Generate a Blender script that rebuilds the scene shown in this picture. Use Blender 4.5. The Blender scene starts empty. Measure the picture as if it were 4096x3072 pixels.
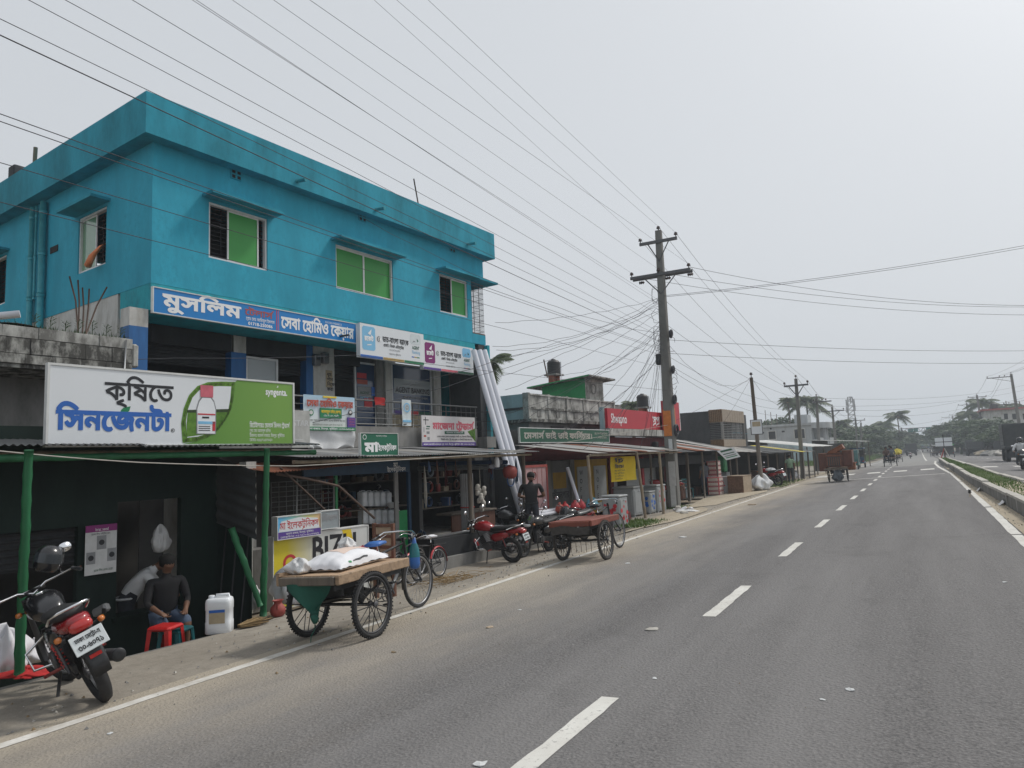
import bpy, math, random
import numpy as np
from mathutils import Vector, Matrix, Euler
from mathutils.geometry import delaunay_2d_cdt
rad = math.radians
sc = bpy.context.scene
COL = sc.collection
# ------------------------------------------------------------------ camera
CF, CH = 2791.35, 1.60                     # focal length in survey pixels (4096 wide), eye height
PITCH, ROLL, YAW = rad(6.3828), rad(2.4629), rad(29.8754)
BYAW = rad(4.4447)                         # the house row turns 4.4 degrees off the road
SLOPE = 0.046                              # crossfall of the near carriageway
_fw = Vector((-math.sin(YAW)*math.cos(PITCH), math.cos(YAW)*math.cos(PITCH), math.sin(PITCH)))
_rt = Vector((math.cos(YAW), math.sin(YAW), 0)); _up = _rt.cross(_fw)
CR = _rt*math.cos(ROLL) - _up*math.sin(ROLL); CU = CR.cross(_fw); CFW = _fw
EYE = Vector((0, 0, CH))
cam_d = bpy.data.cameras.new('camera'); cam_d.sensor_width = 36; cam_d.lens = 36*CF/4096
cam_d.clip_start = 0.05; cam_d.clip_end = 6000
cam = bpy.data.objects.new('camera', cam_d); COL.objects.link(cam)
cam.matrix_world = Matrix(((CR.x, CU.x, -CFW.x, 0), (CR.y, CU.y, -CFW.y, 0), (CR.z, CU.z, -CFW.z, CH), (0, 0, 0, 1)))
sc.camera = cam
# ------------------------------------------------------------------ sky, sun, exposure
SUN_AZ, SUN_EL = rad(34), rad(52)          # azimuth from +Y towards +X
world = bpy.data.worlds.new('World'); sc.world = world; world.use_nodes = True
nt = world.node_tree; nt.nodes.clear()
_o = nt.nodes.new('ShaderNodeOutputWorld'); _b = nt.nodes.new('ShaderNodeBackground')
_s = nt.nodes.new('ShaderNodeTexSky'); _s.sky_type = 'NISHITA'; _s.sun_disc = False
_s.sun_elevation = SUN_EL; _s.sun_rotation = SUN_AZ; _s.air_density = 1.0; _s.dust_density = 8.0; _s.ozone_density = 1.0
_h = nt.nodes.new('ShaderNodeHueSaturation'); _h.inputs['Saturation'].default_value = 0.18
_m = nt.nodes.new('ShaderNodeMix'); _m.data_type = 'RGBA'; _m.inputs['Factor'].default_value = 0.82
_m.inputs['B'].default_value = (4.75, 5.0, 5.3, 1)      # even veil of cloud over the clear sky
nt.links.new(_s.outputs[0], _h.inputs['Color']); nt.links.new(_h.outputs[0], _m.inputs['A'])
nt.links.new(_m.outputs['Result'], _b.inputs[0]); _b.inputs[1].default_value = 0.13
nt.links.new(_b.outputs[0], _o.inputs[0])
sun_d = bpy.data.lights.new('sun', 'SUN'); sun_d.energy = 1.7; sun_d.angle = rad(9); sun_d.color = (1, .955, .88)
sun = bpy.data.objects.new('sun', sun_d); COL.objects.link(sun)
_sd = Vector((math.sin(SUN_AZ)*math.cos(SUN_EL), math.cos(SUN_AZ)*math.cos(SUN_EL), math.sin(SUN_EL)))
sun.rotation_euler = _sd.to_track_quat('Z', 'Y').to_euler()
sc.view_settings.view_transform = 'Standard'; sc.view_settings.look = 'None'
sc.view_settings.exposure = 0.12; sc.view_settings.gamma = 1.0
sc.render.engine = 'CYCLES'
sc.cycles.use_denoising = True; sc.cycles.max_bounces = 6; sc.cycles.diffuse_bounces = 3; sc.cycles.glossy_bounces = 3
sc.cycles.transparent_max_bounces = 12; sc.cycles.volume_bounces = 1; sc.cycles.caustics_reflective = False; sc.cycles.caustics_refractive = False
# ------------------------------------------------------------------ survey: bearings measured from the eye point
def ray(u, v): return CR*((u-2048)/CF) - CU*((v-1536)/CF) + CFW
def _ss(t): t = max(0., min(1., t)); return t*t*(3-2*t)
def gz(x, y=0):                            # height of the ground: crossfall, hollow in front of the shops, dip further on
    d = -.5*_ss((y-55)/80)
    if x > 2.0: return 2.0*SLOPE - 0.012*(x-2.0) + d
    z = SLOPE*max(x, -9)
    if x < -6.4: z += (-.66-z)*_ss((-6.4-x)/1.9)*_ss((y-7.6)/2.2)*(1-_ss((y-18.5)/4))
    return z + d
def G(u, v, z=0):                          # where a bearing meets the ground
    d = ray(u, v); t = (z-CH)/min(-.004, d.z - SLOPE*d.x)
    for _ in range(40):
        p = EYE + d*t; t += .6*((gz(p.x, p.y)+z-CH)/d.z - t)
    return EYE + d*t
def AY(u, v, y): d = ray(u, v); return EYE + d*(y/d.y)
def AX(u, v, x): d = ray(u, v); return EYE + d*(x/d.x)
_d = ray(604, 1130); P0 = EYE + _d*((5.4-CH)/_d.z); P0.z = 0     # corner of the tall blue house, in plan
DB = Vector((math.sin(BYAW), math.cos(BYAW), 0)); NB = Vector((math.cos(BYAW), -math.sin(BYAW), 0))
def W(s, o, z): q = P0 + DB*s + NB*o; return Vector((q.x, q.y, z))       # house-row frame: s along, o out to the road
def SZ(u, v, o):                           # bearing -> (s, z) on the plane o metres in front of the house row
    d = ray(u, v); t = ((P0 + NB*o - EYE).dot(NB))/d.dot(NB); q = EYE + d*t
    return (q-P0).dot(DB), q.z
def SO(u, v, z):                           # bearing -> (s, o) at height z
    d = ray(u, v); q = EYE + d*((z-CH)/d.z); return (q-P0).dot(DB), (q-P0).dot(NB)
def LO(p): return (p-P0).dot(DB), (p-P0).dot(NB)
def depth_at(p): return (p-EYE).dot(CFW)
def ATD(u, v, dep): return EYE + ray(u, v)*dep          # bearing at camera depth
def tall(base, u, v): return ATD(u, v, depth_at(base)).z   # height of a bearing above a known foot
# ------------------------------------------------------------------ mesh builder
class MB:
    def __init__(s): s.v = []; s.f = []; s.sm = []; s.mi = []
    def add(s, vs, fs, smooth=False, mi=0):
        n = len(s.v); s.v += [tuple(p) for p in vs]
        for f in fs: s.f.append(tuple(i+n for i in f)); s.sm.append(smooth); s.mi.append(mi)
        return s
    def box(s, c, d, rot=None, mi=0, taper=None):
        x, y, z = d[0]/2, d[1]/2, d[2]/2; R = Euler(rot).to_matrix() if rot is not None else None
        vs = []
        for k in (-1, 1):
            t = 1 if (taper is None or k < 0) else taper
            for a, b in ((-1, -1), (1, -1), (1, 1), (-1, 1)):
                p = Vector((a*x*t, b*y*t, k*z)); p = R @ p if R else p
                vs.append(p + Vector(c))
        return s.add(vs, [(3, 2, 1, 0), (4, 5, 6, 7), (0, 1, 5, 4), (1, 2, 6, 5), (2, 3, 7, 6), (3, 0, 4, 7)], False, mi)
    def bb(s, lo, hi, mi=0): return s.box([(a+b)/2 for a, b in zip(lo, hi)], [abs(b-a) for a, b in zip(lo, hi)], None, mi)
    def rbox(s, c, d, r=.02, rot=None, mi=0):           # box with chamfered edges
        x, y, z = (q/2 for q in d); r = min(r, x*.95, y*.95, z*.95)
        R = Euler(rot).to_matrix() if rot is not None else None
        vs = []; 
        for k, (ix) in ((-z, r), (-z+r, 0), (z-r, 0), (z, r)):
            a, b = x-ix, y-ix; q = r if ix == 0 else r*.6
            for px, py in ((-a+q, -b), (a-q, -b), (a, -b+q), (a, b-q), (a-q, b), (-a+q, b), (-a, b-q), (-a, -b+q)):
                p = Vector((px, py, k)); p = R @ p if R else p; vs.append(p+Vector(c))
        fs = [tuple(range(7, -1, -1)), tuple(range(24, 32))]
        for l in range(3):
            for i in range(8): j = (i+1) % 8; fs.append((l*8+i, l*8+j, l*8+8+j, l*8+8+i))
        return s.add(vs, fs, False, mi)
    def tube(s, pts, r, n=8, mi=0, cap=True, smooth=True):
        pts = [Vector(p) for p in pts]; rs = r if isinstance(r, (list, tuple)) else [r]*len(pts)
        vs = []; up = None
        for i, p in enumerate(pts):
            t = (pts[min(i+1, len(pts)-1)] - pts[max(i-1, 0)])
            if t.length < 1e-9: t = Vector((0, 0, 1))
            t.normalize()
            if up is None: up = Vector((0, 0, 1)) if abs(t.z) < .9 else Vector((1, 0, 0))
            a = t.cross(up)
            if a.length < 1e-4: a = t.orthogonal()
            a.normalize(); b = a.cross(t); up = b
            for k in range(n):
                q = 2*math.pi*k/n; vs.append(p + a*(rs[i]*math.cos(q)) + b*(rs[i]*math.sin(q)))
        fs = []
        for i in range(len(pts)-1):
            for k in range(n):
                j = (k+1) % n; fs.append((i*n+k, i*n+j, i*n+n+j, i*n+n+k))
        s.add(vs, fs, smooth, mi)
        if cap:
            m = len(s.v) - len(vs)
            s.f.append(tuple(m+k for k in range(n))); s.sm.append(False); s.mi.append(mi)
            s.f.append(tuple(m+len(vs)-1-k for k in range(n))); s.sm.append(False); s.mi.append(mi)
        return s
    def lathe(s, prof, n=16, c=(0, 0, 0), axis='z', mi=0, cap=True, smooth=True):
        vs = []; c = Vector(c)
        for r, h in prof:
            for k in range(n):
                q = 2*math.pi*k/n; x, y = r*math.cos(q), r*math.sin(q)
                p = (x, y, h) if axis == 'z' else ((h, x, y) if axis == 'x' else (y, h, x)); vs.append(c+Vector(p))
        fs = []
        for i in range(len(prof)-1):
            for k in range(n): j = (k+1) % n; fs.append((i*n+k, i*n+j, i*n+n+j, i*n+n+k))
        s.add(vs, fs, smooth, mi); m = len(s.v)-len(vs)
        if cap:
            if prof[0][0] > 1e-4: s.f.append(tuple(m+n-1-k for k in range(n))); s.sm.append(False); s.mi.append(mi)
            if prof[-1][0] > 1e-4: s.f.append(tuple(m+len(vs)-n+k for k in range(n))); s.sm.append(False); s.mi.append(mi)
        return s
    def torus(s, R, r, n=32, m=8, c=(0, 0, 0), axis='y', mi=0, flat=1.0):
        vs = []; c = Vector(c)
        for i in range(n):
            a = 2*math.pi*i/n
            for k in range(m):
                q = 2*math.pi*k/m; rr = R + r*math.cos(q); h = r*flat*math.sin(q)
                x, y = rr*math.cos(a), rr*math.sin(a)
                vs.append(c+Vector((x, h, y) if axis == 'y' else ((x, y, h) if axis == 'z' else (h, x, y))))
        fs = [(i*m+k, i*m+(k+1) % m, ((i+1) % n)*m+(k+1) % m, ((i+1) % n)*m+k) for i in range(n) for k in range(m)]
        return s.add(vs, fs, True, mi)
    def loft(s, secs, n=12, e=2.4, mi=0, smooth=True):   # secs: (centre, half-width dir vector, half-height dir vector)
        vs = []
        for c, a, b in secs:
            c, a, b = Vector(c), Vector(a), Vector(b)
            for k in range(n):
                q = 2*math.pi*k/n; x, y = math.cos(q), math.sin(q)
                vs.append(c + a*(math.copysign(abs(x)**(2/e), x)) + b*(math.copysign(abs(y)**(2/e), y)))
        fs = [(i*n+k, i*n+(k+1) % n, i*n+n+(k+1) % n, i*n+n+k) for i in range(len(secs)-1) for k in range(n)]
        fs += [tuple(range(n-1, -1, -1)), tuple(range((len(secs)-1)*n, len(secs)*n))]
        return s.add(vs, fs, smooth, mi)
    def prism(s, poly, h, M=None, mi=0):                  # polygon in xy, extruded 0..h in z, then M
        n = len(poly); vs = [Vector((x, y, 0)) for x, y in poly] + [Vector((x, y, h)) for x, y in poly]
        if M is not None: vs = [M @ p for p in vs]
        return s.add(vs, [tuple(range(n-1, -1, -1)), tuple(range(n, 2*n))] + [(i, (i+1) % n, n+(i+1) % n, n+i) for i in range(n)], False, mi)
    def quad(s, a, b, c, d, mi=0): return s.add([a, b, c, d], [(0, 1, 2, 3)], False, mi)
    def grid(s, fn, nu, nv, smooth=True, mi=0):
        vs = [fn(i/nu, j/nv) for j in range(nv+1) for i in range(nu+1)]; w = nu+1
        return s.add(vs, [(j*w+i, j*w+i+1, j*w+w+i+1, j*w+w+i) for j in range(nv) for i in range(nu)], smooth, mi)
    def xf(s, M, start=0): s.v[start:] = [tuple(M @ Vector(p)) for p in s.v[start:]]; return s
    def mesh(s, name, mats):
        me = bpy.data.meshes.new(name); me.from_pydata(s.v, [], s.f)
        for m in (mats if isinstance(mats, (list, tuple)) else [mats]): me.materials.append(mat(m))
        me.polygons.foreach_set('use_smooth', s.sm); me.polygons.foreach_set('material_index', s.mi); me.update()
        return me
def link(name, data, parent=None):
    o = bpy.data.objects.new(name, data); COL.objects.link(o)
    if parent is not None: o.parent = parent
    return o
def ob(name, mb, m, parent=None, loc=None, rot=None, kind=None):
    me = mb.mesh(name, m) if isinstance(mb, MB) else mb
    o = link(name, me, parent)
    if loc is not None: o.location = loc
    if rot is not None: o.rotation_euler = rot
    if kind: o['kind'] = kind
    return o
def tag(o, label, cat, group=None):
    o['label'] = label; o['category'] = cat
    if group: o['group'] = group
    return o
def thing(name, label, cat, loc=(0, 0, 0), rotz=0, group=None, rot=None):
    o = link(name, None); o.location = loc; o.rotation_euler = rot if rot is not None else (0, 0, rotz)
    return tag(o, label, cat, group)
def solo(name, mb, m, label, cat, loc=None, rot=None, group=None): return tag(ob(name, mb, m, None, loc, rot), label, cat, group)
def struct(name, mb, m): o = ob(name, mb, m); o['kind'] = 'structure'; return o
def dup(o, loc=None, rot=None, label=None, parent=None):
    c = o.copy(); COL.objects.link(c)
    if parent is not None: c.parent = parent
    for ch in KIDS.get(o.name, list(o.children)): dup(ch, parent=c)
    if loc is not None: c.location = loc
    if rot is not None: c.rotation_euler = rot
    if label: c['label'] = label
    return c
KIDS = {}
def rowrot(extra=0): return (0, 0, -BYAW+extra)           # local x = out to the road, y = along the row
def rnd(a, b): return random.uniform(a, b)
random.seed(7)
# ------------------------------------------------------------------ materials
_MATS = {}
def mat(name):
    if name in _MATS: return _MATS[name]
    raise KeyError(name)
def _base(name):
    m = bpy.data.materials.new(name); m.use_nodes = True; _MATS[name] = m
    n = m.node_tree.nodes; return m, n, m.node_tree.links, n['Principled BSDF']
def _noise(n, l, scale, detail=4, vec=None, rough=.6):
    t = n.new('ShaderNodeTexNoise'); t.inputs['Scale'].default_value = scale; t.inputs['Detail'].default_value = detail
    t.inputs['Roughness'].default_value = rough
    if vec is not None: l.new(vec, t.inputs['Vector'])
    return t.outputs['Fac']
def _ramp(n, l, fac, stops):
    r = n.new('ShaderNodeValToRGB'); l.new(fac, r.inputs[0]); e = r.color_ramp.elements
    while len(e) < len(stops): e.new(.5)
    for q, (p, c) in zip(e, stops): q.position = p; q.color = (*c, 1) if len(c) == 3 else c
    return r.outputs[0]
def _map(n, l, scale=(1, 1, 1), src='Object'):
    t = n.new('ShaderNodeTexCoord'); m = n.new('ShaderNodeMapping'); m.inputs['Scale'].default_value = scale
    l.new(t.outputs[src], m.inputs[0]); return m.outputs[0]
def _mix(n, l, fac, a, b, mode='MIX'):
    x = n.new('ShaderNodeMix'); x.data_type = 'RGBA'; x.blend_type = mode
    for k, v in (('Factor', fac), ('A', a), ('B', b)):
        if isinstance(v, (int, float)): x.inputs[k].default_value = v
        elif isinstance(v, tuple): x.inputs[k].default_value = (*v, 1) if len(v) == 3 else v
        else: l.new(v, x.inputs[k])
    return x.outputs['Result']
def _bump(n, l, h, strength, dist, b):
    u = n.new('ShaderNodeBump'); u.inputs['Strength'].default_value = strength; u.inputs['Distance'].default_value = dist
    l.new(h, u.inputs['Height']); l.new(u.outputs[0], b.inputs['Normal'])
def _w(c): return tuple(c)
def flat(name, c, rough=.6, metal=0, var=.18, scale=6, spec=None, bump=0, coat=0, emit=0, alpha=1, streak=0):
    m, n, l, b = _base(name)
    v = _map(n, l, (1, 1, .25) if streak else (1, 1, 1))
    f = _noise(n, l, scale, 5, v)
    lo = tuple(x*(1-var) for x in c); hi = tuple(min(1, x*(1+var)) for x in c)
    l.new(_ramp(n, l, f, [(.3, lo), (.7, hi)]), b.inputs['Base Color'])
    b.inputs['Roughness'].default_value = rough; b.inputs['Metallic'].default_value = metal
    if coat: b.inputs['Coat Weight'].default_value = coat; b.inputs['Coat Roughness'].default_value = .15
    if bump: _bump(n, l, _noise(n, l, scale*8, 4, v), .5, bump, b)
    if emit: b.inputs['Emission Color'].default_value = (*c, 1); b.inputs['Emission Strength'].default_value = emit
    if alpha < 1: b.inputs['Alpha'].default_value = alpha
    return m
def stained(name, c, dark, amount=.5, scale=2.2, rough=.85, streak=.35, bump=.004, second=None, fine=12):
    """painted plaster or concrete with mould and rain streaks of their own shape"""
    m, n, l, b = _base(name)
    v1 = _map(n, l, (scale, scale, scale*streak)); v2 = _map(n, l, (fine, fine, fine*.6))
    a = _noise(n, l, 1.0, 7, v1, .65); g = _noise(n, l, 1.0, 5, v2, .7)
    k = _mix(n, l, .35, a, g)
    base = _mix(n, l, _ramp(n, l, g, [(.35, (0, 0, 0)), (.7, (1, 1, 1))]), tuple(x*.86 for x in c), tuple(min(1, x*1.12) for x in c))
    if second: base = _mix(n, l, _ramp(n, l, _noise(n, l, .7, 3, v1), [(.45, (0, 0, 0)), (.6, (1, 1, 1))]), base, second)
    mask = _ramp(n, l, k, [(max(.0, .62-amount*.3), (0, 0, 0)), (min(.95, .74-amount*.2), (1, 1, 1))])
    mm = n.new('ShaderNodeMath'); mm.operation = 'MULTIPLY'; l.new(mask, mm.inputs[0]); mm.inputs[1].default_value = min(1, .35+amount*.6)
    l.new(_mix(n, l, mm.outputs[0], base, dark), b.inputs['Base Color'])
    b.inputs['Roughness'].default_value = rough; b.inputs['Specular IOR Level'].default_value = .25
    if bump: _bump(n, l, g, .6, bump, b)
    return m
def wood(name, c, scale=1.0, axis=1, rough=.7):
    m, n, l, b = _base(name); sc_ = [14*scale]*3; sc_[axis] = 1.2*scale
    v = _map(n, l, tuple(sc_)); f = _noise(n, l, 1, 6, v, .65); g = _noise(n, l, 1.5, 3, _map(n, l))
    col = _ramp(n, l, f, [(.3, tuple(x*.55 for x in c)), (.5, c), (.75, tuple(min(1, x*1.25) for x in c))])
    l.new(_mix(n, l, _ramp(n, l, g, [(.4, (0, 0, 0)), (.75, (.5, .5, .5))]), col, tuple(x*.45 for x in c)), b.inputs['Base Color'])
    b.inputs['Roughness'].default_value = rough; _bump(n, l, f, .5, .003, b); return m
def asphalt():
    m, n, l, b = _base('asphalt'); v = _map(n, l)
    vor = n.new('ShaderNodeTexVoronoi'); vor.inputs['Scale'].default_value = 42; l.new(v, vor.inputs['Vector'])
    big = _noise(n, l, .5, 5, _map(n, l, (1.9, .16, 1)), .6); patch_ = _noise(n, l, .55, 7, v, .7); mid = _noise(n, l, 7, 6, v, .7); fine = _noise(n, l, 48, 4, v, .75)
    col = _ramp(n, l, fine, [(.30, (.045, .045, .047)), (.45, (.118, .113, .112)), (.60, (.182, .175, .173)), (.78, (.34, .33, .325))])
    col = _mix(n, l, _ramp(n, l, mid, [(.35, (.0, .0, .0)), (.75, (.30, .30, .30))]), col, (.168, .162, .16))
    col = _mix(n, l, _ramp(n, l, big, [(.38, (0, 0, 0)), (.66, (.70, .70, .70))]), col, (.218, .211, .208))
    col = _mix(n, l, _ramp(n, l, patch_, [(.56, (0, 0, 0)), (.74, (.55, .55, .55))]), col, (.095, .092, .09))
    # sand blown in from the verge lies along the edge of the carriageway
    sx = n.new('ShaderNodeSeparateXYZ'); l.new(v, sx.inputs[0])
    ad = n.new('ShaderNodeMath'); ad.operation = 'MULTIPLY_ADD'; l.new(_noise(n, l, .9, 7, _map(n, l, (1, .35, 1)), .72), ad.inputs[0]); ad.inputs[1].default_value = 3.0; l.new(sx.outputs[0], ad.inputs[2])
    dl = _ramp(n, l, _rng(n, l, ad.outputs[0], -4.4, -1.6), [(0, (.95, .95, .95)), (.3, (.5, .5, .5)), (.6, (.16, .16, .16)), (1, (0, 0, 0))])
    col = _mix(n, l, dl, col, (.40, .35, .28))
    l.new(col, b.inputs['Base Color']); b.inputs['Roughness'].default_value = .88; b.inputs['Specular IOR Level'].default_value = .28
    _bump(n, l, _mix(n, l, .5, vor.outputs['Distance'], fine), 1.0, .016, b); return m
def _rng(n, l, val, a, b_):
    x = n.new('ShaderNodeMapRange'); l.new(val, x.inputs[0]); x.inputs[1].default_value = a; x.inputs[2].default_value = b_; return x.outputs[0]
def earth(name, c, c2, scale=1.0, bump=.03):
    m, n, l, b = _base(name); v = _map(n, l)
    a = _noise(n, l, .55*scale, 6, v, .65); g = _noise(n, l, 7*scale, 6, v, .7); h = _noise(n, l, 45*scale, 4, v)
    col = _ramp(n, l, a, [(.35, c), (.65, c2)])
    col = _mix(n, l, _ramp(n, l, g, [(.35, (0, 0, 0)), (.7, (.6, .6, .6))]), col, tuple(x*.62 for x in c))
    col = _mix(n, l, _ramp(n, l, h, [(.55, (0, 0, 0)), (.8, (.5, .5, .5))]), col, tuple(min(1, x*1.4) for x in c2))
    l.new(col, b.inputs['Base Color']); b.inputs['Roughness'].default_value = .95; b.inputs['Specular IOR Level'].default_value = .15
    _bump(n, l, _mix(n, l, .4, g, h), .8, bump, b); return m
def paintline():
    m, n, l, b = _base('road_paint'); v = _map(n, l)
    k = _noise(n, l, 26, 6, v, .75); g = _noise(n, l, 2.5, 4, v)
    col = _mix(n, l, _ramp(n, l, g, [(.3, (0, 0, 0)), (.7, (1, 1, 1))]), (.52, .50, .46), (.66, .65, .61))
    col = _mix(n, l, _ramp(n, l, k, [(.57, (0, 0, 0)), (.68, (1, 1, 1))]), col, (.22, .21, .20))
    l.new(col, b.inputs['Base Color']); b.inputs['Roughness'].default_value = .8; return m
def leafy(name, c, c2, trans=.25):
    m, n, l, b = _base(name); v = _map(n, l); o = n.new('ShaderNodeObjectInfo')
    f = _noise(n, l, .9, 3, v); g = _noise(n, l, 14, 2, v)
    col = _ramp(n, l, _mix(n, l, .5, f, g), [(.35, c), (.65, c2)])
    l.new(col, b.inputs['Base Color']); b.inputs['Roughness'].default_value = .6
    b.inputs['Subsurface Weight'].default_value = 0; b.inputs['Transmission Weight'].default_value = 0
    t = n.new('ShaderNodeBsdfTranslucent'); l.new(col, t.inputs[0]); x = n.new('ShaderNodeMixShader'); x.inputs[0].default_value = trans
    l.new(b.outputs[0], x.inputs[1]); l.new(t.outputs[0], x.inputs[2]); l.new(x.outputs[0], n['Material Output'].inputs[0]); return m
def glass(name, c=(.8, .85, .85), rough=.05, alpha=.35):
    m, n, l, b = _base(name); b.inputs['Base Color'].default_value = (*c, 1); b.inputs['Roughness'].default_value = rough; b.inputs['Alpha'].default_value = alpha; b.inputs['Specular IOR Level'].default_value = .8; return m
def gradient(name, stops, axis=2, lo=0, hi=1, rough=.45):
    m, n, l, b = _base(name); t = n.new('ShaderNodeTexCoord'); s = n.new('ShaderNodeSeparateXYZ'); l.new(t.outputs['Object'], s.inputs[0])
    l.new(_ramp(n, l, _rng(n, l, s.outputs[axis], lo, hi), stops), b.inputs['Base Color']); b.inputs['Roughness'].default_value = rough; return m

asphalt(); paintline(); stained('edge_paint', (.66, .64, .60), (.34, .31, .26), .55, 5.0, .9, 1.0, 0, None, 24)
earth('shoulder', (.285, .255, .215), (.35, .32, .275), 1.0, .012)
earth('dirt', (.27, .225, .17), (.36, .305, .235), .8, .05)
earth('sand', (.40, .345, .265), (.46, .40, .31), 1.2, .03)
earth('ground_far', (.20, .19, .13), (.27, .24, .17), .15, .05)
stained('blue_paint', (.036, .345, .485), (.021, .22, .31), .50, 1.3, .8, .30, .004, None, 9)
stained('blue_paint_dirty', (.034, .325, .45), (.015, .155, .205), .72, 1.3, .85, .35, .005, None, 9)
stained('teal_band', (.026, .33, .40), (.03, .08, .10), .45, 2.6, .8, .5, .003)
stained('weathered_white', (.58, .58, .55), (.06, .056, .05), .75, 2.4, .9, .45, .008)
stained('weathered_mold', (.60, .60, .56), (.045, .043, .04), .98, 4.2, .92, .45, .012)
stained('grey_plaster', (.33, .335, .34), (.20, .20, .20), .4, 1.5)
stained('pale_plaster', (.40, .42, .43), (.20, .20, .20), .5, 1.6)
stained('pale_blue_plaster', (.36, .47, .50), (.16, .18, .18), .55, 1.8)
stained('dark_plaster', (.085, .088, .092), (.03, .03, .032), .7, 1.0)
stained('cement', (.27, .265, .255), (.10, .10, .095), .6, 2.0)
stained('cement_wall', (.235, .23, .22), (.10, .098, .09), .55, 1.6, .95, .35, .008)
stained('cap_concrete', (.46, .44, .40), (.24, .22, .19), .5, 3.0)
stained('column_white', (.55, .55, .53), (.22, .20, .17), .55, 3)
stained('shed_green', (.014, .027, .023), (.007, .012, .011), .6, 2.0, .75)
stained('pole_concrete', (.20, .197, .188), (.085, .08, .07), .55, 2.0, .9, .25)
stained('maroon_wall', (.11, .022, .026), (.05, .015, .015), .5, 2)
stained('green_wall', (.045, .27, .10), (.03, .13, .06), .35, 1.5)
stained('tin', (.30, .305, .31), (.12, .10, .085), .65, 1.2, .5, .5, 0)
stained('tin_dark', (.075, .08, .082), (.03, .03, .03), .6, 1.2, .5, .5, 0)
stained('tin_rust', (.26, .10, .055), (.11, .045, .03), .6, 1.6, .8, .6, 0)
stained('tin_pale', (.42, .42, .41), (.20, .15, .11), .6, .9, .55, .5, 0)
stained('shutter_grey', (.20, .205, .21), (.09, .085, .08), .5, 2)
stained('shutter_dark', (.035, .037, .04), (.02, .02, .02), .5, 2)
stained('yellow_door', (.42, .26, .04), (.20, .12, .03), .5, 3)
stained('pink_door', (.42, .27, .27), (.20, .12, .12), .35, 3)
flat('void', (.012, .012, .012), .9, var=.3, scale=1)
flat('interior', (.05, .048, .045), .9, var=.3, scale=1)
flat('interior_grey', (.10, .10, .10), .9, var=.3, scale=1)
flat('blue_column', (.012, .105, .30), .6, var=.2, streak=1)
flat('frame_white', (.62, .63, .64), .4, var=.1); flat('frame_dark', (.04, .04, .045), .5)
flat('green_glass', (.030, .27, .045), .45, var=.06, scale=1); flat('green_glass_pale', (.16, .30, .19), .12, var=.1, scale=1, coat=.5)
flat('black_iron', (.022, .022, .024), .55); flat('rail_iron', (.17, .175, .175), .5, .3); flat('steel', (.45, .46, .47), .3, .9, var=.1)
flat('chrome', (.75, .75, .76), .12, 1, var=.03); flat('rusty_iron', (.10, .065, .05), .8); flat('pipe_blue', (.03, .27, .33), .55)
flat('pvc_white', (.66, .68, .74), .4, var=.04, scale=1); flat('pvc_grey', (.22, .24, .26), .5); flat('pvc_blue', (.05, .10, .22), .45)
flat('sign_white', (.70, .73, .76), .35, var=.03, scale=1, streak=1); flat('sign_frame', (.62, .63, .62), .45, var=.1)
flat('sign_blue', (.003, .19, .52), .4, var=.06, scale=1, streak=1); flat('sign_blue_deep', (.004, .05, .26), .4, var=.06)
flat('ink_black', (.016, .017, .022), .45); flat('ink_blue', (.02, .12, .45), .4, var=.05); flat('ink_white', (.80, .81, .82), .4, var=.03)
flat('ink_red', (.50, .03, .04), .45, var=.05); flat('ink_green', (.01, .20, .08), .45, var=.05); flat('ink_purple', (.10, .05, .28), .45, var=.05)
flat('ink_grey', (.24, .25, .26), .5); flat('ink_yellow', (.75, .55, .03), .45, var=.08); flat('ink_brick', (.40, .075, .05), .5); flat('ink_orange', (.55, .17, .03), .5)
flat('ink_pink', (.55, .12, .16), .5); flat('ink_sky', (.20, .48, .72), .4, var=.05); flat('ink_magenta', (.20, .01, .14), .45, var=.05); flat('ink_dgreen', (.008, .085, .045), .45, var=.08); flat('ink_tan', (.45, .31, .10), .5)
flat('sign_green', (.085, .235, .03), .4, var=.08, scale=1); flat('sign_dgreen', (.007, .12, .065), .45, var=.1, scale=1); flat('sign_red', (.45, .012, .028), .4, var=.06, scale=1)
flat('banner_cloth', (.60, .66, .68), .7, var=.06); flat('banner_pale', (.62, .60, .60), .7, var=.06); flat('banner_yellow', (.72, .52, .01), .75, var=.12, scale=2)
flat('cloth_white', (.62, .63, .64), .85, var=.1, scale=3, bump=.01); flat('cloth_red', (.42, .02, .02), .85); flat('cloth_green', (.012, .085, .06), .8); flat('cloth_orange', (.62, .20, .08), .8)
flat('cloth_black', (.016, .016, .018), .85, bump=.002, scale=5); flat('cloth_blue', (.07, .17, .27), .85); flat('cloth_grey', (.10, .115, .13), .85); flat('cloth_dark', (.03, .033, .042), .85); flat('cloth_mint', (.22, .33, .22), .85); flat('cloth_brown', (.09, .05, .035), .85); flat('cloth_jean', (.07, .10, .16), .85)
flat('sack_white', (.72, .72, .75), .6, var=.06, scale=3, bump=.006); flat('sack_print', (.66, .52, .45), .65, var=.06); flat('poly_bag', (.66, .66, .66), .35, var=.1, scale=8, bump=.02)
flat('plastic_white', (.74, .77, .80), .35, var=.04); flat('plastic_red', (.50, .02, .02), .35); flat('plastic_teal', (.01, .14, .16), .4); flat('plastic_green', (.02, .26, .08), .4); flat('plastic_pinkred', (.52, .05, .06), .4); flat('plastic_black', (.02, .021, .023), .45, var=.1); flat('plastic_blue', (.04, .14, .42), .4)
flat('terracotta', (.30, .06, .05), .6); flat('straw', (.28, .19, .09), .9, var=.3, scale=20); flat('skin', (.16, .082, .05), .6, var=.08); flat('hair', (.008, .0075, .007), .85)
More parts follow.
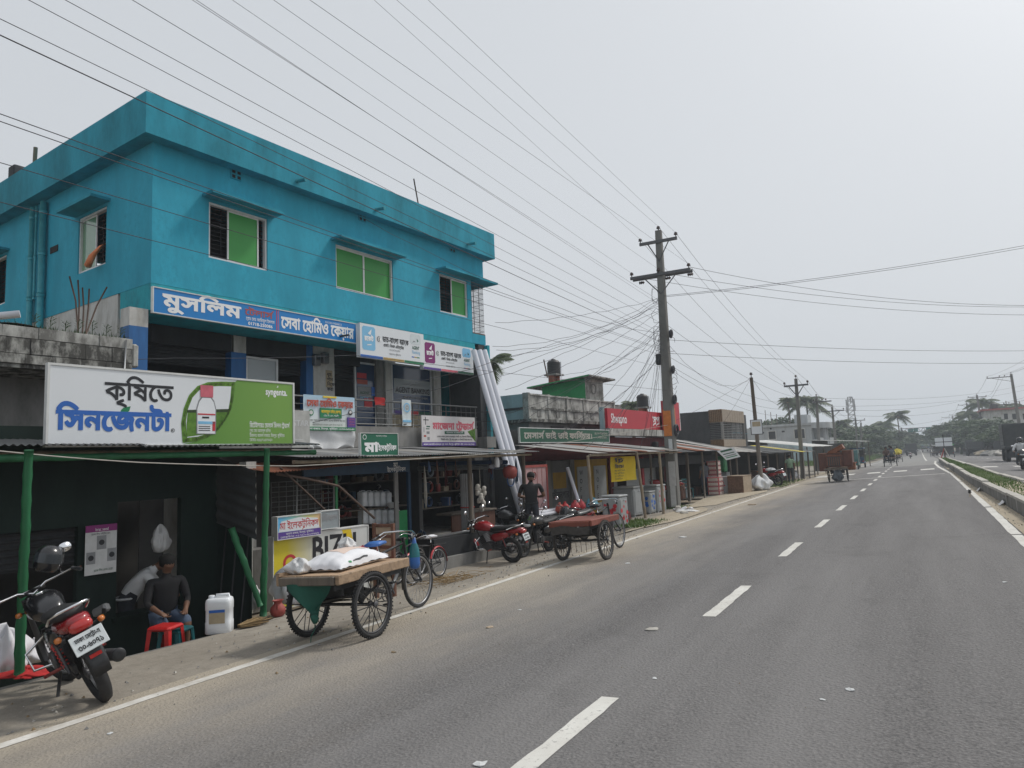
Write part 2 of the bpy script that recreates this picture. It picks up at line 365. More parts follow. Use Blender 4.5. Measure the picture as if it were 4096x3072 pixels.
flat('tyre', (.022, .022, .023), .82, var=.25, scale=18); flat('tyre_dusty', (.055, .05, .046), .9, var=.3, scale=14); flat('rim_steel', (.32, .32, .33), .35, .8); flat('dull_metal', (.10, .10, .105), .5, .6); flat('engine', (.075, .075, .078), .45, .6, var=.3, scale=20)
flat('moto_red', (.28, .01, .014), .25, coat=.6, var=.08); flat('moto_black', (.012, .012, .014), .25, coat=.5, var=.1); flat('moto_grey', (.13, .135, .14), .35, coat=.4, var=.08); flat('seat_black', (.018, .018, .019), .6); flat('lens_red', (.42, .015, .012), .12, coat=.8, var=.05); flat('lens_amber', (.55, .16, .02), .15, coat=.8, var=.05); flat('lens_clear', (.6, .62, .63), .1, coat=.8, var=.05); flat('plate_white', (.62, .66, .67), .5, var=.06); flat('spring_red', (.45, .03, .025), .45)
flat('mirror', (.85, .86, .88), .04, 1, var=0); flat('board_grey', (.42, .42, .40), .7); flat('cardboard', (.38, .30, .22), .85); flat('paper', (.55, .56, .56), .8, var=.1, scale=9); flat('paper_tan', (.42, .35, .24), .85)
flat('bamboo_green', (.012, .12, .045), .55, var=.3, scale=5, streak=1); flat('bamboo_old', (.26, .21, .15), .8, var=.3, scale=5, streak=1); flat('black_tank', (.018, .018, .02), .5); flat('wire_black', (.05, .05, .06), .7, var=0); flat('wire_grey', (.10, .10, .105), .6, var=0); flat('insulator', (.045, .02, .018), .25, coat=.5)
flat('cabinet_grey', (.30, .315, .32), .5, var=.08); flat('cabinet_flower', (.30, .18, .17), .45, var=.4, scale=9); flat('box_brown', (.14, .075, .045), .7, var=.45, scale=14); flat('teak', (.10, .028, .013), .45, var=.35, scale=9); flat('teak_light', (.20, .065, .02), .45, var=.25, scale=9)
flat('brick', (.24, .085, .055), .9, var=.25, scale=8); flat('tarp_white', (.60, .60, .58), .7, var=.08, scale=2); flat('tarp_yellow', (.60, .50, .04), .7); flat('tarp_blue', (.10, .28, .36), .6); flat('rope', (.42, .40, .36), .9); flat('auto_green', (.012, .10, .095), .4, coat=.3); flat('truck_dark', (.035, .04, .042), .6, var=.3); flat('truck_blue', (.02, .06, .12), .5); flat('roof_lime', (.05, .50, .12), .5); flat('tower_steel', (.22, .22, .23), .6, .2); flat('gantry_green', (.02, .17, .14), .5); flat('tile_tan', (.30, .24, .18), .5, var=.15); flat('tile_brown', (.13, .075, .035), .5, var=.7, scale=16)
wood('plank', (.44, .30, .19), 1.0, 1); wood('plank_red', (.20, .055, .035), 1.0, 1); wood('frame_wood', (.16, .075, .05), 1.5, 2); wood('wood_old', (.15, .125, .10), 1, 2); wood('wood_edge', (.34, .235, .15), 1.3, 1)
leafy('leaf_dark', (.022, .045, .016), (.055, .095, .032)); leafy('leaf_mid', (.035, .070, .022), (.085, .13, .045)); leafy('leaf_palm', (.045, .075, .03), (.11, .145, .06)); leafy('leaf_bright', (.08, .20, .03), (.20, .40, .06), .35); leafy('grass', (.05, .10, .02), (.13, .20, .05), .3); earth('wet_earth', (.12, .10, .08), (.17, .145, .115), 2.0, .008); earth('turf', (.045, .075, .018), (.09, .12, .035), 3.0, .04); earth('asphalt_pale', (.25, .245, .235), (.30, .295, .285), 1.5, .008); flat('bark', (.10, .08, .06), .95, var=.4, scale=8, bump=.02)
flat('dry_leaf', (.22, .16, .09), .9, var=.4, scale=20); glass('pane', (.05, .06, .07), .06, .75); glass('tint_blue', (.03, .06, .13), .1, .93); glass('frosted', (.32, .36, .38), .25, .9)
# printed boards
gradient('syngenta_green', [(0, (.03, .13, .012)), (.5, (.085, .235, .03)), (1, (.17, .33, .06))], 1, 0, 3.0)
gradient('banner_sky', [(0, (.60, .64, .58)), (.4, (.62, .68, .72)), (1, (.30, .52, .70))], 2, 0, 1.0, .7)
gradient('rainbow', [(0, (.10, .42, .75)), (.25, (.30, .60, .55)), (.5, (.62, .60, .25)), (.75, (.70, .40, .25)), (1, (.65, .25, .40))], 1, 0, 1.2)
gradient('bizli_bg', [(0, (.66, .54, .02)), (.10, (.66, .54, .03)), (.32, (.62, .63, .60)), (1, (.60, .62, .62))], 1, 0, 2.6)
# ------------------------------------------------------------------ lettering: outlines of the built-in font, filled by winding number
_GL = {}
_tc = bpy.data.curves.new('glyph', 'FONT'); _tc.fill_mode = 'NONE'; _tc.resolution_u = 2; _tc.size = 1
_to = bpy.data.objects.new('glyph', _tc)
def _loops(body):
    _tc.body = body; COL.objects.link(_to); bpy.context.view_layer.update()
    dg = bpy.context.evaluated_depsgraph_get(); me = _to.evaluated_get(dg).to_mesh()
    nv = len(me.vertices); co = np.zeros(nv*3); me.vertices.foreach_get('co', co); co = co.reshape(-1, 3)[:, :2]
    ed = np.zeros(len(me.edges)*2, dtype=int); me.edges.foreach_get('vertices', ed); ed = ed.reshape(-1, 2)
    _to.evaluated_get(dg).to_mesh_clear(); COL.objects.unlink(_to)
    loops = []; cur = []
    nxt = {}
    for a, b in ed: nxt.setdefault(int(a), []).append(int(b)); nxt.setdefault(int(b), []).append(int(a))
    seen = set()
    for s in range(nv):
        if s in seen or s not in nxt: continue
        loop = [s]; seen.add(s); k = s+1 if s+1 in nxt[s] else nxt[s][0]
        while k not in seen:
            loop.append(k); seen.add(k)
            q = [x for x in nxt[k] if x not in seen]
            if not q: break
            k = k+1 if k+1 in q else q[0]
        if len(loop) > 2: loops.append(co[loop])
    return loops
def _area(l): return .5*np.sum(l[:, 0]*np.roll(l[:, 1], -1) - np.roll(l[:, 0], -1)*l[:, 1])
def _glyph(ch):
    if ch in _GL: return _GL[ch]
    ls = _loops(ch) if ch != ' ' else []
    i0 = min(l[:, 0].min() for l in _loops('I')); both = _loops(ch+'I')
    last = max(both, key=lambda l: l[:, 0].min()); adv = last[:, 0].min() - i0
    if ord(ch) in (0x9bc, 0x9c1, 0x9c2, 0x9c3, 0x9cd, 0x981): adv = 0
    if ch == ' ': adv = .28
    if ls:
        big = max(ls, key=lambda l: abs(_area(l)))
        if _area(big) < 0: ls = [l[::-1] for l in ls]
    _GL[ch] = (ls, adv); return _GL[ch]
def _stroke(pts, w):
    pts = np.array(pts, float); d = np.gradient(pts, axis=0); d /= np.linalg.norm(d, axis=1)[:, None]; n = np.stack([-d[:, 1], d[:, 0]], 1)*w/2
    l = np.concatenate([pts+n, (pts-n)[::-1]]); return l if _area(l) > 0 else l[::-1]
for _c in sorted(set('মুসিলমেটলারআিফইকৃষতনজদখঠঢণথধপবভযশহওএগঘঙচছঞঈঃংৎড়য়ঁ০১২৩৪৫৬৭৮৯,।()-:. 0123456789ABEGIKLNORSTWFUDabcdeghiklnorstvwyzুূীৃ')): _glyph(_c)
HEAD = .63
def layout(s, track=0.0):
    """visual-order string -> list of outlines, width.  \x01 reph, \x02 ra-phala, \x03 ya-phala, \x04 small sa below"""
    out = []; x = 0.0; px = 0.0; pw = .6
    for ch in s:
        if ch == '\x01': out.append(_stroke([(px+pw-.10, HEAD+.03), (px+pw-.02, HEAD+.12), (px+pw+.10, HEAD+.27)], .075)); continue
        if ch == '\x02': out.append(_stroke([(px+pw-.12, -.02), (px+pw*.5, -.02), (px+.10, -.10), (px+.02, -.22)], .07)); continue
        if ch == '\x03':
            out.append(_stroke([(x+.05, HEAD*.62), (x+.16, HEAD*.35), (x+.05, HEAD*.15)], .075)); out.append(_stroke([(x+.05, HEAD*.2), (x+.24, 0.02)], .075))
            out.append(_stroke([(x+.26, HEAD), (x+.26, 0)], .075)); out.append(_stroke([(x-.05, HEAD-.035), (x+.36, HEAD-.035)], .075)); x += .36; continue
        if ch == '\u09bc':
            q = np.arange(8)*math.pi/4; out.append(np.stack([px+pw*.42+.06*np.cos(q), -.12+.06*np.sin(q)], 1)); continue
        if ch == '\x04':
            ls, a = _glyph('স'); out += [l*np.array([.8, .86]) + np.array([x-.05, .085]) for l in ls]; x += a*.76; continue
        ls, a = _glyph(ch); out += [l + np.array([x, 0]) for l in ls]
        if a > .05: px, pw = x, a
        x += a + track
    return out, x
def fill(loops, bold=0.0):
    """triangles of the union of all outlines (non-zero winding)"""
    V = []; E = []; segs = []
    groups = sorted(loops, key=lambda l: l[:, 0].min()); 
    tv = []; tf = []
    # cluster overlapping outlines so each triangulation stays small
    cl = []
    for l in groups:
        a, b = l[:, 0].min()-.002, l[:, 0].max()+.002
        if cl and a < cl[-1][1]: cl[-1][0].append(l); cl[-1][1] = max(cl[-1][1], b)
        else: cl.append([[l], b])
    for ls, _ in cl:
        V = []; E = []; segs = []
        for l in ls:
            if bold:
                d = np.roll(l, -1, 0) - np.roll(l, 1, 0); d /= (np.linalg.norm(d, axis=1)[:, None]+1e-9)
                l = l + np.stack([d[:, 1], -d[:, 0]], 1)*bold
            n = len(V); m = len(l); V += [Vector((float(p[0]), float(p[1]))) for p in l]
            E += [(n+i, n+(i+1) % m) for i in range(m)]; segs.append(np.concatenate([l, np.roll(l, -1, 0)], 1))
        S = np.concatenate(segs)
        r = delaunay_2d_cdt(V, E, [], 0, 1e-5); vs = np.array([tuple(p) for p in r[0]]); fs = [f for f in r[2] if len(f) == 3]
        if not fs: continue
        F = np.array(fs); C = vs[F].mean(1)
        x0, y0, x1, y1 = S.T
        cy = C[:, 1][:, None]; cx = C[:, 0][:, None]
        up = (y0 <= cy) & (y1 > cy); dn = (y0 > cy) & (y1 <= cy)
        side = (x1-x0)*(cy-y0) - (cx-x0)*(y1-y0)
        wn = (up & (side > 0)).sum(1) - (dn & (side < 0)).sum(1)
        keep = F[wn != 0]; n = len(tv); tv += [tuple(p) for p in vs]; tf += [tuple(int(i)+n for i in f) for f in keep]
    return tv, tf
def text(parent, s, y, z, size, m, width=None, bold=.0, x=.004, name='lettering', shear=0, align='l', track=0, yscale=1, loc3=None):
    """lettering in the local y-z plane of parent, facing +x; size = em height, y,z = left end of the base line"""
    if '\n' in s:
        for i, t in enumerate(s.split('\n')): text(parent, t, y, z-i*size*1.25, size, m, width, bold, x, name, shear, align, track)
        return
    ls, w = layout(s, track); tv, tf = fill(ls, bold); k = size; kx = size if width is None else width/max(w, .01)
    ox = {'l': 0, 'c': -w*kx/2, 'r': -w*kx}[align]
    mb = MB(); mb.add([(0, a*kx+ox+shear*b*k, b*k*yscale) for a, b in tv], tf)
    return ob(name, mb, m, parent, (x, y, z))
# ------------------------------------------------------------------ ground, roads, markings, median
def strip(name, m, xs, y0, y1, dz=0, ny=2, kind=True):
    mb = MB(); ys = [y0, 20] + list(range(55, 140, 5)) + [140, 300, y1]; ny = len(ys)-1
    for i in range(len(xs)-1):
        for j in range(ny):
            mb.quad(*[(x, y, gz(x, y)+dz) for x, y in ((xs[i], ys[j]), (xs[i+1], ys[j]), (xs[i+1], ys[j+1]), (xs[i], ys[j+1]))])
    return struct(name, mb, m)
ground = MB()
ground.grid(lambda a, b: (-900+1800*a, -120+2000*b, -1.05), 1, 1); struct('ground', ground, 'ground_far')
strip('road', 'asphalt', [-6.15, -2, 1.95], -60, 1400)
road = bpy.data.objects['road']
strip('far_carriageway', 'asphalt', [2.0, 9.2], -60, 1400)
struct_v = strip('verge', 'dirt', [9.2, 11, 60], -60, 1400, -.004)
# dusty paved shoulder in front of the shops: uneven sheet, with a drop into the green shed
def shoulder_edge(s): return 5.18 if s < -.95 else (4.95 if s < 1 else (2.9 if s < 24 else -6))
mb = MB(); ys = np.concatenate([np.arange(-4, 45, .5), np.arange(45, 130, 4)])
for j in range(len(ys)-1):
    row = []
    for y in (ys[j], ys[j+1]):
        s = (Vector((-7.5, y, 0))-P0).dot(DB); o = shoulder_edge(s); q = W(s, o, 0); xe = max(-16, min(q.x, -6.6)) if y < 32 else -13
        row.append([xe + (-6.15-xe)*k/8 for k in range(9)])
    for k in range(8):
        p = [(row[0][k], ys[j]), (row[0][k+1], ys[j]), (row[1][k+1], ys[j+1]), (row[1][k], ys[j+1])]
        mb.quad(*[(x, y, gz(x, y)+(.014*math.sin(x*3.1+y*1.7)*math.cos(y*2.3-x) if -8.6 < x < -6.3 else 0)) for x, y in p])
struct('pavement', mb, 'shoulder')
mb = MB(); mb.quad(*[W(*p) for p in ((-9, 5.6, -.72), (1, 5.6, -.72), (1, -12, -.72), (-9, -12, -.72))]); mb.quad(*[W(*p) for p in ((1, 5.0, -.75), (26, 5.0, -.75), (26, -12, -.75), (1, -12, -.75))]); struct('shop_floor', mb, 'dirt')
mb = MB(); mb.grid(lambda a, b: (-60+54*a, 30+1300*b, gz(-9, 30+1300*b)-.03), 1, 60, False); struct('terrain', mb, 'dirt')
mb = MB(); mb.quad(*[W(*p) for p in ((-9, 5.19, -.80), (-.95, 5.19, -.80), (-.95, 5.19, -.345), (-9, 5.19, -.345))]); ob('kerb_face', mb, 'cement', bpy.data.objects['pavement'])
mb = MB(); lo, hi = (4.3, 3.22), (11.3, -4.2); P_ = [W(lo[0], lo[1], 0), W(hi[0], lo[1], 0), W(hi[0], hi[1], 0), W(lo[0], hi[1], 0)]
mb.add([(p.x, p.y, -.8) for p in P_]+[(p.x, p.y, -.41) for p in P_], [(4, 5, 6, 7), (0, 1, 5, 4), (1, 2, 6, 5), (2, 3, 7, 6), (3, 0, 4, 7)]); struct('shop_plinth', mb, 'cement')
# sand drifts between line and shops further along
mb = MB()
def drift(x0, x1, y0, y1, seed):
    r = random.Random(seed); n = 14; c = ((x0+x1)/2, (y0+y1)/2); pts = []
    for k in range(n):
        a = 2*math.pi*k/n; f = r.uniform(.75, 1.1); pts.append((c[0]+(x1-x0)/2*f*math.cos(a), c[1]+(y1-y0)/2*f*math.sin(a)))
    m = len(mb.v); mb.v += [(x, y, gz(x, y)+.018) for x, y in pts] + [(c[0], c[1], gz(*c)+.05)]
    for k in range(n): mb.f.append((m+k, m+(k+1) % n, m+n)); mb.sm.append(True); mb.mi.append(0)
for i, a in enumerate([(-7.6, -6.2, 17, 26), (-8.5, -6.25, 25, 38), (-7.2, -6.2, 36, 52), (-7.0, -6.2, 50, 75)]): drift(*a, i)
struct('sand_drift', mb, 'sand')
mb = MB(); mb.quad((1.36, 4, gz(1.4)+.006), (1.75, 4, gz(1.7)+.012), (1.46, 57, gz(1.46)+.012), (1.36, 57, gz(1.4)+.006)); struct('gutter_sand', mb, 'sand')
# painted lines, each a child of its road
def para(name, pts, parent=road, dz=.004):
    mb = MB(); mb.quad(*[(x, y, gz(x, y)+dz) for x, y in pts]); return ob(name, mb, 'road_paint', parent)
def worn(name, x0, x1, y0, y1, w, step, parent=road):
    r = random.Random(int(y0*10)); mb = MB(); n = max(1, int((y1-y0)/step)); a = [(x0, y0)]
    L = []
    for i in range(n+1):
        t = i/n; x = x0+(x1-x0)*t; y = y0+(y1-y0)*t; L.append((x-w/2+r.uniform(-.008, .008), x+w/2+r.uniform(-.008, .008), y))
    for i in range(n):
        p, q = L[i], L[i+1]; mb.quad(*[(x, y, gz(x, y)+.004) for x, y in ((p[0], p[2]), (p[1], p[2]), (q[1], q[2]), (q[0], q[2]))])
    return ob(name, mb, 'road_paint' if name != 'edge_line' or x0 > 0 else 'edge_paint', parent)
worn('edge_line', -5.90, -5.88, -6, 41.5, .125, .25); worn('edge_line', -5.55, -5.40, 53, 62, .13, .6); worn('edge_line', -5.2, -4.6, 70, 110, .15, 2); worn('edge_line', -5.2, -5.2, 118, 300, .16, 10)
for k in range(17):
    y = 2.95+4.56*k
    if 41 < y+.9 < 43.5: continue
    worn('lane_dash', -2.06, -2.06, y, y+1.85, .14, .15)
for y0, y1, x0, x1 in ((1.5, 14.2, 1.24, 1.26), (14.32, 20, 1.26, 1.29), (20.25, 27, 1.29, 1.31), (27.4, 33, 1.31, 1.33), (33.3, 43, 1.33, 1.33), (43, 55, 1.30, 1.05)): worn('edge_line', x0, x1, y0, y1, .15, .4)
worn('edge_line', 1.05, 1.02, 55, 66, .15, 1); worn('edge_line', 1.02, 1.30, 66, 80, .15, 1); worn('edge_line', .6, .6, 88, 320, .16, 10)
para('stop_line', [(-5.4, 42.66), (1.05, 42.66), (1.05, 42.96), (-5.4, 42.96)], dz=.0075)
for k in range(5): para('crossing_block', [(.74-1.53*k-.76, 50.9), (.74-1.53*k, 50.9), (.74-1.53*k, 52.9), (.74-1.53*k-.76, 52.9)], dz=.0078)
para('crossing_block', [(-6.05, 49.5), (-5.35, 49.5), (-5.35, 51.5), (-6.05, 51.5)], dz=.0078)
mb = MB(); ys = [63+.0]+list(range(65, 140, 5))+[140, 300]
for j in range(len(ys)-1): mb.quad(*[(x, y, gz(x, y)+.003) for x, y in ((-5.9, ys[j]+(1.5 if j == 0 else 0)), (1.9, ys[j]), (1.9, ys[j+1]), (-5.9, ys[j+1]))])
ob('pale_surfacing', mb, 'asphalt_pale', road)
fc = bpy.data.objects['far_carriageway']
for k in range(4): para('crossing_block', [(3.3+1.55*k, 51), (4.05+1.55*k, 51), (4.05+1.55*k, 52.6), (3.3+1.55*k, 52.6)], fc)
para('stop_line', [(2.9, 58.2), (9, 58.2), (9, 58.45), (2.9, 58.45)], fc)
for k in range(30): para('lane_dash', [(5.9, 8+7*k), (6.05, 8+7*k), (6.05, 10.4+7*k), (5.9, 10.4+7*k)], fc)
worn('edge_line', 3.0, 3.0, 4, 300, .13, 8, fc)
# median: two low concrete walls with planting between
med = thing('median_barrier', 'long low concrete median wall filled with soil and grass between the carriageways', 'median', (0, 0, 0))
def mx(y): return 1.74 - .2*min(1, (y-15)/15 if y > 15 else 0) - .10*max(0, min(1, (y-30)/28))
def mxr(y): return 2.72 - .012*(y-15)
r = random.Random(5)
def median(y0, y1, step, h):
    y = y0
    while y < y1-.1:
        e = min(y+step, y1); j = r.uniform(-.012, .012); hh = h+r.uniform(-.02, .015)
        xa, xb = mx(y)+j, mx(e)+j
        mb = MB(); z0 = gz(1.6)-.05; z1 = gz(1.6)+hh
        P = [(xa, y+.008), (xa+.13, y+.008), (xb+.13, e-.008), (xb, e-.008)]
        mb.add([(a, b, z0) for a, b in P]+[(a, b, z1-.05) for a, b in P], [(0, 1, 5, 4), (1, 2, 6, 5), (2, 3, 7, 6), (3, 0, 4, 7), (4, 5, 6, 7)]); ob('wall_panel', mb, 'cement_wall', med)
        mb = MB(); Q = [(xa-.015, y), (xa+.17, y), (xb+.17, e), (xb-.015, e)]; j2 = r.uniform(-.012, .01)
        mb.add([(a, b, z1-.048) for a, b in Q]+[(a, b, z1+.02+j2) for a, b in Q], [(3, 2, 1, 0), (0, 1, 5, 4), (1, 2, 6, 5), (2, 3, 7, 6), (3, 0, 4, 7), (4, 5, 6, 7)]); ob('cap_stone', mb, 'cap_concrete', med)
        xa, xb = mxr(y), mxr(e); mb = MB(); Q = [(xa, y), (xa+.16, y), (xb+.16, e), (xb, e)]
        mb.add([(a, b, 0) for a, b in Q]+[(a, b, z1+.01+j2) for a, b in Q], [(3, 2, 1, 0), (0, 1, 5, 4), (1, 2, 6, 5), (2, 3, 7, 6), (3, 0, 4, 7), (4, 5, 6, 7)]); ob('kerb_stone', mb, 'cap_concrete', med)
        y = e
median(8, 50, 3.0, .31); median(51.5, 74, 3.2, .27)
for k, (y, hh) in enumerate(((18.4, .9), (20.2, .7), (22.0, 1), (24.5, .8), (26.1, .9), (26.9, .9), (31, .6))):   # lime and cement runs down the face
    mb = MB(); x = mx(y)-.004; z1 = gz(1.6)+.30; z0 = z1-.30*hh
    mb.add([(x, y-.05, z1), (x, y+.07, z1), (x, y+.02, z0), (x, y-.02, z0)], [(0, 1, 2, 3)]); ob('lime_stain', mb, 'column_white', med)
mb = MB(); mb.add([(mx(8)+.1, 8, .33), (mxr(8)+.02, 8, .33), (mxr(50), 50, .33), (mx(50)+.1, 50, .33)], [(0, 1, 2, 3)]); mb.add([(mx(52)+.1, 52, .30), (mxr(52)+.02, 52, .30), (mxr(74), 74, .30), (mx(74)+.1, 74, .30)], [(0, 1, 2, 3)]); ob('planting_soil', mb, 'sand', med)
for y, dy in ((50, .13), (51.5, -.13), (74, -.13), (8, .13)):
    mb = MB(); mb.bb((mx(y)+.02, min(y, y-dy), -.05), (mxr(y)+.1, max(y, y-dy), .33 if y < 51 else .30)); ob('end_wall', mb, 'cement_wall', med)
def blades(name, pts, h, m, w=.012, lean=.5, parent=None, n=1):
    mb = MB()
    for x, y, z in pts:
        for _ in range(n):
            a = rnd(0, 6.28); hh = h*rnd(.5, 1.2); dx, dy = math.cos(a), math.sin(a); l = rnd(0, lean)*hh; x2, y2 = x+rnd(-.05, .05), y+rnd(-.05, .05)
            k = len(mb.v); mb.v += [(x2-dy*w, y2+dx*w, z), (x2+dy*w, y2-dx*w, z), (x2+dx*l, y2+dy*l, z+hh)]; mb.f.append((k, k+1, k+2)); mb.sm.append(False); mb.mi.append(0)
    o = ob(name, mb, m, parent); o['kind'] = 'stuff'; return o
pts = []
for _ in range(15000):
    y = rnd(18, 74)
    if 50 < y < 51.6: continue
    d = (.5+.5*math.sin(y*.55))*(1 if 28 < y else .45); 
    if random.random() < .25+.75*d: pts.append((rnd(mx(y)+.2, mxr(y)-.02), y, .30))
blades('median_grass', pts, .085, 'grass', .022, .9)
for ya, yb in ((27, 49.8), (52, 73.8)): ob('turf', MB().grid(lambda a, b: (mx(ya+(yb-ya)*b)+.2+(mxr(ya+(yb-ya)*b)-mx(ya+(yb-ya)*b)-.24)*a+(.05*math.sin(b*40) if 0 < a < 1 else 0), ya+(yb-ya)*b, (.336 if yb < 51 else .306)+.02*math.sin(a*3.1)), 6, 30), 'turf', med)
pts = [(rnd(-7.6, -6.6)+rnd(-.2, .2), rnd(18.3, 20.4), gz(-7)) for _ in range(500)] + [(rnd(-7.4, -6.3), rnd(38.5, 47), gz(-6.8)) for _ in range(1100)] + [(rnd(-8.6, -7.6), rnd(25.3, 26.6), gz(-8)) for _ in range(200)]
blades('verge_grass', pts, .11, 'grass', .03, .9)
pts = [(rnd(-16, -6.2)+0, rnd(92, 180), -.42) for _ in range(4200)]; blades('roadside_weeds', pts, .55, 'grass', .12, .8)
# haze: one closed box of even air round the whole place
HAZE = True
if HAZE:
    mb = MB(); mb.bb((-950, -160, -2.2), (950, 1920, 36))
    m, n, l, b = _base('haze_air'); n.remove(b); pv = n.new('ShaderNodeVolumePrincipled'); pv.inputs['Color'].default_value = (.80, .87, .95, 1); pv.inputs['Density'].default_value = .0011; pv.inputs['Anisotropy'].default_value = .3
    l.new(pv.outputs[0], n['Material Output'].inputs['Volume'])
    ob('haze', mb, 'haze_air', kind='stuff')
# ------------------------------------------------------------------ tall blue house
def OZ(u, v, s=0):                         # bearing on the gable plane s = const -> (o, z)
    d = ray(u, v); q = EYE + d*((P0+DB*s-EYE).dot(DB)/d.dot(DB)); return (q-P0).dot(NB), q.z
def holed(mb, axis, pos, a0, a1, b0, b1, holes, depth, flip=False, mi=0):
    """wall sheet in the house frame: axis 'f' = front (a = y), 's' = gable (a = x); holes [(a0,a1,b0,b1)] with reveals going inwards"""
    A = sorted({a0, a1, *[h[0] for h in holes], *[h[1] for h in holes]}); B = sorted({b0, b1, *[h[2] for h in holes], *[h[3] for h in holes]})
    P = (lambda a, b, d=0: (pos-d, a, b)) if axis == 'f' else (lambda a, b, d=0: (a, pos+d, b))
    for i in range(len(A)-1):
        for j in range(len(B)-1):
            ca, cb = (A[i]+A[i+1])/2, (B[j]+B[j+1])/2
            if any(h[0] < ca < h[1] and h[2] < cb < h[3] for h in holes): continue
            mb.quad(P(A[i], B[j]), P(A[i+1], B[j]), P(A[i+1], B[j+1]), P(A[i], B[j+1]), mi)
    for h in holes:
        c = [(h[0], h[2]), (h[1], h[2]), (h[1], h[3]), (h[0], h[3])]
        for k in range(4):
            p, q = c[k], c[(k+1) % 4]; mb.quad(P(*p), P(*q), P(*q, depth), P(*p, depth), mi)
    return mb
house = thing('blue_house', 'tall turquoise blue three storey house with green glass windows and flat overhanging roof', 'house', W(0, 0, 0), -BYAW)
WIN = [(1.22, 2.68, 6.18, 7.41), (4.71, 6.76, 6.16, 7.31), (8.75, 10.1, 6.18, 7.36)]
o1, z1 = OZ(315, 875); o2, _ = OZ(427, 830); _, z0 = OZ(425, 1053)
SW = (o1, o2, z0, (z1+OZ(427, 822)[1])/2)
o3 = OZ(27, 1010)[0]; SW2 = (o3-1.35, o3, SW[2], SW[3])
mb = MB(); holed(mb, 'f', 0, 0, 10.3, 5.4, 8.30, WIN, .22); holed(mb, 's', 0, -9, 0, 5.4, 8.30, [SW, SW2], .22)
mb.quad((0, 10.3, 5.4), (-1.6, 10.3, 5.4), (-1.6, 10.3, 8.2), (0, 10.3, 8.2)); mb.quad((-9, 0, 8.2), (-9, 10.97, 8.2), (-9, 10.97, 0), (-9, 0, 0))
mb.quad((-1.6, 10.97, 5.4), (-9, 10.97, 5.4), (-9, 10.97, 8.2), (-1.6, 10.97, 8.2)); mb.quad((-1.6, 10.3, 5.7), (-1.6, 10.97, 5.7), (-1.6, 10.97, 7.5), (-1.6, 10.3, 7.5))
ob('wall', mb, 'blue_paint', house)
mb = MB(); mb.bb((-9.0, .002, 5.405), (-.002, 10.96, 5.42)); mb.bb((-1.6, 10.305, 5.42), (0, 10.98, 5.72)); mb.bb((-1.6, 10.305, 7.5), (0, 10.98, 8.28)); ob('floor_beam', mb, 'blue_paint', house)
mb = MB(); mb.bb((-9.1, -.31, 8.29), (.30, 11.27, 8.40)); mb.bb((.18, -.31, 8.398), (.30, 11.27, 9.14)); mb.bb((-9.1, -.31, 8.398), (.179, -.19, 9.14)); mb.bb((-9.1, 11.15, 8.398), (.179, 11.27, 9.14)); mb.bb((-9.1, -.19, 8.398), (-9.0, 11.15, 9.14)); ob('parapet', mb, 'blue_paint_dirty', house)
# window furniture
def grille(parent, mk, a0, a1, b0, b1, nh, nv, r=.008):
    for k in range(nh): mb = MB(); z = b0+(b1-b0)*(k+.5)/nh; mb.tube([mk(a0, z), mk(a1, z)], r, 5); ob('grille_bar', mb, 'black_iron', parent)
    for k in range(nv): mb = MB(); a = a0+(a1-a0)*(k+.5)/nv; mb.tube([mk(a, b0, .01), mk(a, b1, .01)], r, 5); ob('grille_bar', mb, 'black_iron', parent)
def window(w, axis, panes, shade=True):
    a0, a1, b0, b1 = w; mk = (lambda a, b, d=0: (-.06-d, a, b)) if axis == 'f' else (lambda a, b, d=0: (a, .06+d, b))
    fr = MB(); t = .045
    for p, q in (((a0, b0), (a1, b0+t)), ((a0, b1-t), (a1, b1)), ((a0, b0+t), (a0+t, b1-t)), ((a1-t, b0+t), (a1, b1-t))):
        lo, hi = mk(p[0], p[1], -.03), mk(q[0], q[1], .06); fr.bb([min(x, y) for x, y in zip(lo, hi)], [max(x, y) for x, y in zip(lo, hi)])
    f = ob('window', fr, 'frame_white', house)
    for (p, q, m) in panes:
        x0, x1 = a0+(a1-a0)*p, a0+(a1-a0)*q
        if m == 'grille': grille(f, lambda a, b, d=0: mk(a, b, .10+d), x0, x1, b0+.03, b1-.03, 12, 2); continue
        pm = MB(); dd = .02 if p < .5 else .035
        lo, hi = mk(x0+.03, b0+.06, dd), mk(x1-.03, b1-.06, dd+.008); pm.bb([min(x, y) for x, y in zip(lo, hi)], [max(x, y) for x, y in zip(lo, hi)]); ob('pane', pm, m, f)
        sm = MB()
        for lo2, hi2 in (((x0, b0+.045), (x0+.035, b1-.045)), ((x1-.035, b0+.045), (x1, b1-.045)), ((x0+.035, b0+.045), (x1-.035, b0+.075)), ((x0+.035, b1-.075), (x1-.035, b1-.045))):
            lo, hi = mk(*lo2, dd-.012), mk(*hi2, dd+.012); sm.bb([min(x, y) for x, y in zip(lo, hi)], [max(x, y) for x, y in zip(lo, hi)])
        ob('sash', sm, 'frame_white', f)
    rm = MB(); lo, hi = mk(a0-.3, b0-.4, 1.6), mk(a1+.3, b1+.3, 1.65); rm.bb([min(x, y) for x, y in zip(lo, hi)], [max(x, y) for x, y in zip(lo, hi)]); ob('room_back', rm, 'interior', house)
    if shade:
        sh = MB()
        if axis == 'f': sh.bb((.001, a0-.16, b1+.06), (.40, a1+.16, b1+.12))
        else: sh.bb((a0-.16, -.40, b1+.06), (a1+.16, -.001, b1+.12))
        ob('sunshade', sh, 'blue_paint_dirty', house)
window(WIN[0], 'f', [(0, .36, 'grille'), (.33, .87, 'green_glass'), (.87, 1, 'grille')])
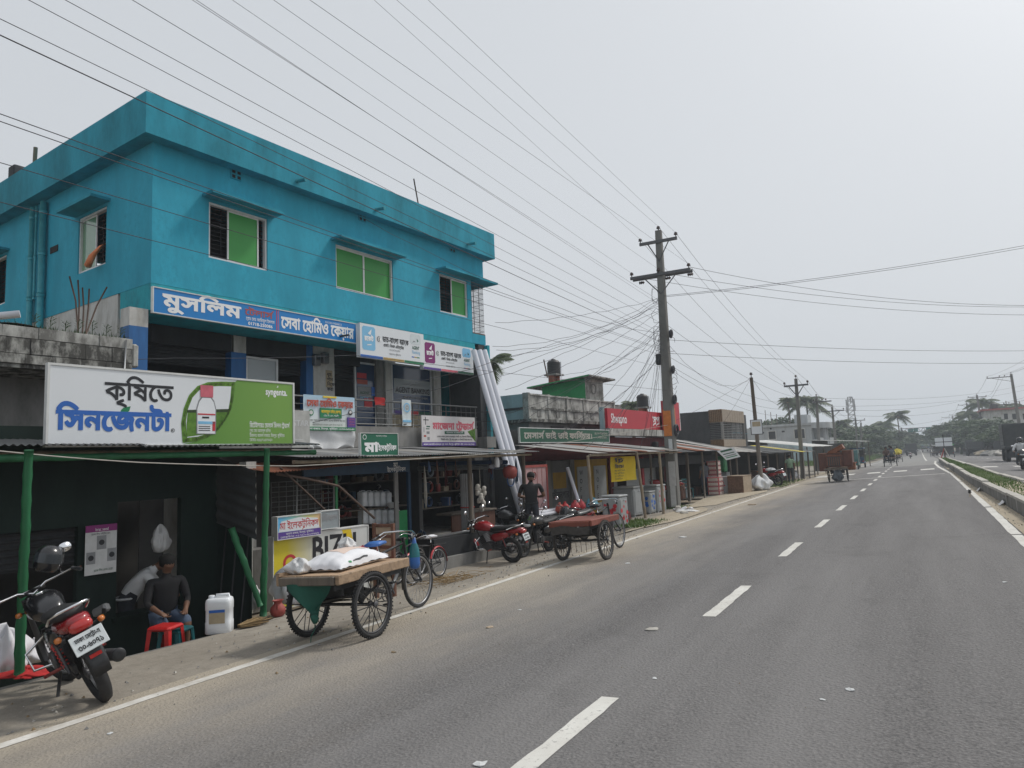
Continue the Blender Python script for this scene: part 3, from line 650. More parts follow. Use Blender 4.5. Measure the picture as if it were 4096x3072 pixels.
window(WIN[1], 'f', [(0, .5, 'green_glass'), (.5, 1, 'green_glass')])
window(WIN[2], 'f', [(0, .48, 'grille'), (.46, 1, 'green_glass')])
window(SW, 's', [(0, .55, 'green_glass_pale'), (.5, 1, 'grille')])
window(SW2, 's', [(0, .5, 'green_glass_pale'), (.5, 1, 'grille')])
mb = MB(); c = [(SW[1]-.28, -.10, SW[2]+.02), (SW[1]-.10, -.06, SW[2]+.30), (SW[1]-.03, .02, SW[2]+.52)]
mb.loft([((SW[1]-.30, -.20, SW[2]-.06), (.07, 0, 0), (0, .05, 0)), ((SW[1]-.26, -.22, SW[2]+.0), (.12, 0, 0), (0, .07, .02)), ((SW[1]-.18, -.17, SW[2]+.2), (.10, 0, 0), (0, .07, .02)), ((SW[1]-.08, -.04, SW[2]+.42), (.07, 0, 0), (0, .05, .03)), ((SW[1]-.06, .12, SW[2]+.50), (.05, 0, 0), (0, .02, .04))], 12, 2.2)
mb.xf(Matrix.Translation(W(0, 0, 0)) @ Euler(rowrot()).to_matrix().to_4x4()); solo('hanging_cloth', mb, 'cloth_orange', 'orange cloth hung out over the gable window sill of the blue house', 'cloth')
# corner balcony grille (upper floor)
bal = ob('balcony_grille', MB().bb((-.04, 10.32, 5.72), (0, 10.97, 5.76)), 'rusty_iron', house)
for k in range(11): ob('grille_bar', MB().tube([(-.02, 10.34+.06*k, 5.74), (-.02, 10.34+.06*k, 7.45)], .007, 5), 'black_iron', bal)
for k in range(9): ob('grille_bar', MB().tube([(-.02, 10.32, 5.85+.18*k), (-.02, 10.96, 5.85+.18*k), (-1.58, 10.96, 5.85+.18*k)], .007, 5), 'black_iron', bal)
for k in range(7): ob('grille_bar', MB().tube([(-.2-.22*k, 10.96, 5.74), (-.2-.22*k, 10.96, 7.45)], .007, 5), 'black_iron', bal)
ob('sunshade', MB().bb((-1.7, 10.32, 7.42), (.36, 11.3, 7.48)), 'blue_paint_dirty', house)
for u, v in ((943, 700), (1448, 870), (1808, 995)):
    s, z = SZ(u, v, 0); vb = ob('vent', MB().bb((-.01, s-.13, z-.11), (.025, s+.13, z+.11)), 'blue_paint_dirty', house)
    for a in (-.065, .065):
        for b in (-.055, .055): ob('vent_hole', MB().bb((.02, s+a-.04, z+b-.035), (.029, s+a+.04, z+b+.035)), 'void', vb)
for u, v in ((1205, 722), (1520, 836), (1885, 975)):
    s, z = SZ(u, v, .45); ob('rain_spout', MB().tube([(.28, s, z+.03), (.62, s, z-.02)], .045, 10), 'pipe_blue', house)
# drain pipes on the gable
for k, (u, r) in enumerate(((145, .065), (160, .028), (188, .075))):
    o_, _ = OZ(u, 950); ob('drain_pipe', MB().tube([(o_, -.09, 8.2), (o_, -.09, 4.75 if k != 1 else 5.9)], r, 10), 'pipe_blue', house)
    for z in (7.9, 6.9, 5.9, 5.05): ob('pipe_collar', MB().tube([(o_, -.09, z), (o_, -.09, z+.09)], r*1.18, 10), 'pipe_blue', house)
ob('wall_slot', MB().bb((OZ(205, 930)[0], -.015, 6.9), (OZ(235, 930)[0], -.003, 7.05)), 'void', house)
# roof clutter
p, q = SZ(1655, 715, -.2), SZ(1690, 815, -.2)
solo('roof_rod', MB().tube([W(p[0], -.2, p[1]), W(SZ(1683, 812, -.2)[0], -.2, 8.9)], .02, 6), 'rusty_iron', 'thin iron rod standing on the roof of the blue house', 'rod')
solo('roof_stub_post', MB().tube([W(q[0]+.12, -.4, 8.4), W(q[0]+.1, -.4, 9.35)], [.05, .035], 6), 'cement', 'short broken concrete stub on the roof of the blue house', 'post')
a = OZ(143, 590, .3); solo('roof_bamboo', MB().tube([W(.3, a[0]-.1, 8.4), W(.3, a[0], a[1])], .05, 7), 'bamboo_old', 'bamboo stake tied upright on the blue roof edge by the gable', 'stake')
a = OZ(70, 672, .2); t = thing('roof_box', 'dark box on bent iron leg at the gable roof edge', 'box', W(.2, a[0], a[1]-.25), -BYAW); ob('box_body', MB().rbox((0, 0, .1), (.35, .3, .35), .03), 'dark_plaster', t); ob('box_leg', MB().tube([(-.1, 0, -.6), (-.25, 0, .1), (0, 0, .15)], .025, 6), 'rusty_iron', t)
# ---- first floor: corridor, shop fronts, railing
def S1(u, v=1550, o=-1.2): return SZ(u, v, o)[0]
mb = MB(); mb.bb((-1.25, -.02, 2.15), (-.0, 10.35, 2.68)); ob('balcony_slab', mb, 'cement', house)
mb = MB(); mb.bb((-1.25, 10.37, 2.08), (.35, 10.85, 2.42)); mb.bb((-1.25, 10.2, 1.6), (-.02, 10.6, 2.08)); ob('balcony_slab', mb, 'cement', house)
mb = MB(); mb.bb((-1.19, .004, 4.86), (-.004, 10.4, 5.398)); ob('lintel', mb, 'teal_band', house)
mb = MB(); mb.bb((-9, .01, -.5), (-1.3, .12, 5.4)); ob('side_wall', mb, 'column_white', house)
mb = MB(); mb.bb((-4.3, .13, 2.6), (-4.25, 11.2, 5.38)); mb.bb((-4.2, .13, 2.6), (-1.25, 10.9, 2.66)); ob('back_wall', mb, 'interior_grey', house)
def pier(u0, u1, m, z0=2.68, z1=4.88, o=-1.2, d=.25, name='pillar'):
    a, b = S1(u0, 1500, o), S1(u1, 1500, o); return ob(name, MB().bb((o-d, a, z0), (o, b, z1)), m, house)
a = SZ(490, 1400, 0)[0]; b = SZ(592, 1400, 0)[0]
ob('pillar', MB().bb((-.35, a+.12, -.4), (-.01, b, 4.5)), 'blue_column', house); ob('pillar', MB().bb((-.35, a+.12, 4.5), (-.01, b, 4.858)), 'column_white', house)
pier(925, 985, 'blue_column', z1=4.45); pier(935, 985, 'column_white', 4.452, 4.85)
pier(1225, 1252, 'blue_column'); pier(1254, 1338, 'column_white'); pier(1505, 1532, 'cement'); pier(1542, 1566, 'column_white'); pier(1735, 1762, 'column_white')
for u0, u1 in ((600, 925), (985, 1225), (1338, 1440)):           # rolled-up shutter housings
    a, b = S1(u0), S1(u1); ob('shutter_box', MB().bb((-1.55, a, 4.45), (-1.18, b, 4.85)), 'shutter_dark', house)
    sh = ob('shutter', MB().bb((-1.42, a+.02, 4.05), (-1.40, b-.02, 4.45)), 'shutter_dark', house)
    for k in range(5): ob('shutter_slat', MB().tube([(-1.395, a+.03, 4.1+.08*k), (-1.395, b-.03, 4.1+.08*k)], .02, 6), 'shutter_dark', sh)
def pane(u0, u1, z0, z1, m, o=-1.28, name='shop_window', frame=True):
    a, b = S1(u0), S1(u1); w = ob(name, MB().bb((o-.012, a, z0), (o, b, z1)), m, house)
    if frame:
        f = MB()
        for lo, hi in (((o-.02, a, z0), (o+.03, a+.05, z1)), ((o-.02, b-.05, z0), (o+.03, b, z1)), ((o-.02, a+.05, z1-.05), (o+.03, b-.05, z1))): f.bb(lo, hi)
        ob('frame', f, 'frame_white', w)
    return w
pane(988, 1118, 2.7, 4.4, 'frosted'); w = pane(1425, 1512, 2.7, 4.6, 'tint_blue'); 
def onpane(w, u0, v0, u1, v1, m, nm='decal', o=-1.272):
    a, zt = SZ(u0, v0, o); b, zb = SZ(u1, v1, o); return ob(nm, MB().bb((o-.002, min(a, b), min(zt, zb)), (o, max(a, b), max(zt, zb))), m, w)
onpane(w, 1428, 1490, 1466, 1515, 'ink_red'); onpane(w, 1428, 1516, 1470, 1538, 'ink_brick'); onpane(w, 1430, 1545, 1485, 1590, 'ink_grey'); onpane(w, 1486, 1548, 1508, 1585, 'ink_blue'); onpane(w, 1457, 1592, 1490, 1630, 'ink_red')
s_, z_ = SZ(1440, 1575, -1.27); text(w, 'AGENT', s_, z_, .11, 'ink_dgreen', bold=.02, x=-1.266); text(w, 'Banking', s_, z_-.12, .10, 'ink_sky', x=-1.266)
w = pane(1572, 1732, 3.15, 4.7, 'tint_blue'); ob('skirting', MB().bb((-1.3, S1(1572), 2.68), (-1.275, S1(1732), 3.15)), 'paper_tan', w)
onpane(w, 1575, 1512, 1730, 1585, 'frosted', o=-1.274); s_, z_ = SZ(1582, 1555, -1.27)
text(w, 'AGENT BANKING', s_, z_-.10, .24, 'ink_black', width=S1(1724)-s_, bold=.03, x=-1.266); text(w, 'Dutch-Bangla Bank', s_+.3, z_+.14, .12, 'ink_grey', x=-1.266); text(w, 'ব\x03াংক এখন হােতর নাগােল', s_+.35, z_-.27, .10, 'ink_grey', bold=.02, x=-1.266)
for k, m in enumerate(('ink_purple', 'ink_red', 'ink_dgreen')): a = S1(1575)+(S1(1730)-S1(1575))*k/3; ob('stripe', MB().bb((-1.276, a, 3.16), (-1.264, a+(S1(1730)-S1(1575))/3-.01, 3.28)), m, w)
ob('end_wall', MB().bb((-1.4, S1(1815), 2.68), (-1.2, 10.9, 5.38)), 'grey_plaster', house); ob('end_pillar', MB().bb((-1.25, 10.6, -.4), (-.01, 10.9, 5.395)), 'dark_plaster', house); ob('end_fin', MB().bb((-2.4, 10.902, 1.9), (.12, 11.02, 5.39)), 'teal_band', house)
ob('poster', MB().bb((-1.198, S1(1850), 3.3), (-1.19, S1(1885), 4.4)), 'paper', house)
for k, (u0, v0, u1, v1) in enumerate(((1303, 1480, 1330, 1550), )):
    a, zt = SZ(u0, v0, -1.19); b, zb = SZ(u1, v1, -1.19); n = ob('notice', MB().bb((-1.195, a, zb), (-1.185, b, zt)), 'paper_tan', house)
    for q, t_ in enumerate(('ধূম', 'পান', 'িনেষধ', 'করা')): text(n, t_, a+.03, zt-.16-.13*q, .13, 'ink_black', x=-1.18, bold=.02)
for k, (u, v) in enumerate(((1268, 1440), (1302, 1432))): a, z = SZ(u, v, -1.1); m_ = ob('meter_box', MB().rbox((-1.12, a, z), (.14, .2, .3), .02), 'moto_grey', house); ob('meter_glass', MB().bb((-1.05, a-.06, z), (-1.045, a+.06, z+.1)), 'pane', m_)
rail = ob('railing', MB().tube([(-.03, .2, 3.36), (-.03, 10.4, 3.36)], .024, 8), 'rail_iron', house)
ob('rail_bar', MB().tube([(-.03, .2, 2.74), (-.03, 10.4, 2.74)], .018, 6), 'rail_iron', rail)
for z in (2.9, 3.04, 3.18): ob('rail_bar', MB().tube([(-.03, .2, z), (-.03, 10.4, z)], .009, 5), 'rail_iron', rail)
for k in range(43):
    y = .25+.24*k
    if y < 6.3 and k % 3: continue
    ob('rail_post' if k % 6 == 0 else 'rail_bar', MB().tube([(-.03, y, 2.68), (-.03, y, 3.36)], .016 if k % 6 == 0 else .008, 5), 'rail_iron', rail)
for (u, v) in ((1915, 1640), (1955, 1635)):
    a, _ = SZ(u, v, .3)
r2 = ob('end_railing', MB().tube([(-.02, 10.4, 3.2), (.33, 10.4, 3.2), (.33, 10.85, 3.2)], .016, 6), 'black_iron', house)
for k in range(7): ob('rail_bar', MB().tube([(.33, 10.42+.065*k, 2.42), (.33, 10.42+.065*k, 3.2)], .008, 5), 'black_iron', r2)
for z in (2.6, 2.9): ob('rail_bar', MB().tube([(-.02, 10.4, z), (.33, 10.4, z), (.33, 10.85, z)], .008, 5), 'black_iron', r2)
# ---- ground floor shell: dark shop bays
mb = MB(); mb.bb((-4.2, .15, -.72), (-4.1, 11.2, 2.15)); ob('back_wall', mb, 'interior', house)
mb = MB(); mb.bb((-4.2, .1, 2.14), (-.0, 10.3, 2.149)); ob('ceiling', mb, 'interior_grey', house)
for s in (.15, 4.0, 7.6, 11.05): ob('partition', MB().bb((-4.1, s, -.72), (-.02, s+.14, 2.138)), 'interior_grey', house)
# ------------------------------------------------------------------ signs on the blue house
def board(name, label, tl, br, o, m, thick=.08, cat='signboard', frame=None, back='sign_frame', tl2=None, lean=0):
    s0, zt = SZ(*tl, o); s1, zb = SZ(*br, o)
    t = thing(name, label, cat, W(s0, o, zb), 0, rot=Euler((0, lean, -BYAW), 'XYZ')); w, h = s1-s0, zt-zb
    ob('panel', MB().bb((-thick, 0, 0), (0, w, h)), m, t)
    if frame:
        e = frame; f = MB(); f.bb((-thick-.005, -e, -e), (.012, 0, h+e)); f.bb((-thick-.005, w, -e), (.012, w+e, h+e)); f.bb((-thick-.005, 0, -e), (.012, w, 0)); f.bb((-thick-.005, 0, h), (.012, w, h+e)); ob('frame', f, 'sign_frame', t)
    return t, w, h
def patch(t, w, h, a, b, c, d, m, x=.002, nm='print'): return ob(nm, MB().bb((0, a*w, c*h), (x, b*w, d*h)), m, t)
def disc(t, y, z, r, m, x=.003, n=18, nm='emblem', r2=None, a0=0, a1=2*math.pi):
    if r2 is None: mb = MB().add([(x, y, z)]+[(x, y+r*math.cos(q*2*math.pi/n), z+r*math.sin(q*2*math.pi/n)) for q in range(n)], [(0, 1+q, 1+(q+1) % n) for q in range(n)])
    else:
        mb = MB(); full = a1-a0 > 6.2
        for q in range(n):
            p, s = a0+(a1-a0)*q/n, a0+(a1-a0)*(q+1)/n
            mb.quad(*[(x, y+rr*math.cos(k), z+rr*math.sin(k)) for rr, k in ((r2, p), (r, p), (r, s), (r2, s))])
    return ob(nm, mb, m, t)
def poly(t, pts, m, x=.003, nm='print'):
    n = len(pts); return ob(nm, MB().add([(x, a, b) for a, b in pts], [tuple(range(n))]), m, t)
t, w, h = board('tailor_signboard', 'long blue signboard with white lettering under the upper floor of the blue house', (615, 1149), (1424, 1372), .06, 'sign_blue', .06, frame=.02)
text(t, 'মুসিলম', .035*w, .30*h, h*.80, 'ink_white', width=.33*w, bold=.035); text(t, 'েটলাস\x01', .385*w, .52*h, h*.42, 'ink_brick', width=.135*w, bold=.02)
text(t, 'েপ\x02াঃ েমাঃ আিরফুল ইসলাম', .39*w, .30*h, h*.20, 'ink_white', width=.14*w, bold=.01); text(t, '01718-250086', .40*w, .08*h, h*.20, 'ink_white', width=.12*w, bold=.03)
text(t, 'েসবা েহািমও েকয়ার', .565*w, .20*h, h*.80, 'ink_white', width=.42*w, bold=.035); text(t, '01333-958853', .81*w, .78*h, h*.14, 'ink_white', width=.10*w)
patch(t, w, h, .54, .544, 0.02, .98, 'ink_red'); patch(t, w, h, .55, .553, .02, .98, 'ink_pink')
def bank(name, label, tl, br, o, mlogo, stripes):
    t, w, h = board(name, label, tl, br, o, 'sign_white', .14)
    mb = MB(); M_ = Matrix(((0, 0, 1, 0), (1, 0, 0, 0), (0, 1, 0, 0), (0, 0, 0, 1)))
    def rr(a, b, c, d, r): return [(a+r, c), (b-r, c), (b, c+r), (b, d-r), (b-r, d), (a+r, d), (a, d-r), (a, c+r)]
    ob('logo_panel', MB().prism(rr(.03*w, .22*w, .22*h, .93*h, .02*w), .003, M_), mlogo, t)
    text(t, 'রেকট', .06*w, .50*h, .20*h, 'ink_white', width=.13*w, bold=.05, x=.007); poly(t, [(.11*w, .72*h), (.165*w, .86*h), (.155*w, .70*h), (.135*w, .68*h)], 'ink_white', .007); poly(t, [(.10*w, .36*h), (.16*w, .38*h), (.16*w, .41*h), (.10*w, .39*h)], 'ink_white', .007)
    disc(t, .275*w, .60*h, .09*h, 'ink_grey'); disc(t, .285*w, .60*h, .07*h, 'ink_white', .006); disc(t, .29*w, .60*h, .055*h, 'ink_black', .008, 14, 'emblem', .03*h, 1.6, 4.7)
    text(t, 'ডাচ-বাংলা ব\x03াংক', .33*w, .545*h, .24*h, 'ink_black', width=.41*w, bold=.03); text(t, 'এেজনট । িদনবাদ এনটারপ\x02াইজ', .34*w, .40*h, .13*h, 'ink_black', width=.32*w, bold=.02)
    text(t, 'আমলা বাজার, িমরপুর, কুিষটয়া।', .43*w, .30*h, .07*h, 'ink_grey', width=.17*w); text(t, 'ব\x03বস\x03াপনায় । কুিষটয়া শাখা', .43*w, .17*h, .08*h, 'ink_grey', width=.18*w, bold=.01)
    ob('logo_panel', MB().prism(rr(.77*w, .945*w, .62*h, .95*h, .02*w), .003, M_), 'ink_sky' if mlogo != 'ink_sky' else 'banner_cloth', t); poly(t, [(.80*w, .66*h), (.83*w, .74*h), (.86*w, .70*h), (.83*w, .70*h)], 'ink_grey', .007); poly(t, [(.88*w, .82*h), (.91*w, .74*h), (.885*w, .70*h)], 'ink_dgreen', .007)
    text(t, 'AGENT', .80*w, .46*h, .15*h, 'ink_dgreen', width=.12*w, bold=.03); text(t, 'Banking', .80*w, .32*h, .15*h, 'ink_sky', width=.13*w)
    for k, m in enumerate(stripes): patch(t, w, h, k/3+.003, (k+1)/3-.003, .0, .075, m); patch(t, w, h, .79+.045*k, .832+.045*k, .19, .225, m)
bank('bank_signboard', 'white bank light box with sky blue logo panel and blue gold green stripe', (1439, 1290), (1697, 1460), .42, 'ink_sky', ('ink_blue', 'ink_tan', 'ink_green'))
bank('bank_signboard', 'white bank light box with purple logo panel and purple red green stripe', (1691, 1358), (1895, 1500), .25, 'ink_magenta', ('ink_purple', 'ink_pink', 'ink_dgreen'))
for s in (4.75, 6.1): solo('sign_bracket', MB().bb(W(s, .0, 4.9), W(s, .0, 4.9)+Vector((.33, .04, .04))), 'black_iron', 'iron bracket holding the bank light boxes off the blue house', 'bracket', group='brackets behind the bank light boxes')
# banners on the railing
def cloth(name, label, tl, br, o, m, cat='banner', amp=.02, nu=16, nv=6, ragged=0, back=.0):
    s0, zt = SZ(*tl, o); s1, zb = SZ(*br, o); w, h = s1-s0, zt-zb
    t = thing(name, label, cat, W(s0, o, zb), -BYAW); rr_ = random.Random(len(label))
    ph = rr_.uniform(0, 6)
    def f(a, b, d=0):
        z = h*b
        if ragged and b < .05: z += ragged*(.5+.5*math.sin(a*9+ph))*h
        return (amp*math.sin(a*11+ph+2*b)*(1-b*.6)+amp*.6*math.sin(b*7+a*3)+d, w*a, z)
    mb = MB(); mb.grid(f, nu, nv); mb.grid(lambda a, b: f(1-a, b, -.006), nu, nv); ob('sheet', mb, m, t)
    return t, w, h
t, w, h = cloth('clinic_banner', 'white and sky blue clinic banner with red brick lettering tied to the balcony railing', (1213, 1577), (1420, 1724), .10, 'banner_sky', amp=.008)
text(t, 'েসবা েহািমও েকয়ার', .05*w, .68*h, .26*h, 'ink_brick', width=.9*w, bold=.05, x=.03); patch(t, w, h, .0, 1, .0, .10, 'ink_green', .022); text(t, 'আমলা বাজার, িমরপুর, কুিষটয়া। ০১৩৩৩-৯৫৮৮৫৩', .02*w, .025*h, .07*h, 'ink_white', width=.95*w, bold=.02, x=.026)
patch(t, w, h, .30, .72, .36, .64, 'ink_green', .022); text(t, 'জাননাতুল নাঈম (আশা)', .32*w, .50*h, .12*h, 'ink_yellow', width=.38*w, bold=.03, x=.026); text(t, 'এইচ. িপ. এল. (পারমী)', .36*w, .40*h, .07*h, 'ink_white', width=.3*w, x=.026)
disc(t, .13*w, .50*h, .09*h, 'ink_green', .022); disc(t, .13*w, .50*h, .06*h, 'banner_pale', .024); disc(t, .90*w, .54*h, .08*h, 'ink_black', .022); disc(t, .90*w, .55*h, .05*h, 'banner_pale', .024)
text(t, 'এখােন সকল পুরাতন জিটল েরােগর িচিকৎসা করা হয়', .08*w, .26*h, .07*h, 'ink_black', width=.7*w, bold=.01, x=.024); text(t, 'কমিপউটােরর মাধ\x03েম েরাগ িনণয় করা হয়', .15*w, .14*h, .06*h, 'ink_black', width=.58*w, x=.024); patch(t, w, h, .84, 1, .10, .40, 'ink_purple', .022); patch(t, w, h, .36, .62, .94, .99, 'ink_yellow', .022)
for k in range(3): text(t, 'েরাগী েদখার', .86*w, (.32-.08*k)*h, .06*h, 'ink_pink', width=.12*w, x=.027)
cloth('white_sheet', 'blank white cloth sheet hanging below the clinic banner', (1228, 1722), (1420, 1802), .06, 'cloth_white', 'sheet', .035, 18, 8, .35)
t, w, h = board('hardware_banner', 'white framed banner with pink lettering and tools printed along its edge', (1686, 1661), (1903, 1783), .22, 'banner_pale', .03, 'banner')
text(t, 'মােজদা েট\x02ডাস\x01', .19*w, .56*h, .32*h, 'ink_pink', width=.77*w, bold=.05); patch(t, w, h, 0, 1, 0, .13, 'ink_purple'); text(t, 'আমলা সােগািব বাজােরর পূব পােশ, িমরপুর, কুিষটয়া। েমাঃ ০১৭১২-৯১২৮৯৫', .02*w, .035*h, .07*h, 'ink_white', width=.95*w, bold=.02)
patch(t, w, h, .40, .78, .40, .50, 'ink_dgreen'); text(t, 'পিরচালনায়ঃ েমাঃ রােসল আলী', .43*w, .43*h, .06*h, 'ink_white', width=.32*w, x=.006); text(t, 'এখােন সকল প\x02কার হাডওয়\x03ার সামগ\x02ী রড, িসেমনট, িটউবওেয়ল,', .26*w, .29*h, .08*h, 'ink_black', width=.7*w, bold=.01); text(t, 'িপিভিস পাইপ, ইট, বালু খুচরা ও পাইকারী িবক\x02য় করা হয়।', .33*w, .19*h, .08*h, 'ink_black', width=.6*w, bold=.01)
poly(t, [(.84*w, .5*h), (.998*w, .13*h), (.998*w, .62*h)], 'leaf_bright', .0015)
for k, (a, b, c, d, m) in enumerate(((.06, .07, .70, .95, 'ink_black'), (.03, .12, .84, .87, 'ink_black'), (.08, .14, .62, .66, 'ink_dgreen'), (.07, .13, .55, .58, 'ink_dgreen'), (.03, .04, .45, .62, 'ink_grey'), (.08, .13, .40, .48, 'ink_grey'), (.03, .07, .30, .36, 'ink_brick'), (.09, .13, .20, .30, 'ink_grey'))): patch(t, w, h, a, b, c, d, m)
t, w, h = cloth('round_print_poster', 'narrow white and blue poster with a wheel print hung on the railing', (1607, 1598), (1646, 1704), .06, 'banner_cloth', 'poster', .008, 6, 8)
disc(t, w/2, h*.70, w*.36, 'ink_sky', .02, 20, 'emblem', w*.27); disc(t, w/2, h*.70, w*.15, 'ink_grey', .02, 16, 'emblem', w*.10); patch(t, w, h, .05, .95, .14, .22, 'ink_sky', .02); patch(t, w, h, .1, .4, .04, .07, 'ink_black', .02)
t, w, h = cloth('red_cloth', 'small red cloth folded over the balcony railing', (1499, 1588), (1540, 1622), .04, 'cloth_red', 'cloth', .012, 6, 6)
# framed grey board and white pvc pipes
t, w, h = board('grey_board', 'grey sheet board standing on the awning beside the big billboard', (1168, 1640), (1240, 1790), 2.0, 'board_grey', .02, 'board'); text(t, 'STAR', .05*w, .58*h, .22*h, 'paper', bold=.03)
for k in range(2): patch(t, w, h, .05, .8-.2*k, .12+.08*k, .14+.08*k, 'paper')
for k, (u0, u1) in enumerate(((1895, 2012), (1917, 2033), (1937, 2052))):
    a = SZ(u0, 1402, .55); b = SZ(u1, 1808, 1.6); top = W(a[0], .55, a[1]); bot = W(b[0], 1.6, b[1]); d = (bot-top); e = top+d*1.66
    e = W(LO(e)[0], LO(e)[1]-.0, e.z) if e.z > -.4 else top+d*((top.z+.38)/(top.z-bot.z))
    mb = MB(); mb.tube([top, e], .085, 16, cap=False); mb.tube([top, e], .078, 16, cap=False); solo('plastic_pipe', mb, 'pvc_white', ('long white plastic pipe leaning on the balcony, beside the bank light box', 'middle one of three long white pipes leaning on the balcony', 'long white plastic pipe leaning on the balcony, beside the teal fin')[k], 'pipe', group='white pipes leaning on the balcony')
# ------------------------------------------------------------------ old neighbour, green shed, shop fronts
def corr(s0, s1, f, pitch=.076, amp=.011, nv=1, sag=0):
    """corrugated sheet; f(s, t) -> (o, z) with t 0..1 from the outer edge inwards; two-sided"""
    mb = MB(); n = max(4, int((s1-s0)/pitch*6))
    def p(a, b, d=0):
        s = s0+(s1-s0)*a; o, z = f(s, b); return W(s, o, z+amp*math.sin(2*math.pi*(s-s0)/pitch)+d-sag*math.sin(math.pi*a))
    mb.grid(p, n, nv, True); return mb
def awning(name, label, s0, s1, f, mats, width=.82, pitch=.076, jit=.02, sag=0):
    t = thing(name, label, 'awning', W(s0, 0, 0)); inv = Matrix.Translation(W(s0, 0, 0)).inverted(); r = random.Random(int(s0*100)); s = s0; k = 0
    while s < s1-.05:
        e = min(s+width, s1); a, b, c = r.uniform(-jit, jit), r.uniform(-jit, jit), r.uniform(-.06, .06)
        mb = corr(s, e+.05, lambda q, u: (f(q, u)[0]+(c if u < .5 else 0), f(q, u)[1]+a+(.008 if k % 2 else 0)), pitch, .011, 2); mb.xf(inv)
        ob('roof_sheet', mb, mats[k % len(mats)], t); s = e; k += 1
    return t
def lbox(lo, hi): return MB().bb(lo, hi)
def rowthing(name, label, cat, s, o, z, extra=0, group=None): return thing(name, label, cat, W(s, o, z), -BYAW+extra, group)
# ---- old canopy of the neighbouring building
t = rowthing('old_canopy', 'mouldy white block canopy of the old building beside the blue gable, weeds on top', 'canopy', -.86, 1.0, 3.44)
ob('slab', lbox((-1.6, -7, -.06), (-.02, 0, .52)), 'weathered_mold', t)
for row, (z0, z1) in enumerate(((.0, .15), (.155, .40), (.405, .585))):
    y = 0.0; r = random.Random(row)
    while y > -7:
        w_ = r.uniform(.32, .46)*(1.2 if row == 2 else 1); j = r.uniform(-.006, .012); ob('block', MB().rbox((-.0+j, y-w_/2, (z0+z1)/2), (.06, w_-.003, z1-z0-.003), .004), 'weathered_mold' if row < 2 else 'weathered_white', t); y -= w_
ob('broken_edge', MB().rbox((-.02, .06, .30), (.10, .12, .42), .03), 'weathered_white', t); ob('conduit', MB().tube([(.05, -.14, -.06), (.06, -.12, .56)], .014, 6), 'frame_white', t)
ob('soil', MB().grid(lambda a, b: (-1.5+1.5*b, -7+7*a, .56+.10*math.sin(a*23)*math.sin(b*3+1)+.08*b*(1-b)*4), 40, 6), 'dirt', t)
pts = [tuple(Vector((rnd(-1.0, -.02), rnd(-3.6, -.05), .56))) for _ in range(1500)]; blades('weeds', pts, .13, 'leaf_dark', .012, .9, t)
for k in range(7):
    y = -.15-.22*k+rnd(-.04, .04); mb = MB(); h_ = rnd(.15, .28); mb.tube([(-.1, y, .6), (-.1, y, .6+h_)], .006, 4)
    for q in range(16):
        a = q*2.4; zz = .6+h_*(.3+.7*q/16); mb.add([(-.1, y, zz), (-.1+.07*math.cos(a)-.01, y+.07*math.sin(a), zz+.045), (-.1+.075*math.cos(a)+.01, y+.075*math.sin(a)+.008, zz+.04)], [(0, 1, 2)])
    solo('young_plant', mb.xf(Matrix.Translation(W(-.86, 1.0, 3.44)) @ Euler(rowrot()).to_matrix().to_4x4()), 'leaf_dark', 'small spiky weed growing out of the old canopy edge', 'plant', group='weeds on the old canopy')
for k, (u0, v0, u1, v1) in enumerate(((318, 1300, 278, 1105), (313, 1305, 312, 1120), (330, 1305, 330, 1150), (340, 1310, 357, 1155), (335, 1300, 428, 1148))):
    a, b = SZ(u0, v0, .4), SZ(u1, v1, .4); solo('rebar_rod', MB().tube([W(a[0], .4, a[1]-.3), W((a[0]+b[0])/2+.02, .4, (a[1]+b[1])/2), W(b[0], .4, b[1])], .014, 5), 'rusty_iron', 'bare reinforcement rod sticking up from the old canopy', 'rod', group='reinforcement rods on the old canopy')
a = SZ(80, 1256, .8); solo('spout_pipe', MB().tube([W(a[0]-1.2, .2, a[1]-.25), W(a[0], .8, a[1])], .06, 12), 'pvc_white', 'pale plastic pipe end poking over the old canopy', 'pipe')
solo('old_building', lbox((-6, -9, -.6), (-.0, -1.02, 3.5)).xf(Matrix.Translation(W(0, -.25, 0)) @ Euler(rowrot()).to_matrix().to_4x4()), 'cement', 'plain grey wall of the old building under the mouldy canopy', 'building')
# ---- billboard standing on the shed awning
t, w, h = board('crop_billboard', 'large white and green billboard with a red capped bottle standing on the shed awning', (200, 1459), (1172, 1776), 4.70, 'sign_white', .05, 'billboard', .025)
RS = [(.705, .965), (.70, .75), (.69, .55), (.665, .38), (.63, .22), (.58, .10), (.53, .04)]; LS = [(.475, .02), (.468, .30), (.478, .52), (.50, .72), (.535, .86), (.58, .93), (.64, .955)]
def fr_(P_, k=1, c=(.588, .50)): return [((c[0]+(a-c[0])*k)*w, (c[1]+(b-c[1])*k)*h) for a, b in P_]
poly(t, fr_([(.475, .006), (.9985, .006), (.9985, .995), (.715, .995)]+RS), 'syngenta_green', .002); poly(t, fr_(LS+RS), 'leaf_bright', .004); poly(t, fr_(LS+RS, .84), 'sign_white', .006)
poly(t, fr_([(.49, .10), (.488, .30), (.492, .46), (.675, .50), (.655, .38), (.62, .24), (.57, .14)], .98), 'leaf_bright', .007); poly(t, fr_([(.492, .46), (.675, .49), (.678, .54), (.492, .50)]), 'leaf_dark', .008)
r = random.Random(3); mb = MB(); O_ = fr_(LS+RS, .92)
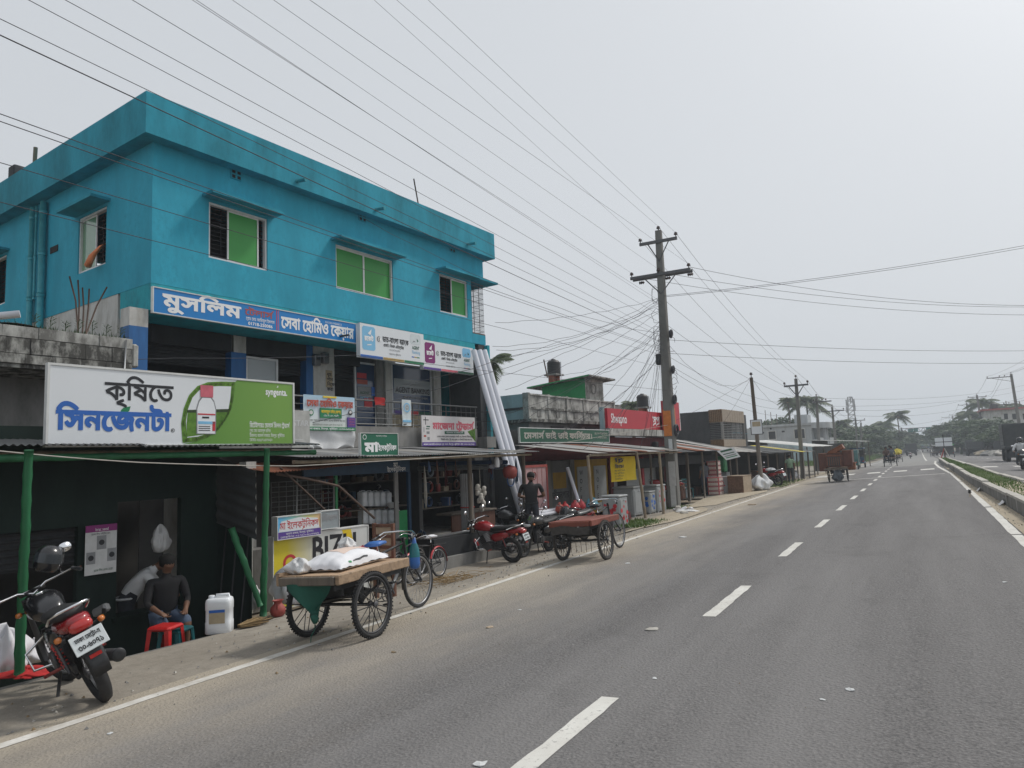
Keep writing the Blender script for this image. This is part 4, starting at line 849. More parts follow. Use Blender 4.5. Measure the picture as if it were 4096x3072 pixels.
for k in range(150):
    q = r.randrange(len(O_)); a0, b0 = O_[q], O_[(q+1) % len(O_)]; f_ = r.random(); L = (a0[0]+(b0[0]-a0[0])*f_, a0[1]+(b0[1]-a0[1])*f_); a = r.uniform(.3, 2.6); d = .03
    mb.add([(.0085, L[0]-d*math.cos(a), L[1]-d*math.sin(a)), (.0085, L[0]+.006, L[1]), (.0085, L[0]+d*math.cos(a), L[1]+d*math.sin(a)), (.0085, L[0]-.006, L[1])], [(0, 1, 2, 3)])
ob('leaf_print', mb, 'grass', t)
poly(t, [(.531*w, .15*h), (.616*w, .15*h), (.617*w, .53*h), (.608*w, .65*h), (.595*w, .71*h), (.553*w, .71*h), (.540*w, .65*h), (.530*w, .53*h)], 'ink_grey', .0095); poly(t, [(.535*w, .16*h), (.612*w, .16*h), (.613*w, .52*h), (.605*w, .63*h), (.592*w, .69*h), (.556*w, .69*h), (.543*w, .63*h), (.534*w, .52*h)], 'plastic_white', .011); poly(t, [(.547*w, .70*h), (.602*w, .70*h), (.603*w, .88*h), (.546*w, .88*h)], 'ink_pink', .013)
for a, b, c, d, m in ((.536, .612, .435, .455, 'ink_red'), (.538, .61, .30, .34, 'ink_sky'), (.60, .612, .20, .34, 'ink_red'), (.555, .585, .385, .41, 'ink_black'), (.54, .59, .20, .21, 'ink_black'), (.54, .59, .23, .24, 'ink_black'), (.54, .59, .26, .27, 'ink_black')): patch(t, w, h, a, b, c, d, m, .0145)
text(t, 'কৃিষেত', .18*w, .60*h, .36*h, 'ink_black', width=.255*w, bold=.02); text(t, 'িসনেজনটা', .025*w, .19*h, .38*h, 'ink_blue', width=.40*w, bold=.045); disc(t, .435*w, .20*h, .028*h, 'ink_black', .003, 16, 'emblem', .021*h); text(t, 'R', .431*w, .185*h, .04*h, 'ink_black', bold=.02)
poly(t, [(.235*w, .40*h), (.237*w, .46*h), (.247*w, .50*h), (.272*w, .52*h), (.268*w, .46*h), (.255*w, .41*h)], 'ink_green'); text(t, 'syngenta.', .855*w, .80*h, .155*h, 'ink_white', width=.115*w, bold=.03); poly(t, [(.912*w, .925*h), (.92*w, .96*h), (.921*w, .93*h)], 'ink_white', .006)
text(t, 'িরেটইলারঃ েমসাস\x01 িমলন েট\x02ডাস\x01', .775*w, .265*h, .105*h, 'ink_white', width=.205*w, bold=.012); text(t, 'েপ\x02াঃ েমাঃ আব\x04দুল হািলম', .775*w, .19*h, .07*h, 'ink_white', width=.105*w); text(t, 'িঠকানাঃ আমলা বাজার, িমরপুর, কুিষটয়া।', .775*w, .115*h, .07*h, 'ink_white', width=.18*w); text(t, 'েমাবাঃ ০১৯১৭-৫০৭০৫০', .775*w, .045*h, .07*h, 'ink_white', width=.115*w)
# ---- green shed
awning('shed_awning', 'dark corrugated tin awning of the green shed carrying the big billboard', -7.6, .02, lambda s, u: (4.88-2.9*u, 1.985+.30*u), ['tin_dark'])
shed = rowthing('green_shed', 'dark green tin shop shed under the big billboard', 'shed', -.95, 3.75, -.72)
def SH(u, v, o=3.75): s, z = SZ(u, v, o); return s+.95, z+.72
a0, a1 = SH(465, 2300)[0], SH(722, 2300)[0]; b0, b1 = SH(0, 2300)[0]-1.5, SH(308, 2300)[0]
mb = MB(); holed(mb, 'f', 0, -8, 0, 0, 3.0, [(a0, a1, .55, 2.02), (b0, b1, .2, 1.75)], .10); ob('front_wall', mb, 'shed_green', shed)
ob('side_wall', lbox((-.01, -.012, 0), (.82, 0, 2.05)), 'shed_green', shed)
for k in range(3): ob('brace', MB().tube([(.04+.27*k, -.02, .2), (.30+.27*k, -.02, 1.9)], .012, 5), 'frame_dark', shed)
ob('counter_top', lbox((-.3, a0-.05, .50), (.06, a1+.05, .548)), 'shed_green', shed)
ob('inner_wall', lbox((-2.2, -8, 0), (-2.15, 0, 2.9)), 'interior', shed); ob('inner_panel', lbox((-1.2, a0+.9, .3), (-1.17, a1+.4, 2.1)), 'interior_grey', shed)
sb = ob('shutter', lbox((-.12, b0, 1.28), (-.10, b1, 1.75)), 'shutter_dark', shed)
for k in range(6): ob('shutter_slat', MB().tube([(-.10, b0, 1.32+.08*k), (-.10, b1, 1.32+.08*k)], .025, 6), 'shutter_dark', sb)
ob('fascia', lbox((.0, -8, 2.35), (.03, 0, 2.8)), 'shed_green', shed)
mb = MB(); mb.grid(lambda a, b: tuple(Vector((.02+.95*a, -.04+.012*math.sin(b*38), 1.62+.95*b-.22*a))), 4, 60); ob('side_sheet', mb, 'tin_dark', shed)
def bamboo(name, label, p, q, r, m, cat='post', knots=7, group=None):
    p, q = Vector(p), Vector(q); pts, rs = [], []
    for k in range(knots*3+1):
        f = k/(knots*3); pts.append(p.lerp(q, f) + Vector((.003*math.sin(k*.9), .003*math.cos(k*.7), 0))); rs.append((r*(1-.18*f))*(1.13 if k % 3 == 0 else .97))
    return solo(name, MB().tube(pts, rs, 10), m, label, cat, group=group)
bamboo('bamboo_post', 'green painted bamboo post beside the parked red motorcycle', G(75, 2712), ATD(115, 1800, depth_at(G(75, 2712))), .048, 'bamboo_green', knots=9)
bamboo('bamboo_post', 'green painted bamboo post beside the red clay pot', G(1052, 2462), ATD(1068, 1795, depth_at(G(1052, 2462))), .046, 'bamboo_green', knots=9)
bamboo('bamboo_beam', 'green bamboo beam carrying the shed awning edge', W(-7, 4.70, 1.86), W(.1, 4.66, 1.88), .045, 'bamboo_green', 'beam', 14)
bamboo('bamboo_beam', 'dark bamboo rafter beam behind the shed awning edge', W(-7, 4.3, 1.92), W(.0, 4.2, 1.93), .04, 'bamboo_old', 'beam', 14)
p = SZ(925, 2112, 4.5); q = SZ(1042, 2425, 4.75); bamboo('bamboo_brace', 'green bamboo brace leaning between shed side and post', W(p[0], 4.5, p[1]), W(q[0], 4.75, q[1]), .045, 'bamboo_green', 'brace')
t = rowthing('seed_poster', 'white seed poster with magenta heading on the green shed wall', 'poster', *(lambda a, b: (a[0], 3.80, b[1]))(SZ(337, 2300, 3.80), SZ(337, 2305, 3.80))); w = SZ(463, 2200, 3.8)[0]-SZ(337, 2200, 3.8)[0]; h = SZ(337, 2105, 3.8)[1]-SZ(337, 2305, 3.8)[1]
ob('sheet', lbox((0, 0, 0), (.006, w, h)), 'paper', t); patch(t, w, h, 0, 1, .86, 1, 'ink_magenta', .008); text(t, 'brac seed', .3*w, .88*h, .09*h, 'ink_white', width=.42*w, x=.011)
for a, b, c, d in ((.36, .66, .50, .78), (.04, .32, .22, .46), (.70, .98, .24, .50)): patch(t, w, h, a, b, c, d, 'ink_grey', .009); disc(t, (a+b)/2*w, (c+d)/2*h, .09*w, 'ink_black', .011, 12)
text(t, 'ব\x02\x03াক সীড হাইব\x02ীড ধান', .18*w, .80*h, .05*h, 'ink_black', width=.6*w, x=.009); text(t, 'ব\x02\x03াক সীড এনড এেগ\x02া', .28*w, .06*h, .06*h, 'ink_dgreen', width=.6*w, x=.009)
# goods by the shed
def jerrycan(name, label, p, hgt, rot, m='plastic_white', lab=True, group=None):
    t = thing(name, label, 'jerrycan', p, rot, group); w_, d_ = (hgt*.66, hgt*.5) if lab else (hgt*.6, hgt*.44); H_ = hgt
    mb = MB(); secs = [(0, .92), (.03, 1), (.30, 1), (.32, .97), (.60, .97), (.62, 1), (.80, 1), (.88, .95), (.91, .80)]
    mb.loft([((0, 0, z*H_), (w_/2*k, 0, 0), (0, d_/2*k, 0)) for z, k in secs], 20, 5.0); ob('body', mb, m, t)
    ob('handle', MB().tube([(-w_*.12, 0, .89*H_), (-w_*.12, 0, .98*H_), (w_*.36, 0, .98*H_), (w_*.38, 0, .88*H_)], hgt*.035, 8), m, t); ob('cap', MB().lathe([(hgt*.085, 0), (hgt*.085, hgt*.07), (hgt*.07, hgt*.085)], 14, (-w_*.30, 0, .89*H_)), m, t)
    if lab: l = ob('label_print', lbox((-w_*.3, -d_/2-.004, H_*.28), (w_*.3, -d_/2-.001, H_*.63)), 'paper_tan', t); ob('label_band', lbox((-w_*.3, -d_/2-.006, H_*.56), (w_*.3, -d_/2-.004, H_*.63)), 'ink_blue', l)
    return t
jerrycan('jerrycan', 'white plastic jerrycan with printed label on the pavement edge', G(878, 2530), .47, rad(38))
mb = MB(); r = random.Random(8); base = G(1000, 2508); dirv = (G(1045, 2490)-G(945, 2520)).normalized()
for k in range(90):
    a = r.uniform(-.10, .10); L = r.uniform(.2, .42); z = r.uniform(.0, .07); p = base - dirv*.18 + Vector((-dirv.y, dirv.x, 0))*a*.3 + Vector((0, 0, .03+z*.5)); q = base+dirv*(L-.15)+Vector((-dirv.y, dirv.x, 0))*a*1.3+Vector((0, 0, .012+z)); mb.tube([p, q], .005, 3, cap=False)
solo('straw_broom', mb, 'straw', 'short straw hand broom lying behind the white jerrycan', 'broom')
mb = MB(); mb.lathe([(.055, 0), (.085, .02), (.105, .07), (.10, .12), (.06, .165), (.05, .185), (.072, .215), (.078, .22), (.066, .215), (.045, .18)], 20); t = thing('clay_pot', 'red glazed clay pot standing by the green bamboo post', 'pot', G(1112, 2466)); ob('body', mb, 'terracotta', t); ob('spout', MB().tube([(.06, -.06, .11), (.085, -.085, .16), (.08, -.08, .19)], [.02, .014, .012], 7), 'terracotta', t)
def heap(name, label, p, size, m, seed, cat='sack', rot=0, group=None):
    r = random.Random(seed); mb = MB(); ph = [r.uniform(0, 6.28) for _ in range(6)]
    def f(a, b):
        q = 2*math.pi*a; e = math.pi*b; s_ = 1+.20*math.sin(3*q+ph[0])*math.sin(e)+.13*math.sin(5*q+ph[1]+6*b)+.09*math.sin(9*q+ph[2]-9*b)+.07*math.sin(17*b+ph[3]+2*q)+.04*math.sin(23*q+11*b)
        x, y, z = math.sin(e)*math.cos(q)*s_, math.sin(e)*math.sin(q)*s_, ((1-math.cos(e))/2)**1.25*(1+.16*math.sin(4*q+ph[4])+.08*math.sin(7*q+ph[5]))
        return (size[0]/2*x, size[1]/2*y, size[2]*max(0, z))
    mb.grid(f, 48, 22); return solo(name, mb, m, label, cat, p, (0, 0, rot), group)
heap('feed_sack', 'crumpled white sacks heaped beside the green post', G(20, 2690), (.5, .45, .42), 'sack_white', 1); heap('feed_sack', 'crumpled white sack slumped at the foot of the green post', G(130, 2650), (.35, .4, .22), 'sack_white', 2); heap('red_sack', 'flat dark red plastic sack under the green post', G(110, 2700), (.5, .4, .06), 'cloth_red', 3)
heap('plastic_sack', 'translucent sack bunched at the foot of the bamboo post', G(1020, 2440), (.2, .2, .30), 'poly_bag', 4); heap('plastic_sack', 'white woven sack slumped behind the loaded cart', W(-.2, 4.5, -.36), (.55, .5, .5), 'sack_white', 5)
t = thing('weighing_scale', 'small digital weighing scale on a post in front of the shed', 'scale', W(SZ(405, 2440, 4.3)[0], 4.3, SZ(405, 2440, 4.3)[1]), rad(20)); ob('display', MB().rbox((0, 0, 0), (.20, .10, .10), .02, (0, rad(-25), 0)), 'moto_grey', t); ob('screen', lbox((.05, -.052, -.03), (.10, -.045, .03)), 'void', t); ob('stem', MB().tube([(0, 0, -.8), (0, 0, 0)], .02, 8), 'dull_metal', t)
def stool(name, label, p, m, h=.42):
    t = thing(name, label, 'stool', p, rad(20)); ob('seat', MB().rbox((0, 0, h), (.30, .30, .05), .02), m, t)
    for a in (-1, 1):
        for b in (-1, 1): ob('leg', MB().add([(a*.14, b*.14, h), (a*.08, b*.14, h), (a*.14, b*.08, h), (a*.175, b*.175, 0), (a*.13, b*.175, 0), (a*.175, b*.13, 0)], [(0, 1, 4, 3), (2, 0, 3, 5), (1, 2, 5, 4), (3, 4, 5)]), m, t)
    return t
s, o = SO(640, 2560, -.62); PST = W(s, o, -.71)
stool('plastic_stool', 'red plastic stool under the seated man in the shed', G(672, 2568)-Vector((.05, 0, .28)), 'plastic_red', .45); stool('plastic_stool', 'teal plastic stool beside the white jerrycan', W(-2.15, 4.75, -.70), 'plastic_teal')
heap('hanging_bag', 'white plastic bag hanging inside the shed window', W(SZ(640, 2180, 3.4)[0], 3.4, SZ(640, 2210, 3.4)[1]), (.22, .22, .33), 'poly_bag', 6, 'bag')
# ---- stairs, grille and rust sheet between shed and shops
t = rowthing('concrete_stair', 'weathered concrete stair behind the shop signs', 'stair', -.3, 2.5, -.7)
for k in range(7): ob('step', MB().rbox((0, -.5+.28*k, (2.0-.24*k)/2), (1.0, .29, 2.0-.24*k), .015), 'column_white' if k < 4 else 'cement', t)
ob('handrail', MB().tube([tuple(Vector((.55, SZ(u, v, 3.05)[0]+.3, SZ(u, v, 3.05)[1]+.7))) for u, v in ((1105, 1896), (1215, 1912), (1354, 1944), (1498, 2073))], .024, 8), 'rusty_iron', t)
for u, v in ((1188, 1910), (1335, 1942), (1450, 2035)): s_, z_ = SZ(u, v, 3.05); ob('rail_post', MB().tube([(.55, s_+.3, z_+.7), (.55, s_+.27, z_-.3)], .016, 6), 'rail_iron', t)
p = SZ(1120, 1870, 3.1); q = SZ(1300, 2040, 3.1); ob('stay_bar', MB().tube([(.6, p[0]+.3, p[1]+.7), (.6, q[0]+.3, q[1]+.7)], .018, 6), 'rusty_iron', t)
s0, zt = SZ(1085, 1930, 1.6); s1, zb = SZ(1340, 2062, 1.6); t = rowthing('iron_grille', 'grey iron grille window behind the stair', 'grille', s0, 1.6, zb)
for k in range(10): ob('grille_bar', MB().tube([(0, (s1-s0)*k/9, 0), (0, (s1-s0)*k/9, zt-zb)], .009, 5), 'rail_iron', t)
for k in range(9): ob('grille_bar', MB().tube([(.012, 0, (zt-zb)*k/8), (.012, s1-s0, (zt-zb)*k/8)], .009, 5), 'rail_iron', t)
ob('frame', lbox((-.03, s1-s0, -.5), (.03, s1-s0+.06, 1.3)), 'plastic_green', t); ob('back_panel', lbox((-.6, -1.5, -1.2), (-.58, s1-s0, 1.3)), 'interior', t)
awning('rust_awning', 'rusty red tin sheet roof below the grey awning by the stair', .3, 2.75, lambda s, u: (3.4-1.5*u-(s-.3)*.18, 1.60+.16*u+.03*(s-.3)), ['tin_rust'], 1.3)
solo('concrete_stub', lbox((-.1, -.1, 0), (.1, .1, 2.2)).xf(Matrix.Translation(W(.35, 2.6, -.4)) @ Euler(rowrot()).to_matrix().to_4x4()), 'column_white', 'square concrete post between shed and rust awning', 'post')
# ---- signs standing on the ground
t, w, h = board('electric_goods_board', 'wide grey and yellow light box board standing behind the loaded cart', (1093, 2153), (1475, 2352), 3.9, 'bizli_bg', .16, 'signboard', .015)
h0 = h; text(t, 'BIZLI', .37*w, .57*h, .52*h, 'ink_black', width=.50*w, bold=.03); disc(t, .155*w, .62*h, .105*w*.62, 'ink_red', .004, 24, 'emblem', .042*w)
for k, m in enumerate(('ink_green', 'ink_tan', 'ink_dgreen')): patch(t, w, h, .10+.0*k-.01*k, .21+.012*k, .36-.12*k, .46-.12*k, m, .005); patch(t, w, h, .13, .18, .385-.12*k, .435-.12*k, 'sign_white', .007)
poly(t, [(.70*w, .985*h), (.80*w, .985*h), (.93*w, .02*h), (.86*w, .02*h)], 'ink_yellow', .0025)
t, w, h = board('rainbow_light_box', 'small rainbow light box with red lettering on top of the grey board', (1110, 2071), (1282, 2136), 3.98, 'rainbow', .13, 'signboard', .012); poly(t, [(.02*w, .32*h), (.98*w, .32*h), (.93*w, .80*h), (.5*w, .93*h), (.08*w, .80*h)], 'sign_white', .002); text(t, 'মা ইেলকট\x02িনক\x04', .05*w, .43*h, .46*h, 'ink_red', width=.9*w, bold=.008); patch(t, w, h, 0, 1, .0, .31, 'ink_purple', .003); text(t, 'আমলা বাজার, িমরপুর, কুিষটয়া।', .18*w, .17*h, .13*h, 'ink_white', width=.65*w, x=.006); text(t, 'েমাবাইলঃ ০১৭১২-৯১৩৬৯৯', .06*w, .04*h, .11*h, 'ink_white', width=.9*w, x=.006)
t, w, h = board('faded_light_box', 'faded pale light box behind the rainbow one', (1283, 2047), (1355, 2108), 3.93, 'frosted', .12, 'signboard', .012); text(t, 'িনক\x04', .03*w, .42*h, .5*h, 'ink_grey', width=.9*w, bold=.04)
# ---- middle awning with green sign
awning('grey_awning', 'long grey corrugated tin awning below the balcony of the blue house', .95, 8.7, lambda s, u: (3.25-3.2*u, 1.835+.27*u), ['tin', 'tin', 'tin_pale'], .80)
t, w, h = board('green_shop_sign', 'green shop sign with big white lettering standing on the grey awning', (1442, 1733), (1592, 1836), 3.0, 'sign_dgreen', .05, 'signboard', .012)
text(t, 'মা', .10*w, .30*h, .52*h, 'ink_white', width=.36*w, bold=.05); text(t, 'ইেলকট\x02িনক\x04', .46*w, .34*h, .30*h, 'ink_white', width=.50*w, bold=.03); disc(t, .10*w, .86*h, .05*w, 'ink_white'); disc(t, .10*w, .86*h, .037*w, 'sign_dgreen', .006); text(t, 'আমলা বাজার, িমরপুর, কুিষটয়া। েমাবাইলঃ ০১৭১২-৯১৩৬৯৯', .04*w, .10*h, .085*h, 'ink_white', width=.92*w, bold=.01); text(t, 'িবসিমললািহর', .40*w, .88*h, .06*h, 'ink_white', width=.3*w)
for k, (u, vb, lab) in enumerate(((1877, 2200, 'weathered wooden post carrying the grey awning by the rolled tin sheets'), (2092, 2200, 'weathered wooden post carrying the grey awning beside the pink door leaf'))):
    s_, _ = SZ(u, 1845, 3.0); solo('wooden_post', MB().tube([W(s_+.0, 3.0, 1.82), W(s_+.02, 3.0, -.42)], .055, 8), 'wood_old', lab, 'post')
bamboo('awning_rafter', 'old bamboo rafter along the front of the grey awning', W(.9, 3.12, 1.76), W(8.6, 3.1, 1.78), .035, 'bamboo_old', 'beam', 12)
t = rowthing('shop_portal', 'dark blue painted shop portal with white lettering below the grey awning', 'portal', *(lambda a: (a[0], 1.9, a[1]))(SZ(1215, 1905, 1.9))); w = SZ(1640, 1890, 1.9)[0]-SZ(1215, 1905, 1.9)[0]
ob('lintel', lbox((-.06, 0, -.02), (0, w, .30)), 'truck_blue', t); ob('jamb', lbox((-.06, w-.07, -2.0), (0.01, w, -.02)), 'truck_blue', t); ob('jamb', lbox((-.06, w-.5, -2.0), (-.02, w-.38, -.021)), 'cement', t); ob('green_panel', lbox((-.05, w-.38, -2.0), (-.03, w-.1, -.9)), 'plastic_green', t); text(t, 'মা', w-.55, .10, .16, 'ink_white', bold=.02); text(t, 'ইেলকট\x02িনক\x04', w-.75, -.0, .14, 'ink_white', width=.6, bold=.02)
jc = None
for row, (z, n, u0, u1, vv) in enumerate(((0, 5, 1450, 1548, 2025), (0, 6, 1452, 1582, 2095), (0, 3, 1550, 1592, 2160))):
    o_ = 1.25
    for k in range(n):
        u = u0+(u1-u0)*k/max(1, n-1); s_, z_ = SZ(u, vv, o_); q = W(s_, o_, z_)
        lab = ('white jerrycan on the top shelf inside the dark shop', 'white jerrycan on the middle shelf inside the dark shop', 'white jerrycan on the bottom shelf inside the dark shop')[row]
        if jc is None: jc = jerrycan('jerrycan', lab, q, .36, -BYAW, 'plastic_white', False, 'jerrycans on the dark shop shelves')
        else: dup(jc, q, (0, 0, -BYAW+rnd(-.1, .1)), lab)
for vv in (2027, 2097, 2162): s_, z_ = SZ(1520, vv, 1.25); solo('shop_shelf', lbox((-.2, -1.1, -.03), (.16, .9, -.004)).xf(Matrix.Translation(W(s_, 1.25, z_)) @ Euler(rowrot()).to_matrix().to_4x4()), 'wood_old', 'plank shelf under the jerrycans in the dark shop', 'shelf', group='shelves in the dark shop')
s_, z_ = SZ(1572, 2015, 1.6); solo('white_basin', MB().lathe([(.05, 0), (.10, .01), (.14, .12), (.15, .13), (.135, .12), (.09, .02)], 16), 'plastic_white', 'white plastic bowl hung by the green panel', 'bowl', W(s_, 1.6, z_-.1))
# hanging goods
def coil(name, label, p, n, L, wd, m, cat, r_=.008, seed=0):
    r = random.Random(seed); mb = MB()
    for k in range(n):
        a = r.uniform(-wd, wd); b = r.uniform(-.03, .03); l = L*r.uniform(.8, 1.05); mb.tube([(0, 0, 0), (b, a*.6, -l*.4), (b, a, -l*.85), (b, a*.5, -l), (b+.01, -a*.2, -l*.85), (0, 0, -.02)], r_, 4)
    return solo(name, mb, m, label, cat, p, rowrot())
s_, z_ = SZ(1697, 1862, 2.2); coil('cord_bundle', 'bundle of pale cords hanging inside the dark shop', W(s_, 2.2, z_), 14, .95, .07, 'rope', 'cord')
t = rowthing('float_bunch', 'bunch of white foam floats hanging from the awning by the rolled tin', 'floats', *(lambda a: (a[0], 3.05, a[1]))(SZ(1922, 1975, 3.05)))
ob('string', MB().tube([(0, 0, .05), (0, 0, .65)], .006, 4), 'rope', t); r = random.Random(4)
for k in range(16): 
    p = Vector((r.uniform(-.07, .07), r.uniform(-.09, .09), .18-.035*k+r.uniform(-.02, .02))); ob('float', MB().loft([(p+Vector((0, 0, -.07)), (.025, 0, 0), (0, .025, 0)), (p+Vector((0, .01, -.045)), (.05, 0, 0), (0, .05, 0)), (p+Vector((0, .02, .03)), (.05, 0, 0), (0, .05, 0)), (p+Vector((0, .02, .06)), (.025, 0, 0), (0, .025, 0))], 10, 2.2), 'rope', t)
s_, z_ = SZ(1872, 2090, 2.7); t = rowthing('tin_roll', 'rolled corrugated tin sheets tied with a red band standing under the awning', 'tin sheets', s_, 2.7, -.41)
mb = MB(); n = 90; mb.grid(lambda a, b: ((.15+.012*math.sin(a*2*math.pi*18))*math.cos(2*math.pi*a), (.15+.012*math.sin(a*2*math.pi*18))*math.sin(2*math.pi*a), 1.78*b), 108, 1); ob('sheet', mb, 'tin', t); ob('band', MB().torus(.168, .012, 24, 6, (0, 0, .98), 'z'), 'cloth_red', t)
for k in range(9):
    o_ = 2.3; s_, z_ = SZ(1915+(k % 5)*22+(k//5)*10, 1868-(k//5)*18, o_); m = ('pvc_grey', 'pvc_white', 'pvc_blue')[k % 3]; mb = MB(); mb.tube([W(s_, o_+.3, z_), W(s_-.1, o_-2.0, z_+.02)], .055, 12, cap=False); mb.tube([W(s_, o_+.3, z_), W(s_-.1, o_-2, z_+.02)], .047, 12, cap=False); solo('stock_pipe', mb, m, ('grey plastic pipe stacked under the awning roof', 'white plastic pipe stacked under the awning roof', 'blue plastic pipe stacked under the awning roof')[k % 3], 'pipe', group='plastic pipes stacked under the awning')
s_, z_ = SZ(1988, 1860, 3.0); t = rowthing('hanging_bottle', 'clear plastic bottle hanging from the grey awning', 'bottle', s_, 3.0, z_-.06); ob('body', MB().lathe([(.06, 0), (.065, .03), (.065, .2), (.03, .27), (.02, .3)], 14), 'poly_bag', t)
s_, z_ = SZ(2040, 1890, 2.9); t = rowthing('red_net_bag', 'red plastic basket hanging by the white pipes', 'basket', s_, 2.9, z_); ob('body', MB().lathe([(.10, -.16), (.17, -.10), (.20, .04), (.16, .14), (.02, .19)], 16), 'terracotta', t); ob('tangle', MB().torus(.15, .02, 16, 5, (0, .02, -.2), 'x'), 'pvc_blue', t)
# ------------------------------------------------------------------ furniture shop
fs = rowthing('furniture_shop', 'low shop with grey shutter and yellow doors behind the bamboo awning', 'shop', 11.35, .9, -.42)
def FU(u, v=1950, o=.9): s_, z_ = SZ(u, v, o); return s_-11.35, z_+.42
ob('wall', lbox((-3, 0, 0), (-.30, 7.4, 3.05)), 'dark_plaster', fs); ob('header', lbox((-.3, 0, 2.02), (-.02, 7.4, 2.55)), 'maroon_wall', fs)
def shutter(parent, y0, y1, z0, z1, m, n=None, x=-.05, proud=.012):
    s = ob('shutter', lbox((x-.02, y0, z0), (x, y1, z1)), m, parent); n = n or int((z1-z0)/.075)
    for k in range(n): zz = z0+(z1-z0)*(k+.5)/n; ob('shutter_slat', MB().box((x+proud/2, (y0+y1)/2, zz), (proud, y1-y0-.02, (z1-z0)/n*.62)), m, s)
    return s
sa, sb_ = FU(2205)[0], FU(2284)[0]; sh = shutter(fs, sa, sb_, 0, 2.0, 'shutter_grey'); text(sh, 'জীবনপার', sa+.1, .72, .34, 'ink_black', width=sb_-sa-.2, bold=.02, x=-.03); ob('painted_patch', lbox((-.037, sa+.2, 1.05), (-.034, sb_-.25, 1.6)), 'yellow_door', sh)
shutter(fs, .3, sa-.35, 0, 2.0, 'shutter_dark'); 
for u0, u1, m in ((2284, 2300, 'cement'), (2186, 2205, 'cement')): ob('pillar', lbox((-.3, FU(u0)[0], 0), (.02, FU(u1)[0], 2.02)), m, fs)
ya, yb, yc = FU(2302)[0], FU(2368)[0], FU(2438)[0]
for q, (p0, p1) in enumerate(((ya, yb), (yb, yc))):
    dr = ob('door', lbox((-.10, p0, .02), (-.05, p1, 2.0)), 'yellow_door', fs); ob('door_panel', lbox((-.05, p0+.2*(p1-p0), .45), (-.035, p1-.12*(p1-p0), 1.75)), 'cabinet_grey', dr)
    for k, ch in enumerate('NOFE' if q else 'WOFE'): text(dr, ch, p0+.32*(p1-p0), 1.45-.30*k, .24, 'ink_black', bold=.02, x=-.03)
    ob('door_panel', lbox((-.05, p0+.2*(p1-p0), .12), (-.036, p1-.12*(p1-p0), .38)), 'cabinet_grey', dr)
ob('pillar', lbox((-.3, yc+.02, 0), (.05, yc+.3, 2.0)), 'maroon_wall', fs); ob('pillar', lbox((-.3, 7.0, 0), (.05, 7.3, 2.0)), 'maroon_wall', fs); ob('door', lbox((-.1, yc+.5, .02), (-.05, 6.9, 2.0)), 'grey_plaster', fs)
ob('brick_side', lbox((-.28, -.05, 0), (.02, .25, 2.6)), 'dark_plaster', fs)
t, w, h = board('furniture_signboard', 'long dark green signboard with cream lettering above the bamboo awning', (2078, 1712), (2437, 1768), .95, 'ink_dgreen', .05, 'signboard', .025)
text(t, 'েমসাস\x01 ভাই ভাই ফািন\x01চার।', .04*w, .26*h, .66*h, 'cap_concrete', width=.74*w, bold=.035); text(t, 'েমাঃ েশখ শিফকুল ইসলাম', .81*w, .62*h, .26*h, 'cap_concrete', width=.17*w, bold=.01); text(t, '০১৭৩৫-৯১১৫৭৫', .83*w, .30*h, .24*h, 'cap_concrete', width=.14*w, bold=.01)
awning('pale_awning', 'pale rusty corrugated awning on bamboo posts in front of the furniture shop', 10.95, 17.9, lambda s, u: (3.75-2.75*u, 1.775+.36*u+.01*math.sin(s*2)), ['tin_pale', 'tin_pale', 'tin_pale', 'tin_rust', 'tin_pale'], .95, .076, .03)
for k, (u0, v0, u1, v1, lab) in enumerate(((2362, 2010, 2351, 1830, 'old bamboo post of the pale awning behind the red cart'), (2582, 2072, 2546, 1815, 'leaning bamboo post of the pale awning between the grey cabinets'), (2655, 2055, 2637, 1818, 'bamboo post at the awning end by the concrete pole'))):
    b_ = G(u0, v0) if k else W(SZ(u1, v1, 3.6)[0]+.1, 3.6, -.4); bamboo('bamboo_post', lab, b_, ATD(u1, v1-6, depth_at(b_)), .05, 'bamboo_old')
bamboo('awning_rafter', 'old bamboo rafter along the front of the pale awning', W(10.9, 3.62, 1.70), W(17.8, 3.6, 1.71), .035, 'bamboo_old', 'beam', 12)
t, w, h = cloth('yellow_banner', 'bright yellow cloth banner with black lettering under the pale awning', (2442, 1828), (2546, 1918), 3.0, 'banner_yellow', amp=.02); text(t, 'িচ\x02\nিকনেছন', .12*w, .78*h, .20*h, 'ink_black', width=.34*w, bold=.03, x=.04)
for k in range(4): text(t, 'েপ\x02াঃ আলী িমেঞা', .08*w, (.40-.11*k)*h, .10*h, 'ink_black', width=(.42-.04*k)*w, x=.04)
